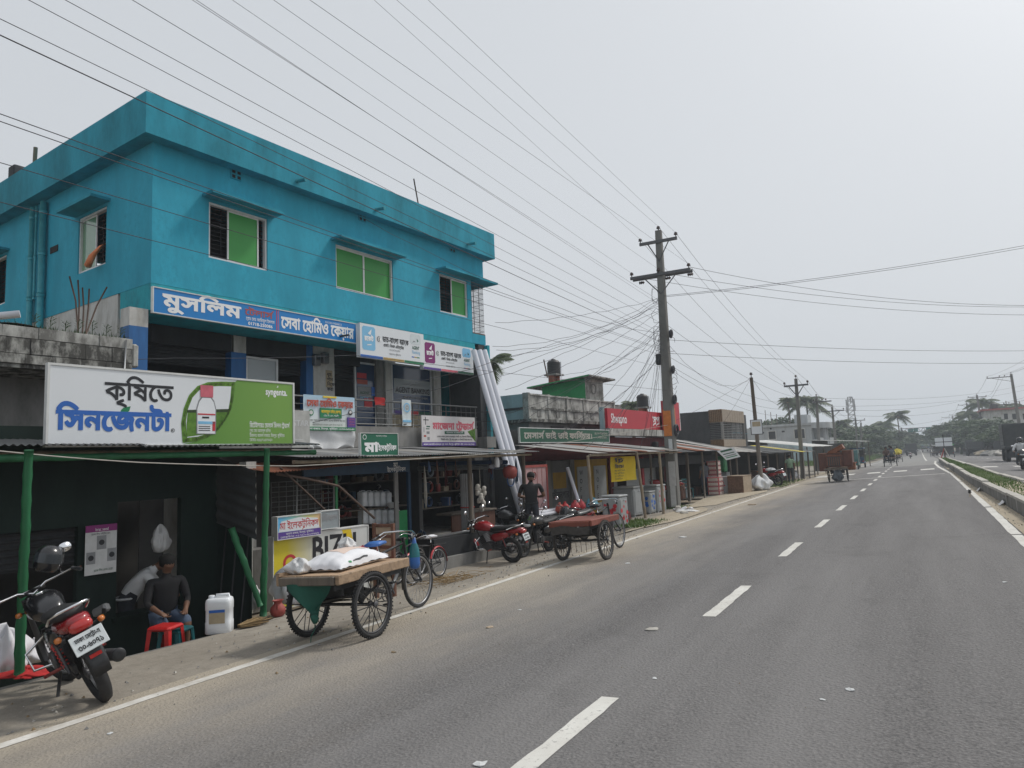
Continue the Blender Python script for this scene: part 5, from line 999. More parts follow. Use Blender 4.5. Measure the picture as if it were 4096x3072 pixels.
# display door, pipes and cabinets
s0, zt = SZ(2094, 1862, 2.5); s1, _ = SZ(2205, 2000, 2.5); t = rowthing('pink_door_leaf', 'pink moulded plastic door leaf standing behind the man in black', 'door', s0, 2.5, -.41, rad(4)); w = s1-s0; h = zt+.41
ob('leaf', lbox((-.04, .0, 0), (0, w, h)), 'pink_door', t)
for lo, hi in (((0, 0, 0), (.02, .07, h)), ((0, w-.07, 0), (.02, w, h)), ((0, .07, h-.07), (.02, w-.07, h)), ((0, .07, 0), (.02, w-.07, .07))): ob('moulding', lbox(lo, hi), 'terracotta', t)
ob('scroll', MB().torus(.10, .012, 20, 6, (.01, w*.42, h*.84), 'x'), 'terracotta', t)
for k in range(3): ob('groove', lbox((.0, w*(.35+.2*k), .1), (.006, w*(.35+.2*k)+.012, h-.1)), 'terracotta', t)
p, q = SZ(2270, 1870, 2.8), SZ(2302, 2005, 2.8); solo('leaning_pipe', MB().tube([W(p[0], 2.8, p[1]), W(q[0], 3.0, q[1]-.3)], .05, 12), 'pvc_white', 'short white plastic pipe leaning before the grey shutter', 'pipe')
for k in range(5): z_ = .12+.05*(k//3); solo('lying_pipe', MB().tube([W(8.6+.1*(k % 3), 2.75+.12*(k % 3), z_+.02), W(11.6, 2.65+.12*(k % 3), z_+.02)], .05, 12), 'pvc_white', 'white plastic pipe lying on the low rack by the parked motorcycles', 'pipe', group='white pipes on the low rack')
solo('pipe_rack', lbox((-.3, 0, -.45), (.3, 3.0, 0)).xf(Matrix.Translation(W(8.8, 2.85, .08)) @ Euler(rowrot()).to_matrix().to_4x4()), 'shutter_dark', 'low dark bench under the white pipes', 'bench')
for k, (u, v, sz) in enumerate(((2238, 2018, .16), (2260, 2015, .17), (2300, 2013, .19), (2325, 2018, .17))):
    s_, z_ = SZ(u, v, 3.05); t = rowthing('plastic_jug', ('small dark red plastic jug', 'red plastic jug with narrow neck', 'round salmon red plastic jug', 'pale red plastic jug')[k]+' on the pipe rack by the red cart', 'jug', s_, 3.05, .12); ob('body', MB().lathe([(sz*.5, 0), (sz*.75, .04), (sz*.8, .12), (sz*.5, .22), (sz*.2, .26), (sz*.22, .30)], 14), ('ink_brick', 'plastic_red', 'plastic_pinkred', 'plastic_pinkred')[k], t); ob('handle', MB().torus(.05, .012, 12, 6, (0, sz*.8, .15), 'x'), 'plastic_red', t)
heap('teal_bundle', 'teal plastic bundle on the rack behind the red cart', W(SZ(2372, 2040, 3.2)[0], 3.2, .08), (.35, .4, .32), 'tarp_blue', 9, 'bundle')
def cabinet(name, label, p, w_, d_, h_, m, deco=None, rot=None, drawers=0, frontm=None):
    """moulded plastic cabinet: body, lid, plinth feet, front panel"""
    t = thing(name, label, 'cabinet', p, -BYAW if rot is None else rot)
    ob('body', MB().rbox((0, 0, h_*.48), (d_, w_, h_*.88), .03), m, t); ob('lid', MB().rbox((0, 0, h_*.95), (d_*1.06, w_*1.06, h_*.06), .02), m, t)
    for a in (-1, 1):
        for b in (-1, 1): ob('foot', MB().box((a*d_*.4, b*w_*.4, h_*.03), (d_*.14, w_*.14, h_*.07)), m, t)
    for face in (0, 1):
        if face == 0: f = ob('door_panel', MB().rbox((d_*.5+.006, 0, h_*.48), (.016, w_*.8, h_*.72), .006), frontm or m, t)
        else: f = ob('side_panel', MB().rbox((0, -w_*.5-.006, h_*.48), (d_*.8, .016, h_*.72), .006), frontm or m, t)
    ob('latch', MB().rbox((d_*.5+.02, -w_*.0, h_*.82), (.02, .06, .04), .006), m, t)
    if deco: 
        r = random.Random(int(p.x*100)); 
        for k in range(10):
            ob('flower_print', MB().add([(d_*.5+.016, r.uniform(-.35, .35)*w_, z) for z in [0]][:0] or [(d_*.5+.017, y+.06*math.cos(q)*rr, z+.06*math.sin(q)*rr) for y, z, rr in [(r.uniform(-.32, .32)*w_, h_*r.uniform(.2, .8), r.uniform(.5, 1.2))] for q in [0, 1.05, 2.1, 3.14, 4.2, 5.24]], [(0, 1, 2, 3, 4, 5)]), deco, t)
            ob('flower_print', MB().add([(x+.06*math.cos(q)*rr, -w_*.5-.017, z+.06*math.sin(q)*rr) for x, z, rr in [(r.uniform(-.32, .32)*d_, h_*r.uniform(.15, .7), r.uniform(.5, 1.2))] for q in [0, 1.05, 2.1, 3.14, 4.2, 5.24]], [(0, 1, 2, 3, 4, 5)]), deco, t)
    return t
def capl(u, v, o_ = None): return G(u, v)
cabinet('storage_cabinet', 'flower printed plastic cabinet behind the red cart', W(SZ(2490, 2060, 4.3)[0]-.35, 4.25, -.38), .55, .55, .95, 'cabinet_grey', 'ink_red'); cabinet('storage_cabinet', 'large plain grey plastic cabinet beside the leaning bamboo post', G(2550, 2068)+Vector((-.40, .35, 0)), .80, .75, 1.02, 'cabinet_grey')
cabinet('storage_cabinet', 'low grey plastic cabinet between bamboo post and flowered cabinet', G(2598, 2058)+Vector((-.2, .3, 0)), .5, .5, .80, 'cabinet_grey', 'ink_blue'); cabinet('storage_cabinet', 'tall grey cabinet with red flower print beside the awning end post', G(2628, 2052)+Vector((-.25, .5, 0)), .75, .6, .98, 'cabinet_grey', 'ink_red')
solo('concrete_stump', MB().rbox((0, 0, .22), (.30, .26, .5), .03, (0, rad(-8), 0)), 'maroon_wall', 'maroon painted concrete stump behind the red cart wheel', 'stump', G(2505, 2110))
# ------------------------------------------------------------------ wheels, carts, cycles, motorcycles
def wheel(parent, c, R, rt, spokes=18, tyre='tyre', rim='rim_steel', spoke_r=.0022, disc=False, wob=0, hub_r=.022, knob=False, rz=0):
    w = ob('wheel', MB().torus(R-rt, rt, 40, 8), tyre, parent, c, (0, 0, rz))
    ob('rim', MB().torus(R-2*rt-.006, .011, 36, 6, flat=1.4), rim, w); ob('hub', MB().lathe([(.012, -.06), (hub_r, -.05), (hub_r*1.3, -.045), (hub_r*.7, -.03), (hub_r*.7, .03), (hub_r*1.3, .045), (hub_r, .05), (.012, .06)], 12, axis='y'), 'dull_metal', w)
    L = R-2*rt-.01; me = None
    for k in range(spokes):
        if me is None: me = MB().tube([(.0, .035, hub_r*.8), (0, 0, L)], spoke_r, 4, cap=False).mesh('spoke', rim if spoke_r < .004 else 'black_iron')
        o = link('spoke', me, w); o.rotation_euler = (0, 2*math.pi*(k+(.35 if k % 2 else 0))/spokes, 0)
        if k % 2: o.scale = (1, -1, 1)
    if knob:
        mb = MB()
        for k in range(56):
            a = 2*math.pi*k/56
            for sgn in (-1, 1): mb.box(((R-.003)*math.cos(a), sgn*rt*.55, (R-.003)*math.sin(a)), (.012, rt*.7, .016), (0, -a, sgn*.3))
        ob('tread', mb, tyre, w)
    return w
def arc_fender(name, parent, c, R, w_, a0, a1, m, n=16, th=.004):
    def f(a, b):
        q = a0+(a1-a0)*a; y = (b-.5)*w_; rr = R - .35*w_*abs(2*b-1)**2.2; return (c[0]+rr*math.cos(q), c[1]+y, c[2]+rr*math.sin(q))
    return ob(name, MB().grid(f, n, 8).grid(lambda a, b: tuple(Vector(f(1-a, b))-Vector((math.cos(a0+(a1-a0)*(1-a))*th, 0, math.sin(a0+(a1-a0)*(1-a))*th))), n, 8), m, parent)
TILT = -math.atan(SLOPE)
def van(name, label, p, heading, deckm, edgem, track=.90, base=1.62, detail=True, deck=(-.53, .80, .405), ztop=.75, group=None):
    """pedal cargo cart: origin at the rear axle on the ground, x forward"""
    t = thing(name, label, 'cargo cart', p, 0, group, (TILT, 0, heading)); R = .355; sp = 18 if detail else 10
    for y in (-1, 1): wheel(t, (0, y*track/2, R), R, .026, sp, 'tyre_dusty' if deckm == 'plank_red' else 'tyre', 'dull_metal', .0062, knob=detail, hub_r=.03)
    wheel(t, (base, 0, R), R, .021, 26 if detail else 10, 'tyre', 'rim_steel', .0022)
    x0, x1, hw = deck; n = 7; th = .035
    for k in range(n):
        a = -hw+2*hw*k/n; ob('deck_plank', MB().box(((x0+x1)/2, a+hw/n, ztop-th/2), (x1-x0-.05, 2*hw/n-.008, th)), deckm, t)
    for y in (-1, 1): ob('side_beam', MB().rbox(((x0+x1)/2, y*(hw-.0), ztop-.05), (x1-x0, .05, .105), .008), edgem, t)
    for x in (x0, x1): ob('end_beam', MB().rbox((x, 0, ztop-.055), (.05, 2*hw-.06, .09), .008), deckm if deckm == 'plank_red' else 'wood_old', t)
    for y in (-.3, .3): ob('bearer', MB().box(((x0+x1)/2, y, ztop-.13), (x1-x0-.1, .05, .08)), 'black_iron', t)
    ob('axle', MB().tube([(0, -track/2-.05, R), (0, track/2+.05, R)], .018, 8), 'black_iron', t)
    for y in (-.3, .3):
        for k in range(5): ob('leaf_spring', MB().tube([(-.34+.06*k, y, .52-.018*k), (0, y, .43-.018*k), (.34-.06*k, y, .52-.018*k)], .012, 5), 'black_iron', t)
        for x in (-.34, .34): ob('spring_hanger', MB().box((x, y, .62), (.03, .05, .22)), 'black_iron', t)
    ob('chassis_bar', MB().tube([(-.4, 0, .45), (.7, 0, .40), (.98, 0, .30)], .02, 8), 'black_iron', t); ob('chassis_bar', MB().box((-.05, 0, .52), (.08, .7, .16)), 'black_iron', t)
    f = ob('frame', MB().tube([(.95, 0, .30), (1.33, 0, .72)], .022, 8), 'moto_grey', t)
    for a, b, r_ in (((.95, 0, .30), (.78, 0, .86), .017), ((.80, 0, .80), (1.32, 0, .88), .017), ((1.31, 0, .95), (1.38, 0, .66), .022), ((.95, 0, .30), (.45, 0, .45), .018), ((1.37, 0, .66), (1.10, .09, .30), .01), ((1.38, .05, .66), (base, .055, R), .013), ((1.38, -.05, .66), (base, -.055, R), .013)): ob('frame_tube', MB().tube([a, b], r_, 8), 'black_iron', t)
    h = ob('handlebar', MB().tube([(1.18, .30, .98), (1.22, .22, 1.03), (1.31, .06, 1.03), (1.31, -.06, 1.03), (1.22, -.22, 1.03), (1.18, -.30, .98)], .012, 8), 'chrome', t)
    for y in (-1, 1): ob('grip', MB().tube([(1.19, y*.28, .985), (1.06, y*.30, .95)], .018, 8), 'plastic_black', h); ob('brake_lever', MB().tube([(1.24, y*.2, 1.0), (1.12, y*.26, .94)], .006, 5), 'chrome', h)
    s = ob('saddle', MB().loft([((.62, 0, .93), (0, .10, 0), (0, 0, .02)), ((.70, 0, .94), (0, .11, 0), (0, 0, .035)), ((.80, 0, .94), (0, .07, 0), (0, 0, .03)), ((.92, 0, .935), (0, .025, 0), (0, 0, .02))], 12), 'plastic_blue' if detail and deckm == 'plank' else 'seat_black', t); ob('seat_post', MB().tube([(.78, 0, .80), (.75, 0, .92)], .013, 6), 'chrome', s)
    c = ob('crank', MB().torus(.09, .008, 20, 5, (.95, .05, .30)), 'dull_metal', t); ob('crank_arm', MB().tube([(.95, .07, .30), (1.04, .08, .16)], .01, 5), 'dull_metal', c); ob('crank_arm', MB().tube([(.95, -.07, .30), (.86, -.08, .44)], .01, 5), 'dull_metal', c)
    for x, y, z in ((1.05, .12, .15), (.85, -.12, .45)): ob('pedal', MB().box((x, y, z), (.08, .07, .02)), 'plastic_black', c)
    arc_fender('mudguard', t, (base, 0, R), R+.02, .05, rad(70), rad(190), 'tyre_dusty'); ob('chain', MB().tube([(.95, .05, .39), (.1, .05, .40)], .006, 4).tube([(.95, .05, .21), (.1, .05, .32)], .006, 4), 'black_iron', t)
    return t
def mid(a, b): return (a+b)/2
A, B, F = G(1238, 2546), G(1502, 2549), G(1680, 2431)
c1 = (A+B)/2; hd = math.atan2(F.y-c1.y, F.x-c1.x); CART1 = van('cargo_cart', 'wooden flatbed pedal cart loaded with a white sack beside the green shed', c1, hd, 'plank', 'wood_edge', (A-B).length, (F-c1).length)
ob('apron_cloth', MB().grid(lambda a, b: (-.52+.06*math.sin(a*5)+.05*b, -.32+.56*a+(.5-a)*.55*b**1.5, .66-.38*b*(1-.5*abs(a-.55))+.015*math.sin(a*9)), 12, 8), 'cloth_green', CART1); ob('apron_knot', MB().loft([((-.49, -.04, .34), (.03, 0, 0), (0, .03, 0)), ((-.48, -.05, .30), (.045, 0, 0), (0, .04, 0)), ((-.48, -.05, .25), (.02, 0, 0), (0, .02, 0))], 8), 'cloth_green', CART1); ob('drawstring', MB().tube([(-.48, -.05, .27), (-.46, -.02, .18), (-.47, 0.02, .12), (-.45, .05, .05)], .006, 4), 'cloth_green', CART1)
ob('deck_rail', MB().box((.0, .38, .768), (1.1, .045, .035), (0, 0, 0)), 'wood_edge', CART1)
A, B, F = G(2251, 2243), G(2435, 2236), G(2481, 2191)
c2 = (A+B)/2; hd2 = math.atan2(F.y-c2.y, F.x-c2.x); CART2 = van('cargo_cart', 'empty pedal cart with dark red plank deck beside the parked motorcycles', c2, hd2, 'plank_red', 'plank_red', (A-B).length, (F-c2).length)
for k in range(7): ob('chain_hook', MB().tube([(-.35+.0*k, -.30+.10*k, .36), (-.35, -.30+.10*k, .18)], .005, 4), 'rusty_iron', CART2)
ob('apron_cloth', MB().grid(lambda a, b: (-.56, -.38+.76*a, .66-.14*b-.02*math.sin(a*7)), 8, 2), 'tyre_dusty', CART2)
# sack and bags on the loaded cart
def oncart(c, hd_, x, y, z): return Matrix.Translation(c) @ Euler((TILT, 0, hd_)).to_matrix().to_4x4() @ Vector((x, y, z))
mb = MB(); n = 24
def sack(a, b, L=1.0, Wd=.60, H_=.20):
    x = (a-.5)*L; y = (b-.5)*Wd; e = max(abs(2*a-1), abs(2*b-1)); px, py = 1-abs(2*a-1)**2.2, 1-abs(2*b-1)**2.2
    return x, y, px*py
def sk(a, b):
    x, y, k = sack(a, b); return (x*(1-.07*(1-abs(2*b-1)**2)*abs(2*a-1)**3), y*(1-.12*(1-abs(2*a-1)**2)*abs(2*b-1)**3), .035+.175*k**.55+.008*math.sin(13*a+7*b)*k**.5+.006*math.sin(29*b+11*a)*(1-k)**.6+.004*math.sin(41*a-9*b)*(1-k))
def sk2(a, b):
    x, y, k = sack(a, b); return (x*(1-.07*(1-abs(2*b-1)**2)*abs(2*a-1)**3), y*(1-.12*(1-abs(2*a-1)**2)*abs(2*b-1)**3), .03-.028*k**.3)
mb.grid(sk, 56, 36); mb.grid(lambda a, b: sk2(1-a, b), 20, 14)
t = thing('grain_sack', 'full white woven sack with faint print lying on the wooden cart', 'sack', oncart(c1, hd, .14, .02, .752), 0, None, (TILT, 0, hd+rad(4))); ob('body', mb, 'sack_white', t)
ob('top_print', MB().grid(lambda a, b: tuple(Vector(sk(.28+.48*a, .25+.5*b))+Vector((0, 0, .003))), 14, 10), 'sack_print', t); ob('seam', MB().tube([Vector(sk(.985, .04+.92*k/12))+Vector((.02, 0, .0)) for k in range(13)], .012, 6), 'sack_white', t)
for k in range(12): ob('side_print', MB().grid(lambda a, b: tuple(Vector(sk(.30+.025*k+.018*a, .028+.02*b))+Vector((0, -.004, .003))), 2, 2), 'ink_black', t)
ob('side_print', MB().grid(lambda a, b: tuple(Vector(sk(.20+.06*a, .022+.03*b))+Vector((0, -.004, .003))), 2, 2), 'plastic_green', t)
heap('plastic_bag', 'knotted clear plastic bag on the rear corner of the wooden cart', oncart(c1, hd, -.34, .27, .75), (.30, .24, .15), 'poly_bag', 11, 'bag'); heap('plastic_bag', 'crumpled white plastic bag on top of the grain sack', oncart(c1, hd, .42, .18, .92), (.2, .18, .12), 'poly_bag', 12, 'bag')
heap('pink_cloth', 'pink cloth bundle at the front of the wooden cart deck', oncart(c1, hd, .70, .20, .75), (.24, .22, .15), 'ink_pink', 13, 'cloth')
def bk0(u, o_): z_ = W(SZ(u, 2200, o_)[0], o_, 0); return Vector((z_.x, z_.y, gz(z_.x, z_.y)))
# wooden chair with panelled back and red cushion
p = bk0(1502, 4.45); t = thing('wooden_chair', 'brown wooden chair with three panel back and red cushion behind the sack', 'chair', p, hd-rad(95)); mb = None
for x in (-.17, .17): ob('back_post', MB().box((x, .18, .52), (.045, .045, 1.02)), 'frame_wood', t); ob('front_leg', MB().box((x, -.18, .23), (.045, .045, .46)), 'frame_wood', t)
for z in (.55, .70, .85, 1.0): ob('back_rail', MB().box((0, .18, z), (.30, .035, .04)), 'frame_wood', t)
for z in (.625, .775, .925): ob('back_panel', MB().box((0, .18, z), (.28, .015, .10)), 'cardboard', t)
t.scale = (1.22,)*3; ob('seat', MB().box((0, 0, .45), (.40, .42, .03)), 'frame_wood', t); ob('cushion', MB().rbox((0, -.02, .49), (.38, .38, .07), .03), 'plastic_red', t)
def bicycle(name, label, p, heading, R=.30, fender='plastic_pinkred', base=.95, saddle='sack_white', lean=0):
    t = thing(name, label, 'bicycle', p, 0, None, (lean, 0, heading)); rt = .019
    wheel(t, (0, 0, R), R, rt, 20, 'tyre', 'rim_steel', .002); wheel(t, (base, 0, R), R, rt, 20, 'tyre', 'rim_steel', .002)
    ST, HD, BB_ = (.24, 0, R+.42), (base-.20, 0, R+.42), (.40, 0, R-.03)
    for a, b, r_ in ((ST, BB_, .015), (BB_, (base-.17, 0, R+.34), .017), ((.27, 0, R+.36), HD, .015), ((base-.21, 0, R+.46), (base-.15, 0, R+.28), .018), ((base-.15, .04, R+.28), (base, .045, R), .01), ((base-.15, -.04, R+.28), (base, -.045, R), .01), (BB_, (0, .05, R), .01), (BB_, (0, -.05, R), .01), (ST, (0, .05, R), .008), (ST, (0, -.05, R), .008)): ob('frame_tube', MB().tube([a, b], r_, 8), 'black_iron', t)
    ob('saddle', MB().loft([((.10, 0, R+.53), (0, .09, 0), (0, 0, .02)), ((.18, 0, R+.54), (0, .10, 0), (0, 0, .035)), ((.28, 0, R+.54), (0, .05, 0), (0, 0, .028)), ((.38, 0, R+.53), (0, .02, 0), (0, 0, .018))], 12), saddle, t); ob('seat_post', MB().tube([(.24, 0, R+.4), (.22, 0, R+.53)], .012, 6), 'chrome', t)
    ob('handlebar', MB().tube([(base-.38, .27, R+.55), (base-.25, .2, R+.60), (base-.22, 0, R+.56), (base-.25, -.2, R+.60), (base-.38, -.27, R+.55)], .011, 8), 'chrome', t)
    arc_fender('rear_mudguard', t, (0, 0, R), R+.025, .05, rad(20), rad(185), fender); arc_fender('front_mudguard', t, (base, 0, R), R+.025, .05, rad(60), rad(165), fender)
    ob('carrier', MB().tube([(.15, .06, R+.36), (-.25, .06, R+.35), (-.25, -.06, R+.35), (.15, -.06, R+.36)], .006, 5), 'black_iron', t); ob('crank', MB().torus(.08, .007, 18, 5, (.40, .05, R-.03)), 'dull_metal', t); ob('chain', MB().tube([(.4, .05, R+.05), (0, .05, R+.03)], .005, 4).tube([(.4, .05, R-.11), (0, .05, R-.03)], .005, 4), 'black_iron', t)
    return t
def bk(u, o_): s_ = SZ(u, 2200, o_)[0]; z_ = W(s_, o_, 0); return Vector((z_.x, z_.y, gz(z_.x, z_.y)))
p = bk(1757, 3.75); q = bk(1600, 3.95); bicycle('bicycle', 'old bicycle with cream saddle and red rear mudguard behind the loaded cart', p, math.atan2(q.y-p.y, q.x-p.x), .30, lean=rad(4)); bicycle('bicycle', 'dark bicycle standing against the bench behind the loaded cart', bk(1590, 3.5), math.atan2(q.y-p.y, q.x-p.x)-rad(172), .30, 'black_iron', saddle='seat_black')
t = thing('net_bag', 'blue and teal net bag hanging from the cart handlebar', 'bag', oncart(c1, hd, 1.20, -.24, .68)); ob('body', MB().lathe([(.02, -.12), (.055, -.11), (.07, -.05), (.068, .05), (.055, .13), (.03, .2), (.01, .30)], 14), 'plastic_blue', t); ob('neck', MB().lathe([(.072, .03), (.062, .12), (.035, .2)], 14, cap=False), 'plastic_teal', t)
# ---- motorcycles
def motorcycle(name, label, p, heading, lean=8, pitch=0, trim=None, paint='moto_red', seat='seat_black', disc=False, plate=None, steer=0, mirrors=True, sport=False, detail=True, group=None, spokes=True):
    t = thing(name, label, 'motorcycle', p, 0, group, (rad(-lean), pitch, heading)); R = .30; WB = 1.26; trim = trim or paint; sp = 20 if detail else 8
    wr = wheel(t, (0, 0, R), R, .052, sp if not sport else 6, 'tyre', 'rim_steel' if not sport else 'moto_black', .0028 if not sport else .012, hub_r=.05)
    wf = wheel(t, (WB, 0, R), R, .042, sp if not sport else 6, 'tyre', 'rim_steel' if not sport else 'moto_black', .0028 if not sport else .012, hub_r=.045, rz=steer)
    for y in (-.1, .1): ob('swingarm', MB().tube([(0, y, R), (.46, y*.9, .36)], .02, 8), 'black_iron', t)
    for pts, r_ in (([(1.0, 0, .84), (.76, 0, .33), (.42, 0, .31), (.38, 0, .66)], .022), ([(1.0, 0, .86), (.40, 0, .70), (-.18, .10, .76)], .018), ([(.40, 0, .70), (-.18, -.10, .76)], .018)): ob('frame_tube', MB().tube(pts, r_, 8), 'black_iron', t)
    e = ob('engine', MB().rbox((.60, 0, .40), (.32, .22, .22), .05), 'engine', t); ob('cylinder', MB().box((.75, 0, .54), (.15, .16, .24), (0, rad(28), 0)), 'engine', e)
    for k in range(6): ob('cooling_fin', MB().box((.715+.017*k, 0, .47+.033*k), (.20, .21, .009), (0, rad(28), 0)), 'dull_metal', e)
    for y in (-1, 1): ob('crankcase_cover', MB().lathe([(.0, 0), (.085, .0), (.095, .012), (.10, .03)], 16, (.58, y*.115, .39), 'y'), 'dull_metal', e)
    ob('exhaust', MB().tube([(.84, -.05, .56), (.90, -.08, .42), (.80, -.13, .24), (.45, -.15, .24), (.25, -.16, .27)], .02, 8), 'chrome' if paint == 'moto_red' else 'dull_metal', t); ob('muffler', MB().lathe([(.025, -.30), (.05, -.27), (.055, .2), (.03, .30)], 14, (0, 0, 0), 'x').xf(Matrix.Translation((.02, -.17, .33)) @ Euler((0, rad(8), 0)).to_matrix().to_4x4()), 'dull_metal', t)
    ob('muffler_tip', MB().lathe([(.052, 0), (.058, -.02), (.05, -.03), (.02, -.028)], 14, (-.27, -.17, .37), 'x'), 'plastic_black', t)
    tk = ob('fuel_tank', MB().loft([((1.0, 0, .85), (0, .05, 0), (0, 0, .05)), ((.94, 0, .86), (0, .12, 0), (0, 0, .09)), ((.80, 0, .875), (0, .15, 0), (0, 0, .12)), ((.65, 0, .865), (0, .145, 0), (0, 0, .115)), ((.52, 0, .835), (0, .11, 0), (0, 0, .08)), ((.44, 0, .81), (0, .06, 0), (0, 0, .05))], 16, 2.8), trim, t); ob('fuel_cap', MB().lathe([(.04, 0), (.035, .015)], 12, (.76, 0, .985)), 'chrome', tk)
    ob('seat', MB().loft([((.52, 0, .80), (0, .09, 0), (0, 0, .05)), ((.40, 0, .81), (0, .12, 0), (0, 0, .055)), ((.15, 0, .83), (0, .135, 0), (0, 0, .05)), ((-.10, 0, .86), (0, .125, 0), (0, 0, .05)), ((-.28, 0, .87), (0, .09, 0), (0, 0, .035))], 14, 2.8), seat, t)
    for y in (-1, 1): ob('side_panel', MB().loft([((.50, y*.10, .62), (0, .02, 0), (0, 0, .06)), ((.35, y*.125, .62), (0, .03, 0), (0, 0, .10)), ((.15, y*.13, .66), (0, .03, 0), (0, 0, .09)), ((-.02, y*.11, .70), (0, .02, 0), (0, 0, .05))], 10, 2.6), trim, t)
    tl = ob('tail_cowl', MB().loft([((.02, 0, .76), (0, .13, 0), (0, 0, .06)), ((-.18, 0, .77), (0, .125, 0), (0, 0, .065)), ((-.33, 0, .79), (0, .10, 0), (0, 0, .06)), ((-.40, 0, .80), (0, .06, 0), (0, 0, .035))], 14, 2.8), paint, t); ob('tail_light', MB().loft([((-.34, 0, .765), (0, .095, 0), (0, 0, .05)), ((-.42, 0, .765), (0, .085, 0), (0, 0, .045)), ((-.445, 0, .765), (0, .05, 0), (0, 0, .025))], 12, 3), 'lens_red', tl)
    ob('grab_rail', MB().tube([(-.02, .15, .82), (-.25, .15, .90), (-.38, .10, .93), (-.38, -.10, .93), (-.25, -.15, .90), (-.02, -.15, .82)], .012, 7), 'chrome' if not sport else 'black_iron', t)
    fd = ob('rear_fender', MB().loft([((-.30, 0, .72), (0, .085, 0), (.02, 0, 0)), ((-.40, 0, .60), (0, .075, 0), (.012, 0, 0)), ((-.45, 0, .45), (0, .07, 0), (.008, 0, 0)), ((-.46, 0, .34), (0, .06, 0), (.006, 0, 0))], 10, 4), 'plastic_black', t); ob('reflector', MB().box((-.455, 0, .51), (.012, .09, .03)), 'lens_red', fd)
    pl = ob('number_plate', MB().rbox((-.462, 0, .64), (.008, .25, .16), .004, (0, rad(18), 0)), 'plate_white', t)
    if plate:
        q = link('plate_face', None, pl); q.location = (-.484, .115, .566); q.rotation_euler = Euler((0, rad(-18), math.pi), 'XYZ')
        text(q, plate[0], .02, .095, .048, 'ink_black', width=.19, bold=.03, x=.012); text(q, plate[1], .02, .025, .066, 'ink_black', width=.19, bold=.03, x=.012)
    arc_fender('front_fender', t, (WB, 0, R), R+.03, .12, rad(35), rad(165), trim if not sport else 'moto_grey')
    for y in (-.095, .095): ob('fork', MB().tube([(WB, y, R), (WB-.10, y, .55), (1.02, y, .95)], [.026, .026, .018], 8), 'dull_metal' if paint == 'moto_red' else 'black_iron', t)
    if sport: hl = ob('headlight', MB().loft([((1.22, 0, .80), (0, .05, 0), (0, 0, .05)), ((1.18, 0, .84), (0, .13, 0), (0, 0, .10)), ((1.08, 0, .93), (0, .16, 0), (0, 0, .13)), ((1.0, 0, .98), (0, .10, 0), (0, 0, .10))], 12, 2.6), 'moto_black', t); ob('lamp_glass', MB().loft([((1.235, 0, .79), (0, .06, 0), (0, 0, .03)), ((1.19, 0, .81), (0, .12, 0), (0, 0, .05))], 10, 2.5), 'lens_clear', hl)
    else: hl = ob('headlight', MB().lathe([(.03, -.10), (.08, -.06), (.10, 0), (.105, .04)], 18, (1.12, 0, .86), 'x'), 'chrome' if paint == 'moto_red' else 'moto_black', t); ob('lamp_glass', MB().lathe([(.098, .0), (.06, .025), (.001, .03)], 18, (1.16, 0, .86), 'x'), 'lens_clear', hl)
    ob('instrument', MB().lathe([(.05, 0), (.055, .03), (.05, .035)], 14, (1.05, .06, .98)).lathe([(.05, 0), (.055, .03), (.05, .035)], 14, (1.05, -.06, .98)), 'plastic_black', t); ob('dial', MB().lathe([(.044, .036), (.001, .037)], 14, (1.05, .06, .98)).lathe([(.044, .036), (.001, .037)], 14, (1.05, -.06, .98)), 'lens_clear', t)
    hb = ob('handlebar', MB().tube([(.84, .38, 1.02), (.92, .34, 1.05), (1.0, .12, 1.03), (1.02, 0, .97), (1.0, -.12, 1.03), (.92, -.34, 1.05), (.84, -.38, 1.02)], .012, 8), 'chrome' if not sport else 'black_iron', t)
    for y in (-1, 1):
        ob('grip', MB().tube([(.92, y*.345, 1.05), (.82, y*.39, 1.015)], .018, 8), 'plastic_black', hb); ob('lever', MB().tube([(.96, y*.26, 1.05), (.93, y*.42, 1.03)], .007, 5), 'chrome', hb)
        if mirrors: m_ = ob('mirror', MB().tube([(.96, y*.25, 1.05), (.99, y*.30, 1.18), (.97, y*.36, 1.24)], .006, 5), 'black_iron', hb); ob('mirror_glass', MB().loft([((.985, y*.37, 1.26), (0, .03, 0), (0, 0, .03)), ((.975, y*.37, 1.26), (0, .055, 0), (0, 0, .045)), ((.955, y*.37, 1.26), (0, .055, 0), (0, 0, .045))], 12), ['plastic_black', 'mirror'][1], m_)
        for x, z, w_ in ((1.10, .83, .15), (-.30, .72, .15)): i_ = ob('indicator_stem', MB().tube([(x, y*.06, z), (x, y*w_, z)], .009, 6), 'plastic_black', t); ob('indicator', MB().loft([((x-.03, y*(w_+.01), z), (0, .015, 0), (0, 0, .015)), ((x, y*(w_+.015), z), (0, .03, 0), (0, 0, .027)), ((x+.035, y*(w_+.01), z), (0, .018, 0), (0, 0, .015))], 10), 'lens_amber', i_)
        s_ = ob('shock_absorber', MB().tube([(.03, y*.14, .36), (.14, y*.14, .70)], .014, 8), 'dull_metal', t); mb = MB(); pts = [(.05+.08*k/60, y*.14+.028*math.cos(k*.72), .42+.22*k/60+.028*math.sin(k*.72)*.3) for k in range(61)]; mb.tube(pts, .006, 5); ob('spring', mb, 'spring_red' if not sport else 'dull_metal', s_)
        ob('foot_peg', MB().tube([(.50, y*.12, .33), (.50, y*.26, .33)], .016, 7), 'terracotta', t)
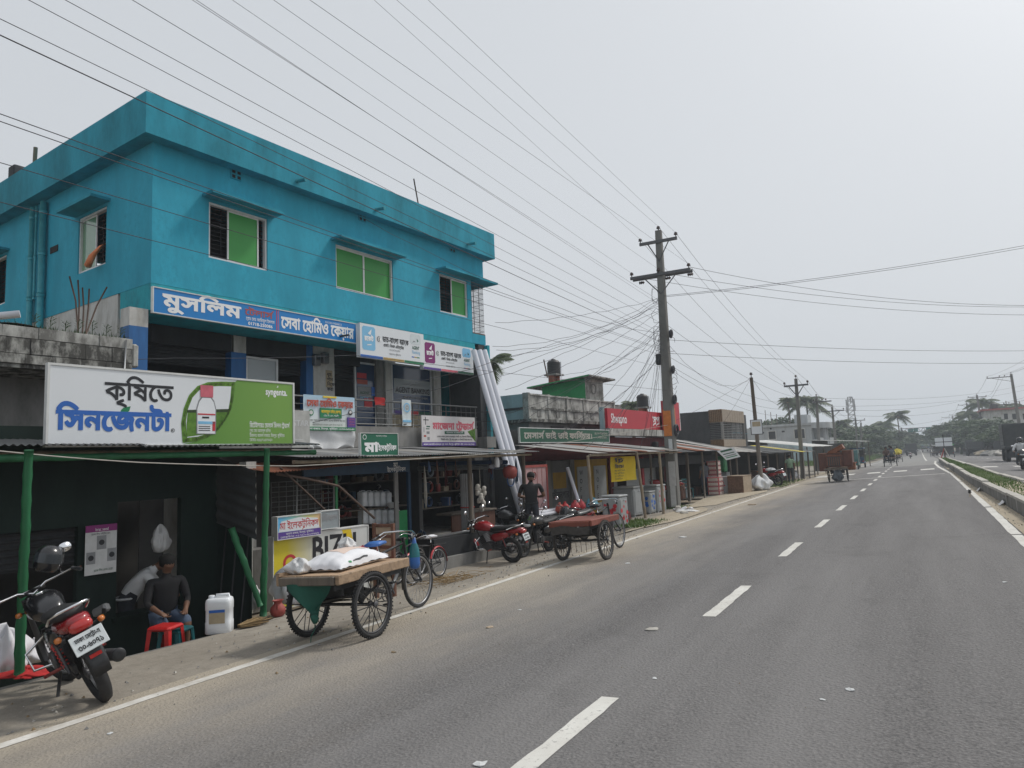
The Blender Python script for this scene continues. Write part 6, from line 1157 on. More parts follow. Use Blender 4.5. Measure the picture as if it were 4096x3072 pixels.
    ob('side_stand', MB().tube([(.62, .12, .28), (.58, .26, .02 + .0)], .014, 6), 'black_iron', t); ob('chain_guard', MB().box((.22, .10, .40), (.46, .03, .07), (0, rad(-6), 0)), 'plastic_black', t); ob('leg_guard', MB().tube([(.84, .05, .62), (.84, .27, .52), (.80, .27, .36), (.78, .05, .32)], .012, 7).tube([(.84, -.05, .62), (.84, -.27, .52), (.80, -.27, .36), (.78, -.05, .32)], .012, 7), 'chrome' if not sport else 'black_iron', t)
    return t
M1 = G(425, 2803); motorcycle('motorcycle', 'red and black motorcycle with white number plate parked facing the green shed', M1, rad(164), 22, rad(3), 'moto_black', 'moto_red', plate=('ঢাকা েমেট\x02া-হ', '৩০-৬০৭১'), steer=rad(18))
M1M = Matrix.Translation(M1) @ Euler((rad(-22), rad(3), rad(164))).to_matrix().to_4x4()
t = thing('helmet', 'black full face helmet hung on the handlebar of the red motorcycle by the shed', 'helmet', M1M @ Vector((.98, -.22, 1.22)), 0, None, (rad(-12), 0, rad(-30))); ob('shell', MB().loft([((0, 0, -.12), (.10, 0, 0), (0, .09, 0)), ((0, 0, -.08), (.135, 0, 0), (0, .115, 0)), ((0, 0, .0), (.145, 0, 0), (0, .125, 0)), ((0, 0, .07), (.125, 0, 0), (0, .11, 0)), ((0, 0, .115), (.08, 0, 0), (0, .07, 0)), ((0, 0, .13), (.02, 0, 0), (0, .02, 0))], 20, 2.1), 'moto_black', t); ob('visor', MB().grid(lambda a, b: ((.152)*math.cos(-1.1+2.2*a), .132*math.sin(-1.1+2.2*a), -.035+.09*b), 12, 3), 'pane', t)
def dep_pt(u, v, dep): return ATD(u, v, dep)
M2R, M2F = G(2052, 2251), G(1855, 2242); hd = math.atan2(M2F.y-M2R.y, M2F.x-M2R.x)
MM2 = motorcycle('motorcycle', 'maroon commuter motorcycle with chrome mirrors parked side on before the dark shop', M2R, hd, 7, 0, None, 'moto_red', plate=('কুিষটয়া-হ', '১১-৩৪৮৫')); MM2.scale = (.95,)*3
def park(label, rear, front, **k): a, b = G(*rear), G(*front); k.pop('anchor', 0); q = b-Vector((b.x-a.x, b.y-a.y, 0)).normalized()*1.19; q.z = gz(q.x, q.y); t = motorcycle('motorcycle', label, q, math.atan2(b.y-a.y, b.x-a.x), **k); t.scale = (.95,)*3; return t
t = park('black motorcycle with green emblem on its visor parked beside the maroon one', (2215, 2200), (2094, 2231), lean=7, paint='moto_black', sport=True, anchor=1)
e = link('visor_emblem', None, t); e.location = (1.13, .06, .99); e.rotation_euler = (0, rad(-32), 0); disc(e, 0, 0, .035, 'leaf_bright', .02, 14, 'emblem', .02); text(e, 'BAJAJ', -.05, -.075, .035, 'leaf_bright', bold=.03, x=.02)
park('dark grey motorcycle parked behind the maroon one, nose to the shop', (2100, 2180), (1985, 2172), lean=6, paint='moto_black', trim='moto_grey', anchor=1)
park('black motorcycle with silver seat and red tail parked behind the red cart', (2380, 2150), (2240, 2180), lean=6, paint='moto_red', trim='moto_black', seat='moto_grey', sport=True, anchor=1)
park('black motorcycle jammed between the grey one and the pipe rack', (2190, 2150), (2110, 2182), lean=5, paint='moto_black', anchor=1)
park('black motorcycle squeezed between the maroon one and the red cart', (2165, 2200), (2062, 2202), lean=6, paint='moto_black', trim='moto_black')
# ------------------------------------------------------------------ buildings further along the row
def rbx(lo, hi): return MB().bb(lo, hi)
# old white single storey house with stair tower
sc0, zc = SZ(2112, 1573, -1.0); zb = SZ(2112, 1675, -1.0)[1]
t = rowthing('old_white_house', 'mouldy white house with roof parapet and green stair tower behind the furniture shop', 'house', sc0, -1.0, -.42); zb += .42; zp = zc+.42; L = 7.2
ob('wall', rbx((-6.5, 0, 0), (-.02, L, zb-.12)), 'cement', t); ob('cornice', rbx((-6.6, -.15, zb-.12), (.2, L+.1, zb)), 'weathered_mold', t)
ob('parapet', rbx((-.2, 0, zb), (0, L, zp-.06)), 'weathered_white', t); ob('side_parapet', rbx((-6.5, -.001, zb), (-.2, .2, zp)), 'pale_blue_plaster', t); ob('coping', rbx((-.24, -.02, zp-.058), (.05, L, zp+.0)), 'weathered_white', t); ob('side_band', rbx((-6.5, -.06, zb+.38), (-.26, -.002, zb+.46)), 'dark_plaster', t)
for k in range(6): ob('parapet_post', rbx((-.22, L*k/5-.07, zb-.02), (.04, L*k/5+.07, zp+.03)), 'weathered_white', t)
ob('string_course', rbx((-.03, 0, zb+.38), (.05, L, zb+.46)), 'weathered_mold', t)
for k in range(5): ob('vent_block', rbx((.0, L*(k+.5)/5-.16, zb+.10), (.02, L*(k+.5)/5+.12, zb+.34)), 'cement', t)
ob('vent_block', rbx((-2.4, -.02, zb+.08), (-2.1, -.003, zb+.33)), 'dark_plaster', t)
for y in (1.6, 3.1, 4.4): w_ = ob('window', rbx((-.06, y, zb-.85), (-.01, y+.9, zb-.3)), 'void', t); ob('frame', rbx((-.02, y-.05, zb-.3), (.01, y+.95, zb-.24)), 'frame_dark', w_)
s1 = SZ(2343, 1590, -1.3)[0]-sc0; zt = SZ(2343, 1512, -1.3)[1]+.42; s2 = SZ(2415, 1600, -1.3)[0]-sc0; ob_, zl = OZ(2168, 1560, sc0+s1); zl = OZ(2168, 1545, sc0+s1)[1]+.42
xb = ob_+1.0
st = ob('stair_tower', MB().add([(-.3, s1, zb), (xb, s1, zb), (xb, s1, zl), (-.3, s1, zt)], [(0, 1, 2, 3)]), 'green_wall', t); ob('tower_front', MB().add([(-.3, s1, zb), (-.3, s2, zb), (-.3, s2, zt-.02), (-.3, s1, zt)], [(0, 1, 2, 3)]).add([(-.3, s2, zb), (xb, s2, zb), (xb, s2, zl), (-.3, s2, zt-.02)], [(0, 1, 2, 3)]), 'weathered_white', st)
ob('tower_roof', MB().add([(.1, s1-.35, zt+.02), (.1, s2+.5, zt), (xb-.6, s2+.5, zl-.10), (xb-.6, s1-.35, zl-.08), (.1, s1-.35, zt+.09), (.1, s2+.5, zt+.07), (xb-.6, s2+.5, zl-.03), (xb-.6, s1-.35, zl-.01)], [(3, 2, 1, 0), (4, 5, 6, 7), (0, 1, 5, 4), (1, 2, 6, 5), (2, 3, 7, 6), (3, 0, 4, 7)]), 'weathered_mold', st)
ob('roof_edge', MB().add([(.1, s1-.352, zt+.03), (.1, s1-.352, zt+.085), (xb-.6, s1-.352, zl-.015), (xb-.6, s1-.352, zl-.07)], [(0, 1, 2, 3)]), 'green_wall', st)
for k in range(14): ob('ladder_print', rbx((-.298, (s1+s2)/2-.05, zb+.35+.06*k), (-.29, (s1+s2)/2+.03, zb+.38+.06*k)), 'cement', st)
ob('palm_print', MB().torus(.22, .025, 14, 4, (-.29, (s1+s2)/2-.1, zt-.45), 'x'), 'cement', st)
for k in range(4): ob('stepped_wall', rbx((-.25, s2+.05+.42*k, zb), (-.05, s2+.45+.42*k, zb+.95-.12*(k % 2)-.04*k)), 'cement', t)
def tank(name, label, u, v_top, v_bot, o_, legs=0):
    s_, zt_ = SZ(u, v_top, o_); zb_ = SZ(u, v_bot, o_)[1]; h_ = zt_-zb_; r_ = h_*.42; t = rowthing(name, label, 'water tank', s_, o_, zb_)
    prof = [(r_*.96, 0)]; 
    for k in range(7): prof += [(r_, h_*(.02+.11*k)), (r_*1.03, h_*(.05+.11*k)), (r_*1.03, h_*(.09+.11*k)), (r_, h_*(.12+.11*k))]
    prof += [(r_*.8, h_*.90), (r_*.35, h_*.95), (r_*.35, h_), (.01, h_)]
    ob('body', MB().lathe(prof, 24), 'black_tank', t)
    if legs:
        for a in (-1, 1): ob('brick_leg', MB().box((0, a*r_*.7, -legs/2), (.25, .25, legs)), 'brick', t)
        ob('plate', MB().box((0, 0, -.04), (r_*2.2, r_*2.4, .08)), 'cement', t)
    ob('pipe', MB().tube([(r_+.03, .1, -.4), (r_+.03, .1, h_*.8)], .02, 6), 'pvc_white', t)
tank('water_tank', 'black ribbed water tank on brick legs above the green stair tower', 2213, 1437, 1497, -4.2, .9); tank('water_tank', 'black water tank on the roof behind the red supermarket sign', 2568, 1575, 1628, -2.5, .5)
solo('roof_pole', MB().tube([W(SZ(2175, 1440, -4)[0], -4, SZ(2175, 1438, -4)[1]), W(SZ(2190, 1510, -4)[0], -4, SZ(2190, 1510, -4)[1])], .03, 6), 'rusty_iron', 'thin leaning pole beside the tank on brick legs', 'pole')
# supermarket front
t, w, h = board('supermarket_signboard', 'wide red supermarket signboard with white script above the maroon wall', (2428, 1632), (2662, 1720), .8, 'sign_red', .12, 'signboard'); text(t, 'Shwapno', .05*w, .28*h, .50*h, 'ink_white', width=.25*w, bold=.02, yscale=1.35); text(t, 'স\x02প\x02', .76*w, .35*h, .42*h, 'ink_white', width=.13*w, bold=.03, yscale=1.4); patch(t, w, h, .90, .985, .08, .80, 'ink_black')
poly(t, [(.92*w, .15*h), (.95*w, .62*h), (.965*w, .60*h), (.945*w, .15*h)], 'ink_white', .006); ob('side_panel', rbx((-.3, -.12, -.35), (-.13, -.0, h+.05)), 'pale_blue_plaster', t); ob('ledge', rbx((-.6, -.1, -.30), (.12, w+.3, -.02)), 'weathered_white', t)
t2 = rowthing('supermarket', 'maroon shop front below the red supermarket signboard', 'shop', SZ(2428, 1740, .8)[0], .7, -.42); ob('wall', rbx((-5, 0, 0), (0, 6.3, 2.85)), 'maroon_wall', t2)
for y0 in (1.4, 3.5): shutter(t2, y0, y0+1.5, .1, 1.9, 'cabinet_grey', x=.02)
for y in (1.2, 3.1, 5.2): ob('pillar', rbx((.0, y, 0), (.1, y+.2, 2.0)), 'sign_red', t2)
ob('lamp_box', MB().rbox((.15, 4.6, 2.5), (.2, .3, .3), .03), 'shutter_dark', t2)
s_, zt = SZ(2652, 1603, 1.0); s2_, zb_ = SZ(2722, 1722, 1.0); t = rowthing('pylon_sign', 'tall narrow red supermarket sign behind the concrete pole', 'sign', s_, 1.0, zb_); w = s2_-s_; h = zt-zb_; ob('panel', rbx((-.12, 0, 0), (0, w, h)), 'sign_red', t); ob('inset', rbx((0, .25*w, .08*h), (.006, .72*w, .78*h)), 'ink_orange', t)
for k, ch in enumerate('Shwap'): text(t, ch, .36*w, (.62-.13*k)*h, .22*h, 'ink_white', bold=.02, x=.01)
ob('edge', rbx((-.125, w, 0), (.005, w+.05, h)), 'ink_white', t); ob('post', rbx((-.1, w*.4, -2.6), (-.02, w*.6, 0)), 'black_iron', t)
# dark plastered house with tiled balcony
O2 = 1.2; sA, zT = SZ(2886, 1636, O2); sB = SZ(2974, 1650, O2)[0]; zB1 = SZ(2888, 1687, O2)[1]; zB2 = SZ(2890, 1757, O2)[1]; zB3 = SZ(2890, 1778, O2)[1]
t = rowthing('tiled_balcony_house', 'dark unplastered house with tan tiled balcony and barred upper window', 'house', sA, O2, -.42); o_b, _ = OZ(2833, 1640, sA); o_c, _ = OZ(2720, 1650, sA); d1, d2 = o_b-O2, o_c-O2; Lh = sB-sA; z_ = .42
ob('wall', rbx((d2-2.2, .0, 0), (d1, Lh+3, zT+z_-.06)), 'dark_plaster', t); ob('balcony_band', rbx((d1+.001, 0, zB1+z_), (0, Lh, zT+z_)), 'tile_tan', t)
for k in range(9): ob('tile', rbx((.0, Lh*k/9+.01, zB1+z_+.02), (.012, Lh*(k+1)/9-.01, zT+z_-.02)), 'tile_tan', t)
for k in range(7): ob('tile', rbx((d1+(0-d1)*k/7+.01, -.012, zB1+z_+.02), (d1+(0-d1)*(k+1)/7-.01, -.001, zT+z_-.02)), 'tile_brown', t)
ob('balcony_floor', rbx((d1+.001, 0, zB3+z_-.12), (0, Lh, zB2+z_)), 'tile_tan', t); ob('tile', rbx((d1, -.012, zB3+z_-.1), (0, -.001, zB2+z_-.01)), 'tile_brown', t)
for k in range(10): ob('grille_bar', MB().tube([(-.03, 0.02, zB2+z_+(zB1-zB2)*(k+.5)/10), (-.03, Lh-.02, zB2+z_+(zB1-zB2)*(k+.5)/10)], .018, 5), 'rail_iron', t); ob('grille_bar', MB().tube([(d1+.02, .02, zB2+z_+(zB1-zB2)*(k+.5)/10), (-.03, .02, zB2+z_+(zB1-zB2)*(k+.5)/10)], .018, 5), 'rail_iron', t)
for k in range(6): ob('grille_post', MB().tube([(-.03, .03+(Lh-.06)*k/5, zB2+z_), (-.03, .03+(Lh-.06)*k/5, zB1+z_)], .022, 5), 'rail_iron', t)
for y in (.0, Lh-.12): ob('corner_post', rbx((-.12, y, zB2+z_), (0, y+.12, zB1+z_)), 'cement', t)
# ---- stalls under tin roofs between the pole and the far house
def stall(name, label, s0, s1, o0, o1, zf, zr, roof='tin_dark', back='shutter_dark', posts=2, inner=None, fascia=None):
    t = rowthing(name, label, 'stall', s0, 0, -.42); w = s1-s0; n = max(2, int(w/.9))
    for k in range(n):
        a, b = w*k/n, w*(k+1)/n; j = rnd(-.03, .03); ob('roof_sheet', MB().grid(lambda p, q: (o1+(o0-o1)*q, a+(b-a+.04)*p, zr+.42+(zf-zr)*q+j+.012*math.sin(p*(b-a)/.09*6.28)), 60, 2), roof if not isinstance(roof, list) else roof[k % len(roof)], t)
    ob('back_wall', rbx((o1-.1, 0, 0), (o1, w, zr+.4)), back, t); ob('side_wall', rbx((o1, 0, 0), (o0-1.2, .05, zf+.3)), back, t)
    for k in range(posts): y = .06+(w-.12)*k/max(1, posts-1); ob('post', MB().tube([(o0-.15, y, 0), (o0-.15, y+.03, zf+.40)], .045, 7), 'wood_old', t)
    if fascia: ob('fascia', rbx((o0-.8, 0, zf-.15), (o0-.76, w, zf+.25)), fascia, t)
    return t
stall('tin_stall', 'dark hardware stall with rolled shutters just past the concrete pole', 18.3, 22.4, 2.4, -.5, 1.70, 2.2, ['tin_rust', 'tin_dark'], 'interior', 2, fascia='shutter_dark'); stall('tin_stall', 'dark stall under long tin roof behind the red drawer stack', 22.4, 28.6, 2.3, -1.0, 1.72, 2.35, ['tin_dark', 'tin_rust', 'tin_pale'], 'interior', 4, fascia='shutter_dark')
t = stall('tin_stall', 'shed with pale ribbed roof behind the brown carton', 28.6, 33.0, 2.6, -1.0, 1.6, 2.4, ['tin_pale'], 'interior', 3); stall('tin_stall', 'low stall with black plastic roof beside the leaning wooden pole', 33.0, 39.0, 3.0, -.5, 1.5, 2.1, ['tin_dark'], 'interior', 4); stall('tin_stall', 'market stall with yellow edged roof', 39.0, 44.0, 3.2, .0, 1.45, 2.0, ['tin_dark', 'tarp_yellow', 'tin_dark', 'tin_pale', 'tin_dark'], 'interior', 4); stall('tin_stall', 'white tarpaulin roofed stall before the far grey house', 45, 54, 2.6, -2.5, 1.8, 2.5, ['tarp_white'], 'interior', 4); stall('tin_stall', 'cream roofed stall behind the low stalls', 36, 44, -1.5, -4.5, 2.3, 2.9, ['tin_pale'], 'dark_plaster', 3); stall('tin_stall', 'open roadside shelter with pale roof beyond the furniture cart', 62, 69, 3.3, -.5, 2.15, 2.4, ['tarp_white'], 'interior', 3)
stall('tin_stall', 'blue roofed tea stall behind the leaning pole', 34, 38, .5, -2.0, 2.75, 2.95, ['tarp_blue'], 'pale_blue_plaster', 3)
rr2 = random.Random(21)
for k in range(26):                               # goods in the stalls
    s_ = 23+k*.95+rr2.uniform(-.2, .2); h_ = rr2.uniform(.3, .9); z0 = -.44; kind = k % 3
    if kind == 0: jm = rr2.choice(['plastic_blue', 'plastic_green', 'cabinet_grey', 'shutter_grey']); t = rowthing('stall_drum', 'plastic drum standing among the stall goods', 'drum', s_, 1.2+rr2.uniform(-.4, .3), z0, 0, 'goods in the roadside stalls'); ob('body', MB().lathe([(.16, 0), (.19, .05), (.2, h_*.5), (.19, h_*.95), (.15, h_)], 14), jm, t)
    elif kind == 1: cabinet('stall_crate', 'wooden crate standing among the stall goods', W(s_, 1.0+rr2.uniform(-.3, .3), z0), .5, .45, h_, 'frame_wood')['group'] = 'goods in the roadside stalls'
    else: heap('stall_sack', 'filled sack slumped among the stall goods', W(s_, 1.1+rr2.uniform(-.3, .4), z0), (.55, .5, h_*.8), rr2.choice(['sack_white', 'cloth_grey', 'cloth_brown', 'cardboard']), 100+k, 'sack', 0, 'goods in the roadside stalls')
s_, z_1 = SZ(2865, 1803, 2.6); mb = MB(); p0, p1, p2, p3 = [ATD(u, v, depth_at(W(25, 2.5, 1.7))) for u, v in ((2868, 1804), (2933, 1789), (2962, 1827), (2906, 1841))]
mb.add([p0, p1, p2, p3], [(0, 1, 2, 3)]); nrm = (p1-p0).cross(p3-p0).normalized()*.03; mb.add([p0+nrm, p1+nrm, p2+nrm, p3+nrm], [(3, 2, 1, 0)]); t = solo('tilted_sign', mb, 'sign_white', 'pale shop sign hanging tilted above the red drawer stack', 'signboard')
cx = (p0+p1+p2+p3)/4; ex = (p1-p0+p2-p3)/2; ey = (p0-p3+p1-p2)/2
for k, (f, m) in enumerate(((.28, 'ink_dgreen'), (.02, 'ink_dgreen'), (-.18, 'ink_grey'), (-.34, 'ink_green'))): a = cx-ex*.38+ey*f-nrm*.15*0; n2 = -nrm.normalized()*.008 if nrm.dot(EYE-cx) < 0 else nrm.normalized()*.04; ob('lettering_row', MB().add([a+n2, a+ex*.74+n2, a+ex*.74+ey*(.16 if k == 0 else .08)+n2, a+ey*(.16 if k == 0 else .08)+n2], [(0, 1, 2, 3)]), m, t)
# drawers, crates and cartons on the sand
def drawers(name, label, p, n, w_, h_, m, wrap=True):
    t = thing(name, label, 'drawer unit', p, -BYAW)
    for k in range(n):
        z = h_*k/n; d = ob('drawer', MB().rbox((0, 0, z+h_/n/2), (w_*.9, w_, h_/n*.80), .02), m, t); ob('drawer_front', MB().rbox((w_*.45+.008, 0, z+h_/n/2), (.016, w_*.86, h_/n*.6), .006), 'sack_print', d); ob('drawer_side', MB().rbox((0, -w_*.5-.008, z+h_/n/2), (w_*.74, .016, h_/n*.6), .006), 'sack_print', d); ob('divider', MB().rbox((0, 0, z+h_/n*.96), (w_*.96, w_*1.05, h_/n*.12), .01), m, t)
    if wrap: ob('plastic_wrap', MB().grid(lambda a, b: ((w_*.55+.02*math.sin(9*a+5*b))*math.copysign(abs(math.cos(6.283*a))**.5, math.cos(6.283*a)), (w_*.57+.02*math.sin(7*a))*math.copysign(abs(math.sin(6.283*a))**.5, math.sin(6.283*a)), h_*1.08*b), 36, 6), 'wrap_film', t)
    return t
glass('wrap_film', (.8, .75, .76), .2, .22)
pd = G(2872, 1981); drawers('drawer_unit', 'red plastic drawer unit standing on the sand', pd+Vector((-.15, .25, 0)), 4, .62, .85, 'plastic_red'); drawers('drawer_unit', 'wrapped red plastic drawer unit stacked behind the lower red one', pd+Vector((-.32, .85, .75)), 4, .55, .85, 'plastic_red')
cabinet('storage_cabinet', 'grey cabinet carrying the wrapped red drawers', pd+Vector((-.32, .85, 0)), .6, .6, .76, 'cabinet_grey'); cabinet('storage_cabinet', 'silver wrapped cabinet with red flowers beside the red drawer unit', G(2913, 1976)+Vector((-.25, .35, 0)), .65, .6, .85, 'cabinet_grey', 'ink_red'); cabinet('storage_cabinet', 'tall grey cabinet under the green mesh basket', G(2935, 1968)+Vector((-.7, .9, 0)), .7, .65, 1.0, 'cabinet_grey'); cabinet('mesh_basket', 'dark green moulded laundry basket on the grey cabinet', G(2935, 1968)+Vector((-.75, .9, 1.0)), .5, .5, .85, 'plastic_green')
pb = G(2992, 1972); t = thing('carton_box', 'big brown patterned carton on the sand before the stalls', 'carton', pb+Vector((-.45, .45, 0)), -BYAW-rad(8)); ob('body', MB().box((0, 0, .40), (.78, .95, .80)), 'box_brown', t); ob('side_panel', MB().box((.395, 0, .40), (.012, .90, .76)), 'cardboard', t); ob('lid', MB().box((0, 0, .815), (.82, .99, .03)), 'cardboard', t)
heap('white_tarpaulin', 'white cloth heaped beside the brown carton', G(3045, 1962), (.9, 1.3, .7), 'cloth_white', 31, 'cloth')
t = thing('green_chair', 'green wooden chair beside the concrete pole', 'chair', G(2767, 1992)+Vector((-.2, .1, 0)), rad(40))
for x in (-.18, .18): ob('back_post', MB().box((x, .18, .45), (.04, .04, .9)), 'plastic_teal', t); ob('front_leg', MB().box((x, -.18, .21), (.04, .04, .42)), 'plastic_teal', t)
for z in (.58, .72, .86): ob('back_slat', MB().box((0, .18, z), (.34, .02, .07)), 'plastic_teal', t)
ob('seat', MB().box((0, 0, .43), (.42, .42, .03)), 'plastic_teal', t)
t = thing('plastic_chair', 'black plastic armchair beside the green chair', 'chair', G(2800, 1990)+Vector((-.7, .9, 0)), rad(30)); ob('seat', MB().rbox((0, 0, .42), (.45, .45, .04), .015), 'plastic_black', t); ob('backrest', MB().grid(lambda a, b: (.24*math.cos(3.5+2.4*a)*1.0, .05+.24*math.sin(.2+2.74*a), .42+.40*b*math.sin(math.pi*a)**.4), 12, 5), 'plastic_black', t)
for x in (-.19, .19):
    for y in (-.19, .19): ob('leg', MB().tube([(x, y, .42), (x*1.15, y*1.15, 0)], .02, 6), 'plastic_black', t)
motorcycle('motorcycle', 'red motorcycle half hidden by the concrete pole', G(2722, 2012)+Vector((-.55, .9, 0)), rad(200), 5, 0, None, 'moto_red', plate=None, detail=False); motorcycle('motorcycle', 'motorcycle with white cloth on its seat parked by the stalls', G(3115, 1945), rad(155), 6, 0, None, 'moto_red', detail=False); motorcycle('motorcycle', 'black motorcycle parked on the verge beyond the shelter', Vector((-8.6, 80, gz(-8.6, 80))), rad(10), 6, 0, None, 'moto_black', detail=False)
heap('seat_cloth', 'white cloth thrown over the motorcycle by the stalls', G(3115, 1945)+Vector((-.35, .1, .82)), (.5, .3, .16), 'cloth_white', 33, 'cloth')
# ---- far grey house facing down the road
YH = 112; t = thing('far_grey_house', 'two storey pale grey house with dark windows behind the white tarpaulin stalls', 'house', Vector((0, YH, 0)))
def H3(u, v, dy=0): return AY(u, v, YH+dy)
a, b, c_ = H3(2985, 1712), H3(3244, 1690), H3(3312, 1694); zt = b.z; za = H3(3047, 1704).z
ob('wall', rbx((a.x, 0, -1), (b.x, 9, zt-.35)), 'pale_plaster', t); ob('roof_band', rbx((H3(3047, 1704).x, -.3, zt-.348), (b.x, 9, zt)), 'pale_plaster', t); ob('lower_band', rbx((a.x, -.06, -1), (b.x, 0, H3(3150, 1775).z)), 'pale_blue_plaster', t)
mb = MB(); 
def round_end(z0, z1, r_=0): 
    P_ = []; n = 10; R_ = c_.x-b.x
    for k in range(n+1): q = math.pi/2*k/n; P_.append((b.x+R_*math.sin(q)+r_, R_*1.3*(1-math.cos(q))))
    P_ += [(b.x+R_+r_, 9), (b.x, 9)]; return MB().prism(P_, z1-z0).xf(Matrix.Translation((0, 0, z0)))
ob('round_balcony', round_end(-1, H3(3260, 1757).z), 'pale_plaster', t); ob('round_parapet', round_end(H3(3260, 1712).z, zt), 'pale_plaster', t); ob('balcony_wall', rbx((b.x, 2.5, 0), (c_.x-1, 9, zt-.4)), 'grey_plaster', t)
for k in range(9): q = math.pi/2*k/8; R_ = c_.x-b.x; x = b.x+R_*math.sin(q); y = R_*1.3*(1-math.cos(q)); ob('balcony_bar', MB().tube([(x, y, H3(3260, 1757).z), (x, y, H3(3260, 1712).z)], .03, 5), 'rail_iron', t)
for u0, v0, u1, v1 in ((3074, 1727, 3104, 1756), (3177, 1718, 3220, 1752)):
    p, q = H3(u0, v0), H3(u1, v1); w_ = ob('window', rbx((p.x, -.03, q.z), (q.x, -.001, p.z)), 'void', t); f = MB()
    for lo, hi in (((p.x-.12, -.12, q.z-.12), (q.x+.12, -.03, q.z)), ((p.x-.12, -.12, p.z), (q.x+.12, -.03, p.z+.12)), ((p.x-.12, -.12, q.z), (p.x, -.03, p.z)), ((q.x, -.12, q.z), (q.x+.12, -.03, p.z))): f.bb(lo, hi)
    ob('frame', f, 'column_white', w_)
for u0, v0, u1, v1 in ((3079, 1711, 3087, 1718), (3127, 1723, 3139, 1729), (3045, 1728, 3056, 1734)): p, q = H3(u0, v0), H3(u1, v1); ob('vent', rbx((p.x, -.03, q.z), (q.x, -.002, p.z)), 'void', t)
ob('roof_room', rbx((H3(3160, 1665).x, 4, zt), (H3(3215, 1665).x, 8, H3(3160, 1662, 4).z)), 'pale_plaster', t)
for k, u in enumerate((3060, 3082, 3105)): p = H3(u, 1640+8*k, 3); ob('column_stub', MB().tube([(p.x, 3, zt), (p.x, 3, p.z)], .05, 5), 'rusty_iron', t)
for k, (u0, v0, u1, v1, m, lab) in enumerate(((3006, 1682, 3046, 1735, 'sign_white', 'white framed notice board fixed to the leaning pole'), (3320, 1750, 3345, 1775, 'paper', 'pale small sign panel on a far pole'), (3283, 1750, 3296, 1787, 'paper', 'narrow white poster board beside the far grey house'))):
    dd = 31.5 if k == 0 else 92; p, q = ATD(u0, v0, dd), ATD(u1, v1, dd); t = thing('notice_board', lab, 'sign', Vector(((p.x+q.x)/2, (p.y+q.y)/2, q.z)), rad(-72)); w_, h_ = abs((q-p).dot(CR)), p.z-q.z; ob('panel', rbx((-.02, -w_/2, 0), (.02, w_/2, h_)), m, t); ob('frame', rbx((-.025, -w_/2-.03, -.03), (-.0, w_/2+.03, h_+.03)), 'frame_dark', t)
    if k == 0: ob('print', rbx((.02, -w_/2+.05, h_*.55), (.024, w_/2-.05, h_*.9)), 'paper_tan', t)
# ------------------------------------------------------------------ poles and wires
def xarm(t, z, half, dirv, m='dull_metal', braces=True, off=0, ins=(-1, 1), name='cross_arm'):
    d = Vector(dirv).normalized(); a = ob(name, MB().box((0, 0, z), (2*half, .09, .10), (0, 0, math.atan2(d.y, d.x))), m, t)
    a.location = d*off
    if braces:
        for s in (-1, 1): ob('brace', MB().tube([d*(s*half*.62)+Vector((0, 0, z-.05)), Vector((0, 0, z-.62))], .022, 5), m, t)
    for f in ins: p = d*(f*half*.93)+Vector((0, 0, z+.05)); i = ob('insulator', MB().lathe([(.018, 0), (.018, .07), (.075, .09), (.05, .13), (.065, .15), (.03, .19), (.01, .2)], 12).xf(Matrix.Translation(p)), 'insulator', t)
    return a
PB = G(2697, 2034); PT = ATD(2645, 903, depth_at(PB)); HGT = PT.z-PB.z
mp = thing('utility_pole', 'tall grey concrete utility pole with two cross arms beside the pale awning', 'pole', PB)
lean = Vector((PT.x-PB.x, PT.y-PB.y, 0))*.5
def PP(z): return Vector((lean.x*z/HGT, lean.y*z/HGT, z))
ob('shaft', MB().add([PP(z)+Vector((x*w_, y*w_, 0)) for z, w_ in ((0, .21), (HGT, .11)) for x, y in ((-1, -.8), (-.8, -1), (.8, -1), (1, -.8), (1, .8), (.8, 1), (-.8, 1), (-1, .8))], [(i, (i+1) % 8, 8+(i+1) % 8, 8+i) for i in range(8)]+[tuple(range(8, 16))]), 'pole_concrete', mp)
def zpix(v, u=2660): return ATD(u, v, depth_at(PB)).z-PB.z
AD = (1, .05, 0)
class _T: pass
def armat(z, half, braces=True, ins=(-1, 1), dy=.13):
    c = PP(z); d = Vector(AD).normalized(); ob('cross_arm', MB().box(c+Vector((0, -dy, 0)), (2*half, .08, .11), (0, 0, math.atan2(d.y, d.x))), 'dull_metal', mp)
    if braces:
        for s in (-1, 1): ob('brace', MB().tube([c+d*(s*half*.55)+Vector((0, -dy, -.05)), PP(z-.75)+Vector((0, -dy, 0))], .022, 5), 'dull_metal', mp)
    out = []
    for f in ins: p = c+d*(f*half*.95)+Vector((0, -dy, .05)); ob('insulator', MB().lathe([(.018, 0), (.018, .07), (.08, .09), (.05, .13), (.07, .15), (.03, .19), (.01, .2)], 12).xf(Matrix.Translation(p)), 'insulator', mp); out.append(PB+p+Vector((0, 0, .16)))
    return out
h1, h2 = zpix(950), zpix(1085); top2 = armat(h1, .72); low = armat(h2, 1.15, True, (-1, -.05, 1)); armat(h2, 1.15, False, (), -.15)
tip = PP(HGT); ob('insulator', MB().lathe([(.02, -.1), (.02, .07), (.08, .09), (.05, .13), (.07, .15), (.03, .19), (.01, .2)], 12).xf(Matrix.Translation(tip)), 'insulator', mp); TIP = PB+tip+Vector((0, 0, .18))
for z_, s_ in ((h2-.12, -1), (h2-.12, 1), (h2-.12, .1)): p = PP(z_)+Vector((s_*.95, .2, 0)); ob('strain_insulator', MB().lathe([(.02, 0), (.07, .03), (.03, .07), (.07, .10), (.03, .14), (.07, .17), (.02, .22)], 10, (0, 0, 0), 'x').xf(Matrix.Translation(p)), 'insulator', mp)
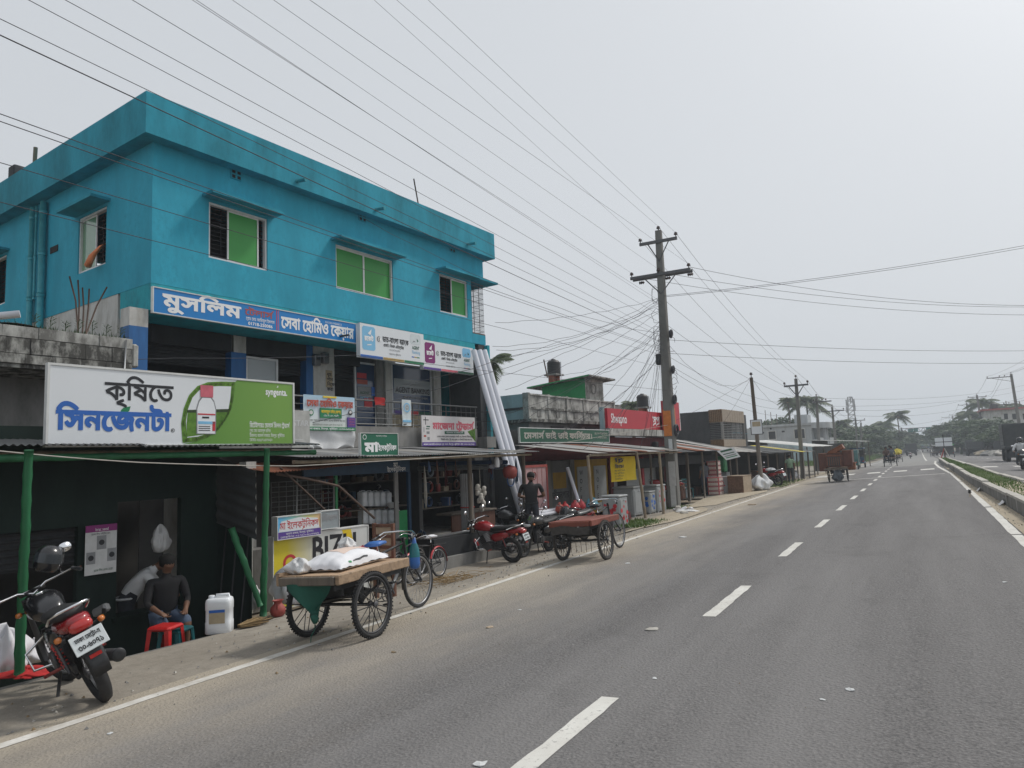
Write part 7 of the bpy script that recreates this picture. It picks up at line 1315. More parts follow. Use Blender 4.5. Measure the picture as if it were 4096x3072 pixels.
for v, dz in ((1485, 0), (1680, 0), (1560, 0)): z = zpix(v, 2690); ob('band', MB().box(PP(z), (.36-.012*z, .36-.012*z, .05)), 'black_iron', mp)
for k, (u, v, w_, h_, m) in enumerate(((2668, 1895, .25, .9, 'paper'), (2694, 1975, .2, .95, 'paper'), (2678, 1690, .3, 1.0, 'ink_orange'), (2702, 1785, .14, .55, 'paper'))): z = zpix(v, u); ob('poster', MB().box(PP(z)+Vector((.06*(1 if k != 2 else -.3), -.225+.010*z, 0)), (w_, .008, h_)), m, mp)
for u, v, r_ in ((2685, 1332, .13), (2677, 1478, .12), (2701, 1598, .15), (2702, 1722, .20)): z = zpix(v, u); c = PP(z)+Vector((.24, .0, 0)); t = ob('cable_coil', MB().torus(r_, .035, 22, 6, c, 'x'), 'wire_black', mp); ob('coil_turn', MB().torus(r_*.9, .03, 22, 6, c+Vector((.05, -.05, .03)), 'x'), 'wire_black', mp)
ob('junction_box', MB().rbox(PP(zpix(1432, 2650))+Vector((-.24, -.1, 0)), (.2, .18, .42), .03), 'plastic_black', mp)
r = random.Random(9)
for k in range(10):
    z = HGT*r.uniform(.42, .78); c = PP(z)+Vector((r.choice((-.25, .28)), -.1, 0)); ob('loose_loop', MB().tube([c+Vector((.18*math.cos(q*.7)*r.uniform(.6, 1.1), 0, .30*math.sin(q*.7)*r.uniform(.7, 1.1)-.1*q*.15)) for q in range(9)], .008, 4), 'wire_black', mp)
def pole(name, label, base, u, v, w0=.15, w1=.10, m='pole_concrete', arms=(), round_=False, lean_=True, armd=(1, 0, 0), pole_top=None, poster=None):
    top = ATD(u, v, depth_at(base)) if pole_top is None else pole_top; t = thing(name, label, 'pole', base); d = top-base; hgt = d.z
    if not lean_: d = Vector((0, 0, hgt))
    else: d = Vector((d.x*.6, d.y*.6, d.z))
    if round_: ob('shaft', MB().tube([(0, 0, -.1), d*.5, d], [w0, (w0+w1)/2, w1], 10), m, t)
    else: ob('shaft', MB().add([Vector((x*w0, y*w0, -.1)) for x, y in ((-1, -1), (1, -1), (1, 1), (-1, 1))]+[d+Vector((x*w1, y*w1, 0)) for x, y in ((-1, -1), (1, -1), (1, 1), (-1, 1))], [(0, 1, 5, 4), (1, 2, 6, 5), (2, 3, 7, 6), (3, 0, 4, 7), (4, 5, 6, 7)]), m, t)
    pts = []
    for z, half, off in arms:
        c = d*(z/hgt) if z > 0 else d*(1+z/hgt); dd = Vector(armd).normalized(); ob('cross_arm', MB().box(c+dd*off+Vector((0, -w1-.05, 0)), (2*half, .09, .11), (0, 0, math.atan2(dd.y, dd.x))), 'dull_metal', t)
        ob('brace', MB().tube([c+dd*(off-half*.6)+Vector((0, -w1-.05, -.05)), c+Vector((0, -w1, -.7))], .03, 5), 'dull_metal', t)
        if abs(off) < .1: ob('brace', MB().tube([c+dd*(off+half*.6)+Vector((0, -w1-.05, -.05)), c+Vector((0, -w1, -.7))], .03, 5), 'dull_metal', t)
        for f in (-.95, .0 if off else .95, .4 if off else None):
            if f is None: continue
            p = c+dd*(off+f*half)+Vector((0, -w1-.05, .06)); ob('insulator', MB().lathe([(.02, 0), (.02, .07), (.09, .10), (.05, .15), (.08, .18), (.01, .22)], 8).xf(Matrix.Translation(p)), 'insulator', t); pts.append(base+p+Vector((0, 0, .2)))
    ob('insulator', MB().lathe([(.02, 0), (.02, .12), (.09, .14), (.05, .19), (.08, .22), (.01, .26)], 8).xf(Matrix.Translation(d)), 'insulator', t); pts.append(base+d+Vector((0, 0, .24)))
    return t, pts, base+d
_, _, LP = pole('utility_pole', 'leaning dark wooden pole with notice board among the stalls', G(3049, 1962), 3000, 1508, .11, .08, 'wood_old', (), True)
_, P2, P2T = pole('utility_pole', 'slim concrete pole with one cross arm before the white tarpaulin stall', G(3213, 1916), 3187, 1513, .13, .09, arms=((-.45, .75, 0),))
_, P3, P3T = pole('utility_pole', 'far concrete pole beside the big coconut palm', Vector((-8.2, 72, gz(-8.2, 72))), 3272, 1586, .15, .10, arms=((-.5, .8, .5),)); _, P4, P4T = pole('utility_pole', 'far concrete pole with cross arm past the palms', Vector((-8.0, 86, gz(-8, 86))), 3328, 1626, .15, .10, arms=((-.5, 1.2, 0),))
_, P5, P5T = pole('utility_pole', 'distant concrete pole with cross arm near the steel tower', Vector((-8.6, 125, gz(-8.6, 125))), 3426, 1672, .16, .11, arms=((-.4, 1.4, 0),)); _, P6, _ = pole('utility_pole', 'distant bare concrete pole before the tree belt', Vector((-9.0, 135, gz(-9, 135))), 3457, 1690, .17, .12); pole('utility_pole', 'short bare far pole in the weeds', Vector((-8.6, 118, gz(-8, 118))), 3478, 1735, .13, .09)
# poles along the far carriageway
RP = []
for k, (dep, ub, ut, vt, arms, lab) in enumerate(((98, 4078, 4036, 1497, ((-.35, 1.5, -1.4), (-4.2, 1.5, -1.4)), 'tall pole with two one sided cross arms behind the parked truck'), (142, 3921, 3899, 1581, ((-.4, 1.6, 0), (-4.6, 1.5, 0)), 'tall concrete pole with transformer box before the white house'), (168, 3881, 3858, 1613, ((-.4, 1.8, 0), (-4.8, 1.6, 0)), 'pole with double cross arms next to the banana plant'), (210, 3836, 3822, 1654, ((-.4, 2.2, 0),), 'far pole with cross arm behind the dark trees'), (255, 3810, 3801, 1664, ((-.4, 2.4, -1),), 'far pole with one sided arm over the trees'), (330, 3778, 3771, 1690, ((-.5, 2.6, 0),), 'most distant pole by the road gantry'))):
    top = ATD(ut, vt, dep); base = Vector((top.x+.02*dep*.3, top.y, gz(9, top.y))); tt, pts, tp = pole('utility_pole', lab, base, 0, 0, .17+.0004*dep, .11+.0004*dep, arms=arms, pole_top=top); RP.append(pts)
# ---- wires
WN = 0
def wire(pts, r, label, sag=0, m='wire_black', cat='cable', name='overhead_wire', n=14, wob=0, group='overhead wires'):
    P_ = []
    for i in range(len(pts)-1):
        a, b = Vector(pts[i]), Vector(pts[i+1])
        for k in range(n):
            f = k/n; q = a.lerp(b, f)-Vector((0, 0, sag*4*f*(1-f)))
            if wob and 0 < k: q += Vector((0, 0, wob*math.sin(k*2.3+i)))
            P_.append(q)
    P_.append(Vector(pts[-1])); o = solo(name, MB().tube(P_, r*(.62 if group == 'overhead wires' else .8), 5, cap=False), m, label, cat, group=group); return o
def through(p, u, v, x=None, dx=0, y=None):      # far end of a wire: bearing crossed with a plane parallel to the road, then carried on
    q = AX(u, v, p.x+dx) if y is None else AY(u, v, y); return q
def line_to(p, u, v, lab, dx=0, r=.008, sag=.0, ext=.35):
    d = ray(u, v); x_ = p.x+dx; q = EYE + d*(x_/d.x)
    e = q + (q-p)*ext*0 + (q-p).normalized()*1.5
    return wire([p, q, e], r, lab, sag, n=18)
# lines coming overhead from the previous pole, gathered at the concrete pole
LN = 'power line crossing the sky to the concrete pole'
line_to(top2[0], 1497, 0, LN+', outer conductor on the upper arm', .0, .006); line_to(TIP, 1587, 0, LN+', conductor on the pole tip', 0, .006); line_to(top2[1], 1713, 0, LN+', conductor over the carriageway', 0, .006)
line_to(low[0], 930, 0, LN+', house side of the lower arm', 0, .006); line_to(low[1], 1095, 0, LN+', middle of the lower arm', 0, .006); line_to(low[2], 1240, 0, LN+', road side of the lower arm', 0, .006)
Q = lambda z, dx=0: PB+PP(z)+Vector((dx, -.15, 0))
for k, (v, u0, v0, r_) in enumerate(((1200, 770, 0, .006), (1215, 785, 0, .006), (1260, 530, 0, .007), (1290, 262, 0, .007), (1330, 115, 0, .007), (1345, 0, 75, .007), (1370, 0, 140, .011), (1395, 0, 455, .008), (1400, 0, 485, .008), (1420, 0, 650, .007), (1470, 0, 808, .007))): line_to(Q(zpix(v)), u0, v0, ('service cable strung past the blue house to the concrete pole, %s' % ('above the roof' if k < 5 else ('along the parapet' if k < 7 else 'across the upper windows'))), 0 if v0 == 0 else .6, r_, .02)
for k, (u, v) in enumerate(((0, 1435), )): wire([Q(zpix(1560)), W(SZ(1420, 1420, 1.0)[0], 1.0, SZ(1420, 1420, 1.0)[1]), W(SZ(700, 1432, 1.0)[0], 1.0, SZ(700, 1432, 1.0)[1]), W(SZ(0, 1432, 1.0)[0], 1.0, SZ(0, 1432, 1.0)[1])], .009, 'service cable running level in front of the first floor shops', .03)
wire([W(SZ(-40, 1800, 4.95)[0], 4.95, SZ(-40, 1800, 4.95)[1]), W(SZ(560, 1850, 4.95)[0], 4.95, SZ(560, 1850, 4.95)[1]), W(SZ(1190, 1864, 4.9)[0], 4.9, SZ(1190, 1864, 4.9)[1]), W(SZ(2000, 1812, 3.3)[0], 3.3, SZ(2000, 1812, 3.3)[1]), Q(zpix(1700))], .011, 'pale twisted cable looped along the shed and awning fronts', .01, 'rope')
for k, (u, v, o_, vp_) in enumerate(((1970, 1385, .3, 1180), (1990, 1425, .3, 1190), (2000, 1505, .3, 1200), (1980, 1290, .3, 1185), (1440, 1585, .1, 1215), (1250, 1690, .1, 1235), (2000, 1660, .6, 1300), (2100, 1790, 1.0, 1420), (2230, 1500, -3, 1330), (2250, 1720, .9, 1420), (2330, 1800, 3.6, 1360), (2480, 1680, .8, 1390), (2560, 1790, 3, 1370), (2590, 1650, -1, 1400), (2430, 1640, .5, 1345), (1450, 870, .0, 1330), (1985, 1400, .3, 1205), (2020, 1560, .5, 1240), (2060, 1700, .9, 1280), (2150, 1580, -1, 1310), (2300, 1520, -1.3, 1350), (2200, 1760, 1, 1290), (2400, 1790, 3.6, 1330), (2480, 1630, .8, 1300))): s_, z_ = SZ(u, v, o_); wire([Q(zpix(vp_), -.1), W(s_, o_, z_)], .008, 'slack service drop from the concrete pole to '+('the blue house' if s_ < 11.2 else ('the old white house roof' if o_ < 0 else ('the pale awning' if o_ > 2 else ('the furniture shop' if s_ < 17.5 else 'the supermarket sign')))), rnd(.1, .5), wob=.025, group='service drops from the concrete pole')
for k in range(7): u = 2560+k*22+rnd(-6, 6); s_, z_ = SZ(u, 1800+rnd(-30, 20), 1.5); wire([Q(zpix(1330+k*12), .1 if u > 2700 else -.15), W(s_, 1.5, z_)], .007, 'loose bundle cable hanging beside the concrete pole', .25, wob=.04, group='service drops from the concrete pole')
# from the concrete pole on along the row, and across the road
for a, b in ((top2[0], P2[0]), (top2[1], P2[1]), (TIP, P2[-1])): wire([a, b], .008, 'power line from the tall concrete pole to the slim pole', .5, group='lines between the poles')
for k, (z1, d_) in enumerate(((1180, 0), (1290, .1), (1420, .1), (1445, 0), (1470, .1))): wire([Q(zpix(z1), d_), P2T-Vector((0, 0, .9+.35*k))], .008, 'telephone cable from the tall concrete pole to the slim pole', .35+.1*k, group='lines between the poles')
wire([Q(zpix(1380), .2), LP, P2T-Vector((0, 0, 1.4))], .008, 'frayed cable looped from the concrete pole over the leaning pole', .9, wob=.03, group='lines between the poles'); wire([LP, W(30, 1, 2.6)], .007, 'drop cable from the leaning pole to a stall', .1, group='lines between the poles'); wire([LP, W(24, 1.2, 3.2)], .007, 'drop cable from the leaning pole to the tiled house', .1, group='lines between the poles')
for A_, B_ in ((P2, P4), (P4, P5)): 
    for a, b in zip(A_, B_): wire([a, b], .012, 'power line running on along the far poles', .8, group='lines between the far poles')
wire([P2T-Vector((0, 0, 1)), P3T, P4T-Vector((0, 0, .8)), P5T-Vector((0, 0, .5))], .014, 'bundled cable along the far poles', .7, group='lines between the far poles')
for k, (p, u, v, yy) in enumerate(((low[2], 4110, 1222, 34), (low[1], 4110, 1228, 36), (low[0], 4110, 1260, 36), (Q(zpix(1160)), 4110, 980, 30), (Q(zpix(1165)), 4110, 989, 30.5), (Q(zpix(1340)), 4110, 1403, 40), (Q(zpix(1395)), 4110, 1452, 42))): q = AY(u, v, yy); wire([p+Vector((.1, 0, -.15)), q, q+(q-p)*.1], .010, ('thick power line crossing the road from the lower arm' if k < 3 else ('paired thin cable rising across the road' if k < 5 else 'thin cable crossing the road low')), .35 if k < 3 else .15, group='cables crossing the road')
for i in range(len(RP)-1):
    for a, b in zip(RP[i][:4], RP[i+1][:4]): wire([a, b], .018+.004*i, 'power line along the far side poles', 1.0, group='lines along the far carriageway')
for a in RP[0]: wire([a, Vector((a.x+3.5, 45, a.z+1.2))], .014, 'power line along the far side poles', 1.2, group='lines along the far carriageway')
for k, (u0, v0, u1, v1, d0, d1) in enumerate(((3290, 1592, 4100, 1540, 78, 110), (3290, 1625, 4100, 1560, 90, 140), (3340, 1640, 3900, 1590, 92, 142), (3350, 1660, 3870, 1630, 100, 168), (3450, 1710, 3830, 1660, 130, 210))): wire([ATD(u0, v0, d0), ATD(u1, v1, d1)], .016+.003*k, 'line slung across the distant road', .9, group='lines over the distant road')
# ------------------------------------------------------------------ trees, palms, tower, gantry, distant traffic
def leafcloud(name, parent, blobs, n, size, m, seed, core=True):
    r = np.random.RandomState(seed); V = []; Fc = []
    tot = sum(b[3]**2 for b in blobs)
    for bx_, by, bz, br, sq in blobs:
        k = max(20, int(n*br*br/tot)); d = r.normal(size=(k, 3)); d /= np.linalg.norm(d, axis=1)[:, None]; d[:, 2] = np.where(d[:, 2] < -.35, -d[:, 2]*.6, d[:, 2])
        rad_ = br*(.55+.5*r.rand(k)**.6); lump = 1+.22*np.sin(d[:, 0]*5+by)*np.cos(d[:, 1]*6+bx_)+.15*np.sin(d[:, 2]*9)
        c = np.array([bx_, by, bz])+d*np.array([1, 1, sq])*(rad_*lump)[:, None]
        a = r.normal(size=(k, 3)); a /= np.linalg.norm(a, axis=1)[:, None]; b_ = np.cross(a, d+.35*r.normal(size=(k, 3))); b_ /= (np.linalg.norm(b_, axis=1)[:, None]+1e-6)
        s_ = size*(.5+r.rand(k))[:, None]; q = len(V)
        P_ = np.stack([c-a*s_*.5, c+b_*s_*.38+a*s_*.1, c+a*s_*.6, c-b_*s_*.38+a*s_*.1], 1).reshape(-1, 3); V += [tuple(x) for x in P_]; Fc += [(q+4*i, q+4*i+1, q+4*i+2, q+4*i+3) for i in range(k)]
    mb = MB(); mb.v = V; mb.f = Fc; mb.sm = [False]*len(Fc); mb.mi = [0]*len(Fc)
    return mb
_TREES = {}
def tree(label, x, y, h, wd, kind=0, group='trees along the road'):
    key = kind
    if key not in _TREES:
        r = random.Random(40+key); blobs = []
        for k in range(11 if key < 3 else 7): a = r.uniform(0, 6.28); q = r.uniform(.0, .36); zz = r.uniform(.40, .86); blobs.append((q*math.cos(a), q*math.sin(a), zz, r.uniform(.13, .22)*(1.1-abs(zz-.6)), .85))
        blobs.append((0, 0, .62, .28, .9))
        lm = leafcloud('crown', None, blobs, 5200, .05, '', 50+key).mesh('crown', ('leaf_dark', 'leaf_mid', 'leaf_dark', 'leaf_mid')[key])
        tb = MB(); tb.tube([(0, 0, -.02), (.01, 0, .2), (-.01, .01, .42), (0, 0, .6)], [.035, .026, .02, .008], 8)
        for k in range(7): b = blobs[k]; tb.tube([(0, 0, .28+.03*k), (b[0]*.5, b[1]*.5, b[2]*.8), (b[0]*.9, b[1]*.9, b[2])], [.014, .009, .003], 5)
        _TREES[key] = (lm, tb.mesh('trunk', 'bark'))
    lm, tm = _TREES[key]; t = thing('broadleaf_tree', label, 'tree', (x, y, gz(min(x, 12), y)-.1), rnd(0, 6), group); t.scale = (wd, wd, h)
    link('crown', lm, t); link('trunk', tm, t); return t
_PALM = {}
def palm(label, x, y, h, spread, kind='coco', n=26, group='palms along the road', lean=.03):
    if kind not in _PALM:
        mb = MB(); r = random.Random(70+len(kind)); nf = n
        for k in range(nf):
            a = 2*math.pi*k/nf*2.4+r.uniform(-.2, .2); el = r.uniform(-.35, 1.25); L = r.uniform(.85, 1.1); dx, dy = math.cos(a), math.sin(a); P_ = []
            for i in range(9): f = i/8; P_.append(Vector((dx*L*f*math.cos(el*(1-.4*f)), dy*L*f*math.cos(el*(1-.4*f)), math.sin(el)*L*f*.9-.62*f*f*L)))
            mb.tube(P_, [.016*(1-.8*i/8) for i in range(9)], 4, cap=False); sd = Vector((-dy, dx, 0))
            for i in range(26):
                f = .12+.86*i/26; j = min(7, int(f*8)); p = P_[j].lerp(P_[j+1], f*8-j); ll = .30*math.sin(math.pi*min(1, f*.9+.12))+.04; dirf = (P_[j+1]-P_[j]).normalized()
                for s in (-1, 1):
                    e = p+sd*s*ll*.7+dirf*ll*.45-Vector((0, 0, ll*r.uniform(.35, .7))); w_ = dirf*.028; q = len(mb.v); mb.v += [tuple(p-w_), tuple(p+w_), tuple(e)]; mb.f.append((q, q+1, q+2)); mb.sm.append(False); mb.mi.append(0)
        nuts = MB()
        for k in range(8): a = k*.8; nuts.lathe([(.002, -.05), (.04, -.02), (.045, .02), (.002, .05)], 8, (.08*math.cos(a), .08*math.sin(a), -.10))
        _PALM[kind] = (mb.mesh('frond_crown', 'leaf_palm'), nuts.mesh('nut_cluster', 'straw'))
    cm, nm = _PALM[kind]; z0 = gz(min(x, 12), y); t = thing('coconut_palm', label, 'palm', (x, y, z0), 0, group); lx = lean*h
    ob('trunk', MB().tube([(lx*f*f, 0, h*f) for f in (0, .25, .5, .75, 1)], [.20, .16, .14, .13, .12], 10), 'bark', t)
    c = link('frond_crown', cm, t); c.location = (lx, 0, h); c.scale = (spread,)*3; c.rotation_euler = (0, 0, rnd(0, 6)); q = link('nut_cluster', nm, t); q.location = (lx, 0, h-.05); q.scale = (spread,)*3
    return t
def px_at(u, y): return AY(u, 1780, y).x
def zat(u, v, y): return AY(u, v, y).z
# palms and trees behind the far grey house
for u, v, y, sp, lab in ((3170, 1603, 122, 2.2, 'small crowned palm behind the far grey house'), (3243, 1607, 126, 4.2, 'big coconut palm with drooping fronds behind the far grey house'), (3365, 1700, 150, 3.6, 'coconut palm rising out of the tree belt by the pole'), (3543, 1700, 205, 3.8, 'bushy palm in the tree belt before the gantry'), (3603, 1665, 190, 3.8, 'tall palm standing above the tree belt beside the road')):
    palm(lab, px_at(u, y), y, zat(u, v, y)-gz(-9, y), sp, lean=-.01)
for k, (u, v, y, w_) in enumerate(((3065, 1680, 124, 11), (3110, 1655, 128, 10), (3135, 1668, 130, 9), (3300, 1690, 140, 13), (3340, 1700, 134, 12), (3378, 1712, 142, 11), (3412, 1705, 150, 12), (3440, 1690, 165, 14), (3470, 1700, 170, 13), (3500, 1705, 180, 14), (3530, 1728, 190, 13), (3560, 1722, 200, 14), (3590, 1720, 215, 15), (3620, 1722, 235, 15), (3640, 1745, 262, 14), (3350, 1745, 128, 8), (3430, 1760, 140, 8), (3480, 1765, 150, 9), (3540, 1770, 170, 9), (3590, 1770, 190, 10), (3628, 1775, 220, 10), (3652, 1768, 310, 15), (3660, 1765, 380, 16))):
    x = px_at(u, y); tree(('dark leafy tree', 'mid green bushy tree', 'spreading dark tree', 'loose green tree')[k % 4]+(' crowning the grey house roof line' if k < 3 else ' in the belt along the near side of the road'), x, y, zat(u, v, y)-gz(-9, y), w_, k % 4)
for k, (u, v, y, w_) in enumerate(((3690, 1748, 420, 20), (3705, 1740, 360, 18), (3722, 1735, 320, 16), (3740, 1735, 290, 15), (3760, 1720, 260, 14), (3785, 1708, 235, 15), (3805, 1690, 215, 15), (3830, 1680, 200, 15), (3855, 1668, 190, 14), (3880, 1680, 180, 13), (3905, 1665, 175, 13), (3930, 1690, 168, 12), (3955, 1700, 150, 11), (3985, 1715, 140, 10), (4010, 1720, 135, 10), (3790, 1750, 190, 9), (3845, 1745, 170, 9), (3900, 1745, 150, 9), (3950, 1745, 138, 8), (4000, 1608, 205, 13), (4060, 1600, 200, 13), (4100, 1605, 200, 12), (3965, 1660, 158, 13), (3995, 1672, 148, 12), (4020, 1690, 140, 11), (4045, 1700, 130, 10))):
    x = px_at(u, y); tree(('dark leafy tree', 'mid green bushy tree', 'spreading dark tree', 'loose green tree')[(k+1) % 4]+(' behind the white house across the road' if 18 < k < 22 else ' in the belt across the far carriageway'), x, y, zat(u, v, y)-gz(9, y), w_, (k+1) % 4)
for u, v, y, sp, lab in ((3940, 1612, 178, 4.2, 'coconut palm leaning over the white house across the road'), (3885, 1660, 185, 3.8, 'palm among the trees behind the banana plant')): palm(lab, px_at(u, y), y, zat(u, v, y)-gz(9, y), sp)
palm('coconut palm drooping past the end of the blue house', *(lambda q: (q.x, q.y))(ATD(1955, 1480, 34)), ATD(1955, 1450, 34).z+.4, 1.5); palm('small palm tuft behind the supermarket roof tank', *(lambda q: (q.x, q.y))(ATD(2525, 1620, 60)), ATD(2525, 1622, 60).z+.4, 1.6)
# banana plant
yb_ = 150; bx_ = px_at(3842, yb_); t = thing('banana_plant', 'banana plant with one bright green new leaf beside the far pole', 'plant', (bx_, yb_, gz(9, yb_)))
ob('stem', MB().tube([(0, 0, 0), (.1, 0, 2.2)], [.2, .1], 8), 'leaf_palm', t)
for k in range(8):
    a = k*.8; L = rnd(1.8, 2.6); el = .9 if k else 1.5; mb = MB(); mb.grid(lambda p, q: (math.cos(a)*L*p*math.cos(el)-math.sin(a)*(q-.5)*.8*math.sin(math.pi*(p*.9+.05)), math.sin(a)*L*p*math.cos(el)+math.cos(a)*(q-.5)*.8*math.sin(math.pi*(p*.9+.05)), 2.0+L*p*math.sin(el)-1.0*p*p*(1 if k else .1)), 10, 2); ob('leaf_blade', mb, 'leaf_bright' if k == 0 else 'leaf_mid', t)
# steel tower
yt = 300; c = AY(3410, 1700, yt); zt_ = AY(3406, 1578, yt).z; t = thing('telecom_tower', 'white steel lattice telecom tower with panel antennas', 'tower', (c.x, yt, gz(-9, yt)))
def tw(z): return 2.0-1.25*z/zt_
for sx in (-1, 1):
    for sy in (-1, 1): ob('tower_leg', MB().tube([(sx*tw(0), sy*tw(0), 0), (sx*tw(zt_), sy*tw(zt_), zt_)], .16, 5), 'tower_steel', t)
for k in range(13):
    z0, z1 = zt_*k/13, zt_*(k+1)/13
    for sy in (-1, 1): ob('lattice_bar', MB().tube([(-tw(z0), sy*tw(z0), z0), (tw(z1), sy*tw(z1), z1)], .07, 4), 'tower_steel', t); ob('lattice_bar', MB().tube([(-tw(z1), sy*tw(z1), z1), (tw(z1), sy*tw(z1), z1)], .07, 4), 'tower_steel', t)
    for sx in (-1, 1): ob('lattice_bar', MB().tube([(sx*tw(z0), -tw(z0), z0), (sx*tw(z1), tw(z1), z1)], .07, 4), 'tower_steel', t)
for k, (x, z) in enumerate(((-1.3, .90), (1.4, .90), (-1.4, .78), (.2, .95), (1.5, .80))): ob('antenna', MB().box((x, -1.2, zt_*z), (.5, .3, 2.4)), 'tower_steel', t)
# gantry with green boards
yg = 215; L_, R_ = px_at(3612, yg), px_at(3768, yg); z0, z1 = zat(3700, 1724, yg), zat(3700, 1710, yg); t = thing('road_gantry', 'steel sign gantry with green boards spanning the distant road', 'gantry', (0, yg, 0))
for z in (z0, z1): ob('beam', MB().tube([(L_, 0, z), (R_, 0, z)], .12, 6), 'tower_steel', t)
for k in range(14): a, b = L_+(R_-L_)*k/14, L_+(R_-L_)*(k+1)/14; ob('truss_bar', MB().tube([(a, 0, z0 if k % 2 else z1), (b, 0, z1 if k % 2 else z0)], .07, 5), 'tower_steel', t)
for x in (L_, R_): ob('post', MB().tube([(x, 0, -.6), (x, 0, z1+.3)], .22, 8), 'tower_steel', t)
for u0, v0, u1, v1 in ((3632, 1716, 3654, 1728), (3654, 1713, 3673, 1726), (3703, 1709, 3724, 1723), (3724, 1708, 3745, 1722)):
    a, b = AY(u0, v0, yg-.3), AY(u1, v1, yg-.3); bd = ob('sign_board', MB().bb((a.x, -.35, b.z), (b.x, -.28, a.z)), 'gantry_green', t)
    for k in range(2): ob('lettering_row', MB().bb((a.x+.3, -.37, b.z+.35+.45*k), (b.x-.4, -.355, b.z+.5+.45*k)), 'tower_steel', bd)
a, b = AY(3706, 1732, yg-.3), AY(3729, 1742, yg-.3); t2 = thing('hanging_sign', 'small grey green board hanging below the gantry', 'sign', (0, yg-.4, 0)); ob('panel', MB().bb((a.x, 0, b.z), (b.x, .06, a.z)), 'truck_dark', t2); ob('hanger', MB().tube([((a.x+b.x)/2, 0, a.z), ((a.x+b.x)/2, 0, a.z+1)], .06, 5), 'tower_steel', t2)
# white house across the road
yh = 165; t = thing('white_house', 'white two storey house with flat roof behind the palms across the road', 'house', (0, yh, 0)); a, b = AY(3935, 1640, yh), AY(4150, 1625, yh); zt_ = AY(3940, 1637, yh).z
ob('wall', MB().bb((a.x, 0, -.6), (b.x+6, 9, zt_-.35)), 'column_white', t); ob('roof_slab', MB().bb((a.x-.6, -.7, zt_-.348), (b.x+6, 9, zt_)), 'terracotta', t)
for u in (4015, 4048, 4090): p, q = AY(u, 1655, yh), AY(u+18, 1677, yh); w_ = ob('window', MB().bb((p.x, -.04, q.z), (q.x, -.002, p.z)), 'void', t); ob('frame', MB().bb((p.x-.1, -.1, p.z), (q.x+.1, -.04, p.z+.15)), 'column_white', w_)
for u in (4030, 4084): p = AY(u, 1600, yh); ob('column_stub', MB().tube([(p.x, 3, zt_), (p.x, 3, p.z)], .08, 5), 'rusty_iron', t)
solo('roof_tank', MB().lathe([(.7, 0), (.75, .3), (.75, .9), (.3, 1.2)], 14), 'black_tank', 'black tank on the white house across the road', 'water tank', (AY(3980, 1630, yh).x, yh+2, zt_))
# median end sign
yq = 73; q = Vector((1.75, yq, .28-.06)); t = thing('median_signpost', 'white four panel sign on a red striped tripod at the median end', 'sign', (1.95, yq, .24)); w_ = 1.35; zb_ = zat(3755, 1787, yq)-.24; zt_ = zat(3755, 1750, yq)-.24
for i in range(2):
    for j in range(2): ob('panel', MB().bb((-w_/2+i*w_/2+.03, -.03, zb_+(zt_-zb_)/2*j+.03), (w_/2*i-.03, .0, zb_+(zt_-zb_)/2*(j+1)-.03)), 'sign_white', t)
ob('post', MB().tube([(0, .03, .2), (0, .03, zt_+.25)], .05, 6), 'black_iron', t); ob('frame_bar', MB().tube([(-w_/2, .02, (zb_+zt_)/2), (w_/2, .02, (zb_+zt_)/2)], .03, 5), 'black_iron', t)
for k, (x, y) in enumerate(((-.35, -.3), (.35, -.3), (0, .4))): ob('tripod_leg', MB().tube([(x, y, 0), (0, 0, .95)], [.06, .05], 6), ('terracotta', 'column_white', 'terracotta')[k], t)
# ------------------------------------------------------------------ traffic further on
def place(u, y, z=0): x = px_at(u, y); return Vector((x, y, gz(x, y)))
p = (G(3322, 1929)+G(3390, 1924))/2; FCART = van('cargo_cart', 'pedal cart piled high with brown wooden furniture riding up the road', p, rad(90), 'plank', 'frame_wood', .92, 1.62, False, (-.62, 1.1, .58))
def fitem(name, label, lo, hi, m, rot=None, panel=None, pm='teak_light', slats=0):
    c = [(a+b)/2 for a, b in zip(lo, hi)]; d = [b-a for a, b in zip(lo, hi)]
    t = thing(name, label, 'furniture', p+Vector((c[0], c[1], c[2])), 0, None, rot or (0, 0, 0)); ob('carcass', MB().rbox((0, 0, 0), d, .02), m, t)
    ob('front_panel', MB().rbox((0, -d[1]/2-.01, 0), (d[0]*.8, .02, d[2]*.8), .005), panel or m, t)
    for k in range(slats): ob('slat', MB().box((-d[0]*.38+d[0]*.76*k/max(1, slats-1), -d[1]/2-.03, 0), (.03, .02, d[2]*.7)), 'teak_light', t)
    ob('top_rail', MB().rbox((0, 0, d[2]/2+.015), (d[0]*1.04, d[1]*1.04, .03), .008), pm, t); return t
fitem('cupboard', 'dark brown cupboard at the kerb end of the furniture load', (-.85, -.5, .58), (-.46, .6, 1.50), 'teak'); fitem('bed_end', 'carved bed end with slats at the rear of the furniture load', (-.50, -.70, .80), (.32, -.58, 1.38), 'teak', None, 'truck_dark', 'teak_light', 7); fitem('cupboard', 'plain brown wardrobe on the road side of the furniture load', (.30, -.5, .80), (.78, .7, 1.62), 'teak'); fitem('tabletop_box', 'tilted brown cabinet on top of the furniture load', (-.38, -.3, 1.55), (.42, .5, 1.78), 'teak_light', (0, rad(-28), 0)); fitem('bed_board', 'upright bed boards in the middle of the furniture load', (-.45, -.4, .80), (.28, .5, 1.52), 'teak'); fitem('drawer_chest', 'orange brown chest low on the road side of the furniture load', (.52, -.35, .62), (.88, .25, .98), 'teak_light')
heap('grey_sack', 'grey cloth bag slung under the furniture cart', p+Vector((0, -.5, .05)), (.5, .3, .55), 'cloth_grey', 41, 'bag')
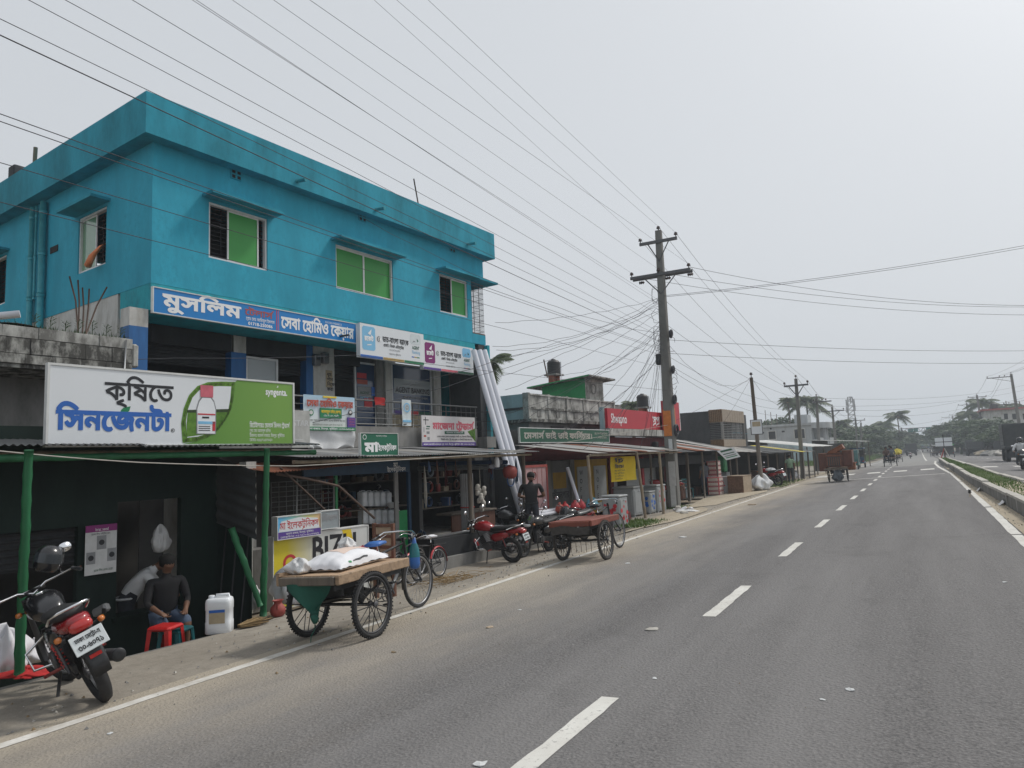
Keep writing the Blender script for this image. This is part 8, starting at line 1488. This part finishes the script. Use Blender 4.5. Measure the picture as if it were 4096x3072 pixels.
def autorick(name, label, pos, m, heading=90, kind='cng', roof=None, group=None):
    t = thing(name, label, 'three wheeler', pos, 0, group, (0, 0, rad(heading))); 
    prof = [(-.95, .35), (-1.0, .9), (-.85, 1.62), (.55, 1.66), (1.0, 1.05), (1.15, .62), (1.05, .35)]
    if kind == 'cng':
        M_ = Matrix.Rotation(rad(90), 4, 'X') @ Matrix.Translation((0, 0, -.62)); ob('body', MB().prism(prof, 1.24, M_), m, t); ob('rear_window', MB().box((-.955, 0, 1.28), (.02, .7, .3), (0, rad(12), 0)), 'void', t)
        for y in (-1, 1): ob('door_opening', MB().box((.05, y*.615, .98), (.9, .03, .75)), 'void', t)
        ob('windscreen', MB().box((.80, 0, 1.32), (.02, .9, .5), (0, rad(-36), 0)), 'pane', t)
    else:
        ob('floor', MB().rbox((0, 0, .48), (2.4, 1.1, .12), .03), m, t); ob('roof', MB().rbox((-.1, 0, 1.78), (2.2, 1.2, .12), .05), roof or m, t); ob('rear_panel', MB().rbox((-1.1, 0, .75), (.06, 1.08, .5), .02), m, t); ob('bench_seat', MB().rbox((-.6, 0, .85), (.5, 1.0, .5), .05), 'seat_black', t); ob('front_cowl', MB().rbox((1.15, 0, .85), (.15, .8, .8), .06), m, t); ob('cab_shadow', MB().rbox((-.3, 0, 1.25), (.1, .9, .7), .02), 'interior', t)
        for x in (-1.1, 1.0):
            for y in (-.52, .52): ob('roof_post', MB().tube([(x, y, .5), (x*.98, y, 1.76)], .025, 6), 'black_iron', t)
    for x, y in ((-.62, -.56), (-.62, .56), (1.0, 0)): w_ = ob('wheel', MB().torus(.20, .055, 24, 8, (x, y, .25)), 'tyre', t); ob('rim', MB().lathe([(.15, -.03), (.05, 0), (.15, .03)], 14, (x, y, .25), 'y'), 'rim_steel', w_)
    for y in (-.45, .45): ob('tail_lamp', MB().rbox((-1.14 if kind != 'cng' else -1.01, y, .62), (.03, .12, .08), .01), 'lens_red', t)
    return t
autorick('auto_rickshaw', 'dark green auto rickshaw parked past the furniture cart', place(3398, 66), 'auto_green'); autorick('electric_rickshaw', 'blue roofed electric rickshaw parked beyond the green auto rickshaw', place(3428, 72), 'truck_blue', kind='easy'); autorick('electric_rickshaw', 'electric rickshaw with bright green roof on the far carriageway', place(3794, 118), 'truck_dark', 90, 'easy', 'roof_lime'); autorick('electric_rickshaw', 'small dark electric rickshaw behind the median sign', place(3742, 140), 'truck_dark', 90, 'easy', 'tarp_white')
V1 = van('cargo_cart', 'dark pedal cart carrying two seated people up the road', place(3555, 68), rad(90), 'frame_wood', 'frame_wood', .95, 1.62, False, group=None); V2 = van('cargo_cart', 'pedal cart with a yellow load near the weeds', place(3585, 92), rad(90), 'frame_wood', 'frame_wood', .95, 1.62, False); heap('yellow_load', 'yellow bundle on the pedal cart near the weeds', place(3585, 92)+Vector((0, .3, .86)), (.8, .9, .6), 'tarp_yellow', 45, 'bundle'); van('cargo_cart', 'distant pedal cart on the far carriageway', place(3733, 130), rad(90), 'frame_wood', 'frame_wood', .95, 1.62, False)
def truck(name, label, pos, m, heading, L=6.5, wd=2.3, h=2.9, group=None):
    t = thing(name, label, 'truck', pos, 0, group, (0, 0, rad(heading))); 
    for y in (-1, 1):
        for k in range(5): ob('side_board', MB().rbox((-.9, y*wd/2, 1.25+(h-1.35)*(k+.5)/5), (L*.66, .06, (h-1.35)/5-.02), .01), m, t)
    ob('tail_board', MB().rbox((-.9-L*.33, 0, 1.2+(h-1.3)/2), (.06, wd-.1, h-1.35), .02), m, t); ob('bed', MB().rbox((-.9, 0, 1.12), (L*.68, wd, .2), .03), m, t); ob('head_board', MB().rbox((-.9+L*.33, 0, 1.2+(h-1.2)/2), (.06, wd-.1, h-1.2), .02), m, t)
    ob('cab', MB().loft([((L*.27, 0, 1.5), (0, wd*.48, 0), (0, 0, 1.0)), ((L*.36, 0, 1.5), (0, wd*.48, 0), (0, 0, 1.0)), ((L*.46, 0, 1.35), (0, wd*.46, 0), (0, 0, .8)), ((L*.49, 0, 1.1), (0, wd*.44, 0), (0, 0, .5))], 16, 6), 'truck_dark', t); ob('windscreen', MB().box((L*.455, 0, 1.95), (.05, wd*.78, .6), (0, rad(-25), 0)), 'pane', t)
    for x in (-L*.36, -L*.24, L*.34):
        for y in (-1, 1): w_ = ob('wheel', MB().torus(.34, .15, 24, 8, (x, y*(wd/2-.2), .49), flat=1.0), 'tyre', t); ob('rim', MB().lathe([(.24, -.1), (.08, 0), (.24, .1)], 14, (x, y*(wd/2-.2), .49), 'y'), 'dull_metal', w_)
    ob('mud_flap', MB().box((-L*.45, wd*.3, .6), (.02, .5, .5)), 'plastic_black', t); ob('mud_flap', MB().box((-L*.45, -wd*.3, .6), (.02, .5, .5)), 'plastic_black', t); return t
pt = G(4052, 1824); truck('lorry', 'dark slat sided lorry parked beside the far carriageway', Vector((px_at(4092, 66), 67.5, gz(9, 67))), 'truck_dark', 88, 6.5, 2.4, 3.0)
truck('small_truck', 'distant dark truck on the near carriageway', place(3642, 165), 'truck_dark', 92, 5, 2, 2.5); truck('small_truck', 'dark covered truck beyond the median sign', place(3765, 150), 'truck_dark', 270, 5, 2, 2.4); truck('small_truck', 'dark truck behind the green roofed rickshaw', Vector((7.5, 132, gz(7.5, 132))), 'truck_dark', 90, 5.5, 2.2, 2.2); truck('small_truck', 'low dark truck parked on the far verge', Vector((12.5, 128, gz(12, 128))), 'truck_dark', 170, 5.5, 2.2, 2.0)
for k, (u, y, lab) in enumerate(((3688, 210, 'distant motorcycle riding in the middle of the road'), (3668, 240, 'distant motorcycle beside the trucks'), (3708, 220, 'distant motorcycle beyond the median'), (3657, 190, 'distant motorcycle following the dark truck'), (3718, 200, 'distant motorcycle in the oncoming lane'), (3637, 128, 'bicycle cart far along the verge'))): q = place(u, y); motorcycle('motorcycle', lab, q, rad(90), 0, 0, None, 'moto_black', detail=False, mirrors=False, group='distant motorcycles')
for k in range(9): u = 3653+k*7.5; y = 300+25*((k*7) % 5); autorick('electric_rickshaw', 'tiny three wheeler in the distant traffic', place(u, y), ('truck_dark', 'auto_green', 'truck_blue')[k % 3], 90 if k < 5 else 270, 'easy', ('tarp_white', 'truck_dark', 'tarp_blue')[k % 3], 'distant three wheelers')
# bricks and sand heaps across the road, barrier
for k, (u, y, w_) in enumerate(((3935, 128, 4), (3965, 122, 4), (3990, 118, 3))): x = px_at(u, y); heap('sand_heap', ('pale sand heap', 'grey rubble heap', 'low cement heap')[k]+' on the verge across the road', Vector((x, y, gz(9, y)-.1)), (w_*.7, 2.5, .8), ('sand', 'cement', 'cap_concrete')[k], 60+k, 'heap')
# ------------------------------------------------------------------ people: one skinned surface per body
def person(label, pos, heading, J, top='cloth_grey', bottom='cloth_dark', shoe='plastic_black', sleeves='short', legs='long', hair=True, helmet=None, scale=1.0, group=None, name='person', fingers=True, bag=None):
    """J: joints in metres, x forward, y left, z up"""
    V, R, E, reg = [], [], [], []
    def v(p, r, rg): V.append(tuple(Vector(p)*scale)); R.append(r*scale); reg.append(rg); return len(V)-1
    def chain(a, pts):
        for p, r, rg in pts: b = v(p, r, rg); E.append((a, b)); a = b
        return a
    pel, chest, neck, head = (Vector(J[k]) for k in ('pelvis', 'chest', 'neck', 'head'))
    i0 = v(pel, .155, 'b'); w_ = chain(i0, [(pel.lerp(chest, .45), .15, 't'), (chest, .165, 't')]); n_ = chain(w_, [(chest.lerp(neck, .75), .10, 't'), (neck, .055, 's'), (neck.lerp(head, .45), .058, 's'), (head, .088, 's'), (head+(head-neck).normalized()*.075, .07, 's')])
    f = Vector(J.get('face', (1, 0, 0))).normalized(); hd_ = n_-1; chain(hd_, [(head+f*.085-Vector((0, 0, .015)), .020, 's')]); chain(hd_, [(head+f*.05-Vector((0, 0, .065)), .045, 's')])
    sd = f.cross(Vector((0, 0, 1))).normalized()
    for s in (-1, 1): chain(hd_, [(head+sd*s*.09, .02, 's')])
    for s, k in ((1, 'L'), (-1, 'R')):
        sh, el, wr = (Vector(J[n+k]) for n in ('sh', 'el', 'wr')); ae = 't' if sleeves == 'long' else 's'
        a = chain(w_, [(sh, .068, 't'), (sh.lerp(el, .55), .060 if sleeves != 'none' else .05, 't'), (el, .045, ae), (el.lerp(wr, .4), .042, ae), (wr, .030, 's')])
        hdv = (wr-el).normalized(); hdv = Vector(J.get('hand'+k, tuple(hdv))).normalized(); pr = hdv.cross(Vector((0, 0, 1)))
        pr = pr.normalized() if pr.length > .1 else Vector((0, 1, 0)); pa = chain(a, [(wr+hdv*.06, .032, 's')])
        if fingers:
            cu = pr.cross(hdv)*.02
            for q, L in ((-.026, .068), (-.009, .078), (.009, .072), (.026, .055)): chain(pa, [(wr+hdv*.09+pr*q, .0095, 's'), (wr+hdv*(.09+L*.55)+pr*q*1.1+cu*.6, .0085, 's'), (wr+hdv*(.09+L*.9)+pr*q*1.1+cu*1.6, .007, 's')])
            chain(pa, [(wr+hdv*.05+pr*.042*s, .0105, 's'), (wr+hdv*.085+pr*.055*s+cu*.7, .009, 's')])
        hp, kn, an = (Vector(J[n+k]) for n in ('hip', 'kn', 'an')); le = 'b' if legs == 'long' else 's'
        a = chain(i0, [(hp, .105, 'b'), (hp.lerp(kn, .5), .095, 'b'), (kn, .075, 'b'), (kn.lerp(an, .35), .060, le), (an, .042, le)]); ft = Vector(J.get('foot'+k, (1, 0, -.15))).normalized(); chain(a, [(an+Vector((0, 0, -.045))+ft*.06, .042, 'f'), (an+Vector((0, 0, -.05))+ft*.17, .033, 'f')])
    me = bpy.data.meshes.new('body'); me.from_pydata(V, E, []); o = bpy.data.objects.new('body_tmp', me); COL.objects.link(o)
    o.modifiers.new('skin', 'SKIN').use_smooth_shade = True; sv = me.skin_vertices[0].data
    for i, r_ in enumerate(R): sv[i].radius = (r_, r_); sv[i].use_root = (i == 0)
    for i, rg in enumerate(reg):
        if rg in 'tb' and R[i] > .1*scale: sv[i].radius = (R[i]*1.12, R[i]*.82) if i in (0, w_) else (R[i], R[i])
    m = o.modifiers.new('sub', 'SUBSURF'); m.levels = m.render_levels = 1
    dg = bpy.context.evaluated_depsgraph_get(); nm = bpy.data.meshes.new_from_object(o.evaluated_get(dg)); bpy.data.objects.remove(o)
    SK = []; 
    for a, b in E: SK.append((Vector(V[a]), Vector(V[b]), reg[b], max(R[a], R[b])))
    nm.materials.clear(); ML = {'t': 0, 'b': 1, 's': 2, 'f': 3}
    for x in (top, bottom, 'skin', shoe): nm.materials.append(mat(x))
    A_ = np.array([s[0] for s in SK]); B_ = np.array([s[1] for s in SK]); rr_ = np.array([s[3] for s in SK]); D_ = B_-A_; L2 = (D_**2).sum(1)+1e-9
    for p in nm.polygons:
        c = np.array(p.center); t_ = np.clip(((c-A_)*D_).sum(1)/L2, 0, 1); ds = np.linalg.norm(c-(A_+D_*t_[:, None]), axis=1)/rr_; p.material_index = ML[SK[int(ds.argmin())][2]]; p.use_smooth = True
    t = thing(name, label, 'person', pos, 0, group, (0, 0, heading)); link('body', nm, t)
    up = (head-neck).normalized()
    if hair and not helmet:
        hc = head+up*.045-f*.018; ob('hair', MB().lathe([(.094, -.055), (.102, -.02), (.100, .03), (.078, .07), (.03, .092), (.001, .095)], 16).xf(Matrix.Translation(hc*scale) @ up.to_track_quat('Z', 'Y').to_matrix().to_4x4() @ Matrix.Diagonal((scale, scale, scale, 1))), 'hair', t)
    if helmet: ob('helmet', MB().lathe([(.08, -.13), (.125, -.10), (.14, 0), (.125, .07), (.08, .12), (.01, .14)], 18).xf(Matrix.Translation((head+up*.02)*scale)), helmet, t); ob('visor', MB().grid(lambda a, b: tuple(Vector((.146*math.cos(-1+2*a), .146*math.sin(-1+2*a), -.06+.09*b))+head+up*.02), 10, 2), 'pane', t)
    for s in (-1, 1): ob('eye', MB().lathe([(.001, -.011), (.011, 0), (.001, .011)], 8).xf(Matrix.Translation((head+f*.085+sd*s*.034+up*.012)*scale)), 'hair', t)
    ob('hem', MB().torus(.155, .016, 20, 5, (0, 0, 0), 'z').xf(Matrix.Translation((pel+Vector((0, 0, .03)))*scale) @ Matrix.Diagonal((.86*scale, 1.10*scale, scale, 1))), top, t)
    return t
def stand(**k):
    J = dict(pelvis=(0, 0, .93), chest=(.0, 0, 1.27), neck=(.01, 0, 1.47), head=(.035, 0, 1.60), shL=(0, .19, 1.40), shR=(0, -.19, 1.40), elL=(-.02, .25, 1.12), elR=(-.02, -.25, 1.12), wrL=(.06, .26, .88), wrR=(.06, -.26, .88), hipL=(0, .09, .90), hipR=(0, -.09, .90), knL=(.02, .10, .50), knR=(.02, -.10, .50), anL=(0, .10, .09), anR=(0, -.10, .09)); J.update(k); return J
def sit(h=.45, **k):
    J = dict(pelvis=(0, 0, h+.12), chest=(.06, 0, h+.44), neck=(.09, 0, h+.64), head=(.13, 0, h+.77), shL=(.07, .19, h+.57), shR=(.07, -.19, h+.57), elL=(.14, .25, h+.30), elR=(.14, -.25, h+.30), wrL=(.36, .15, h+.20), wrR=(.36, -.15, h+.20), hipL=(.02, .10, h+.10), hipR=(.02, -.10, h+.10), knL=(.42, .14, h+.08), knR=(.42, -.14, h+.08), anL=(.40, .14, .09), anR=(.40, -.14, .09)); J.update(k); return J
# man in black by the door leaf, seen from behind
mpos = ATD(2135, 2210, 17.3); mpos.z = -.40
person('man in black polo shirt and cap standing with his back to the road', mpos, rad(112), stand(elL=(.05, .32, 1.14), wrL=(.27, .16, 1.10), elR=(.05, -.32, 1.14), wrR=(.27, -.16, 1.10), shL=(0, .215, 1.41), shR=(0, -.215, 1.41), handL=(.6, -.6, .2), handR=(.6, .6, .2), head=(.05, .0, 1.60), face=(.9, .45, -.15)), 'cloth_black', 'cloth_dark', hair=True)
sp = G(650, 2590)-Vector((.0, 0, .30)); sp = W(LO(sp)[0], min(LO(sp)[1], 4.75), -.72)
person('seated man in dark shirt and denim shorts on the red stool in the shed', W(SZ(655, 2480, 4.15)[0], 4.15, -.72), -BYAW+rad(-12), sit(.42), 'cloth_black', 'cloth_jean', legs='shorts', sleeves='long')
person('man in white shirt leaning over the shed counter', W(SZ(505, 2350, 3.3)[0], 3.3, -.98), -BYAW+rad(60), stand(chest=(.18, 0, 1.18), neck=(.34, 0, 1.32), head=(.46, 0, 1.38), shL=(.25, .18, 1.26), shR=(.25, -.18, 1.26), elL=(.42, .24, 1.05), elR=(.42, -.24, 1.05), wrL=(.62, .12, .95), wrR=(.62, -.12, .95)), 'cloth_white', 'cloth_dark')
person('youth in sky blue number twelve shirt reaching to the shop post', G(2703, 2005)+Vector((-1.6, 1.9, 0)), rad(125), stand(elL=(.15, .34, 1.48), wrL=(.30, .42, 1.62)), 'cloth_blue', 'cloth_dark', fingers=False)
person('man in grey blue shirt and trousers standing beside the red drawers', G(2825, 1984)+Vector((-.1, .35, 0)), rad(140), stand(wrR=(.10, -.22, .95)), 'cloth_grey', 'cloth_jean', fingers=False); person('stooping person in dark clothes with backpack behind the red drawers', G(2850, 1980)+Vector((-.5, .8, 0)), rad(-30), stand(chest=(.14, 0, 1.20), neck=(.26, 0, 1.36), head=(.36, 0, 1.45), shL=(.18, .18, 1.30), shR=(.18, -.18, 1.30), elL=(.35, .2, 1.1), wrL=(.55, .15, .95), elR=(.35, -.2, 1.1), wrR=(.55, -.15, .95)), 'cloth_dark', 'cloth_dark', fingers=False)
person('person in pale green shirt standing before the market stalls', W(36.5, 3.2, gz(-8, 44)), rad(100), stand(), 'cloth_mint', 'cloth_dark', fingers=False)
for k, (dx, dy, m, lab) in enumerate(((-.25, -.25, 'cloth_brown', 'passenger in brown seated on the dark pedal cart'), (.15, .05, 'cloth_grey', 'passenger in grey seated on the dark pedal cart'), (0, .95, 'cloth_dark', 'driver pedalling the dark cart with two passengers'))):
    q = place(3555, 68)+Vector((dx, dy, .78-.45 if k < 2 else .45)); person(lab, q, rad(90) if k else rad(-90), sit(.45), m, 'cloth_dark', fingers=False, sleeves='long')
person('driver pedalling the furniture cart', p_f if 'p_f' in globals() else FCART.location+Vector((0, .80, .42)), rad(90), sit(.45), 'cloth_grey', 'cloth_dark', fingers=False); person('driver on the pedal cart near the weeds', place(3585, 92)+Vector((0, .95, .45)), rad(90), sit(.45), 'cloth_dark', 'cloth_dark', fingers=False)
# rider on the far carriageway
mr = G(4092, 1882); motorcycle('motorcycle', 'dark motorcycle ridden towards us on the far carriageway', mr+Vector((.10, 1.2, 0)), rad(-92), 0, 0, None, 'moto_black', sport=True, detail=False)
person('motorcycle rider in white shirt and black helmet on the far carriageway', mr+Vector((.08, .78, .33)), rad(-92), sit(.45, wrL=(.52, .30, .62), wrR=(.52, -.30, .62), elL=(.28, .34, .68), elR=(.28, -.34, .68), anL=(.10, .20, .05), anR=(.10, -.20, .05), knL=(.36, .20, .50), knR=(.36, -.20, .50)), 'cloth_white', 'cloth_grey', helmet='moto_black', sleeves='long', fingers=False)
# ------------------------------------------------------------------ goods in the open shops, litter on the road
rr = random.Random(77); gi = 0
MATS = ['pvc_blue', 'cardboard', 'pvc_grey', 'maroon_wall', 'cloth_brown', 'shutter_grey', 'cloth_dark', 'truck_blue', 'terracotta', 'frame_wood']
def goods(s0, s1, o0, o1, z, n, lab, grp):
    for k in range(n):
        s_ = s0+(s1-s0)*(k+.5)/n+rr.uniform(-.05, .05); o_ = rr.uniform(o0, o1); m = rr.choice(MATS); h_ = rr.uniform(.15, .42); q = k % 4
        t = rowthing(('tin_can', 'carton', 'paint_bucket', 'wire_coil')[q], ('tin can', 'small carton', 'plastic paint bucket', 'coil of wire')[q]+' '+lab, ('can', 'carton', 'bucket', 'coil')[q], s_, o_, z, rr.uniform(-.3, .3), grp)
        if q == 0: ob('body', MB().lathe([(.07, 0), (.075, .01), (.075, h_*.6), (.07, h_*.62)], 14), m, t); ob('lid', MB().lathe([(.068, h_*.62), (.06, h_*.64)], 14), 'steel', t)
        elif q == 1: ob('box', MB().rbox((0, 0, h_*.4), (.26, .22, h_*.8), .01), m, t); ob('tape', MB().box((.131, 0, h_*.4), (.003, .03, h_*.78)), 'paper_tan', t)
        elif q == 2: ob('body', MB().lathe([(.09, 0), (.12, h_*.7), (.125, h_*.7), (.122, h_*.68)], 16), m, t); ob('handle', MB().tube([(0, -.12, h_*.66), (.05, 0, h_*.75), (0, .12, h_*.66)], .005, 5), 'steel', t)
        else: ob('coil', MB().torus(.13, .035, 20, 8, (0, 0, .16), 'x'), m, t); ob('tie', MB().torus(.045, .008, 10, 5, (0, 0, .29), 'y'), 'paper', t)
for z_ in (.35, .80, 1.25):
    for s0, s1 in ((4.3, 7.5), (7.9, 10.9)):
        solo('wall_shelf', lbox((-.18, 0, -.03), (.18, s1-s0, 0)).xf(Matrix.Translation(W(s0, -.9, z_)) @ Euler(rowrot()).to_matrix().to_4x4()), 'wood_old', 'plank wall shelf loaded with goods at the back of the dark shops', 'shelf', group='wall shelves in the dark shops'); goods(s0+.1, s1-.1, -1.0, -.8, z_, 9, 'on the wall shelf of the dark shop', 'goods on the wall shelves')
goods(8.0, 10.8, .2, 2.2, -.41, 10, 'on the floor of the dark shop', 'goods on the shop floor'); goods(4.6, 7.2, .4, 1.0, -.41, 8, 'below the jerrycan shelves', 'goods on the shop floor')
t = rowthing('shop_counter', 'dark wooden shop counter behind the maroon motorcycle', 'counter', 6.3, 2.0, -.41); ob('top', MB().rbox((0, .9, .80), (.5, 1.9, .05), .01), 'wood_old', t); ob('front', lbox((.16, .02, 0), (.2, 1.8, .775)), 'frame_wood', t); ob('shelf', lbox((-.2, .05, .4), (.15, 1.75, .43)), 'wood_old', t)
for k in range(9):
    s_ = 5.0+.62*k+rr.uniform(-.15, .15); z_ = 1.70; L = rr.uniform(.25, .7); m = rr.choice(MATS+['rope', 'rope']); coil('hanging_goods', ('bunch of packets', 'string of goods', 'loop of hose')[k % 3]+' hanging under the grey awning', W(s_, rr.uniform(1.2, 2.6), z_), 5, L, .06, m, 'goods', .012, k)['group'] = 'goods hanging under the grey awning'
# long iron rods on the low bench and dark bench by the bicycles
solo('low_bench', lbox((-.3, 0, -.42), (.2, 2.6, 0)).xf(Matrix.Translation(W(4.6, 2.9, .0)) @ Euler(rowrot()).to_matrix().to_4x4()), 'shutter_dark', 'dark bench along the shop plinth behind the bicycles', 'bench')
for k in range(3): solo('steel_rod', MB().tube([W(4.5, 3.0-.1*k, .03), W(7.4, 2.95-.1*k, .03)], .015, 6), 'steel', 'bright steel rod lying on the dark bench', 'rod', group='steel rods on the dark bench')
# pile of twigs by the bicycle wheel
c = G(1800, 2330); mb = MB()
for k in range(120):
    a = rr.uniform(0, 6.28); L = rr.uniform(.15, .55); q = Vector((rr.gauss(0, .22), rr.gauss(0, .28), 0)); zz = gz(c.x+q.x, c.y+q.y)-c.z; p0 = q+Vector((0, 0, zz+rr.uniform(.005, .12))); p1 = p0+Vector((math.cos(a)*L, math.sin(a)*L, rr.uniform(-.05, .06))); p1.z = max(p1.z, gz(c.x+p1.x, c.y+p1.y)-c.z+.006); mb.tube([p0, (p0+p1)/2+Vector((0, 0, .015)), p1], .0045, 3, cap=False)
o = ob('twig_pile', mb, 'straw', None, c); o['kind'] = 'stuff'
# rubble at the pole foot
for k in range(9):
    q = G(2720+rr.uniform(-25, 45), 2040+rr.uniform(-6, 18)); s_ = rr.uniform(.08, .22); solo('rubble_piece', MB().rbox((0, 0, s_*.25), (s_*1.5, s_, s_*.6), s_*.2, (rr.uniform(-.4, .4), rr.uniform(-.4, .4), rr.uniform(0, 3))), rr.choice(['cap_concrete', 'column_white', 'sack_white']), 'broken pale rubble lying at the concrete pole foot', 'rubble', q, None, 'rubble at the pole foot')
heap('white_rag', 'white plastic rag lying by the concrete pole foot', G(2745, 2050), (.7, .35, .10), 'poly_bag', 71, 'rag')
# litter
for k, (u, v, sz, m, lab) in enumerate(((2610, 2520, .16, 'cap_concrete', 'crumpled cream paper on the asphalt'), (1960, 2510, .12, 'cardboard', 'small brown card scrap on the asphalt'), (2730, 2150, .18, 'poly_bag', 'crumpled clear bag on the asphalt by the edge line'), (440, 2935, .06, 'paper', 'white paper scrap beside the edge line'), (1920, 3060, .10, 'paper', 'flattened white scrap near the lane dash'), (3400, 2760, .08, 'paper', 'pale flattened scrap on the bare asphalt'), (3290, 2800, .05, 'paper', 'tiny white scrap on the bare asphalt'), (2620, 2715, .06, 'paper', 'thin white scrap between the lane dashes'), (4020, 2330, .08, 'paper', 'pale scrap near the median line'), (2510, 2255, .12, 'paper', 'torn white scrap by the red cart'), (3010, 2020, .3, 'cardboard', 'bent strip of bark on the asphalt'), (1575, 2610, .08, 'dry_leaf', 'dry leaf beside the loaded cart'), (2080, 2440, .06, 'paper', 'white fleck past the loaded cart'))):
    q = G(u, v); mb = MB(); n = 9; r_ = random.Random(k); pts = [(sz*.5*math.cos(6.28*i/n)*r_.uniform(.6, 1.1), sz*.35*math.sin(6.28*i/n)*r_.uniform(.6, 1.1), sz*r_.uniform(.02, .14)) for i in range(n)]
    mb.add([(0, 0, sz*.16)]+pts+[(x, y, .004) for x, y, z in pts], [(0, 1+i, 1+(i+1) % n) for i in range(n)]+[(1+i, 1+n+i, 1+n+(i+1) % n, 1+(i+1) % n) for i in range(n)]); solo('litter_scrap', mb, m, lab, 'litter', q, (0, 0, r_.uniform(0, 6)))
mb = MB()
for k in range(1900):
    if k < 1300: y = rr.uniform(2.5, 40); x = -6.0-abs(rr.gauss(0, .8)) if rr.random() < .8 else rr.uniform(-8, -5.3)
    elif k < 1650: y = rr.uniform(9, 48); x = rr.uniform(1.38, mx(y)-.02)
    else: y = rr.uniform(2.5, 26); x = rr.uniform(-5.9, 1.2)
    if x < -8.3 or (y < 8 and x < -7.5): continue
    s_ = rr.uniform(.006, .022) if k < 1650 else rr.uniform(.003, .008); z = gz(x, y)+(.012 if x < -6.2 or x > 1.3 else .004); a = rr.uniform(0, 6); q = len(mb.v)
    mb.v += [(x+s_*math.cos(a), y+s_*math.sin(a), z), (x+s_*math.cos(a+2.1), y+s_*math.sin(a+2.1), z), (x+s_*math.cos(a+4.2), y+s_*math.sin(a+4.2), z), (x, y, z+s_*.9)]; mb.f += [(q, q+1, q+3), (q+1, q+2, q+3), (q+2, q, q+3)]; mb.sm += [False]*3; mb.mi += [rr.choice((0, 0, 1, 2))]*3
o = ob('gravel_grit', mb, ['cement', 'dry_leaf', 'cap_concrete']); o['kind'] = 'stuff'
for k, (y, w_) in enumerate(((20.6, .5), (26.3, .4))):
    mb = MB(); x = mx(y)-.02; mb.grid(lambda a, b: (x-.10*(1-b)-.03*math.sin(a*7+k), y-w_/2+w_*a, gz(x)+.01+.13*b*(.6+.4*math.sin(a*5+k*2))), 12, 5); solo('torn_plastic', mb, 'poly_bag', 'torn plastic sheet stuck against the median wall', 'litter', group='plastic sheets on the median wall')
# small dark bird on the line by the median
q = G(3881, 1987); t = thing('bird', 'small dark bird standing on the edge line by the median', 'bird', q, rad(265)); ob('body', MB().loft([((-.16, 0, .11), (0, .012, 0), (0, 0, .008)), ((-.09, 0, .115), (0, .03, 0), (0, 0, .022)), ((-.02, 0, .13), (0, .045, 0), (0, 0, .045)), ((.05, 0, .155), (0, .036, 0), (0, 0, .042)), ((.09, 0, .195), (0, .028, 0), (0, 0, .028)), ((.12, 0, .20), (0, .018, 0), (0, 0, .018)), ((.15, 0, .195), (0, .003, 0), (0, 0, .003))], 10, 2), 'moto_black', t)
for y in (-.018, .018): ob('leg', MB().tube([(0, y, .1), (.005, y, .0)], .005, 4), 'ink_tan', t)
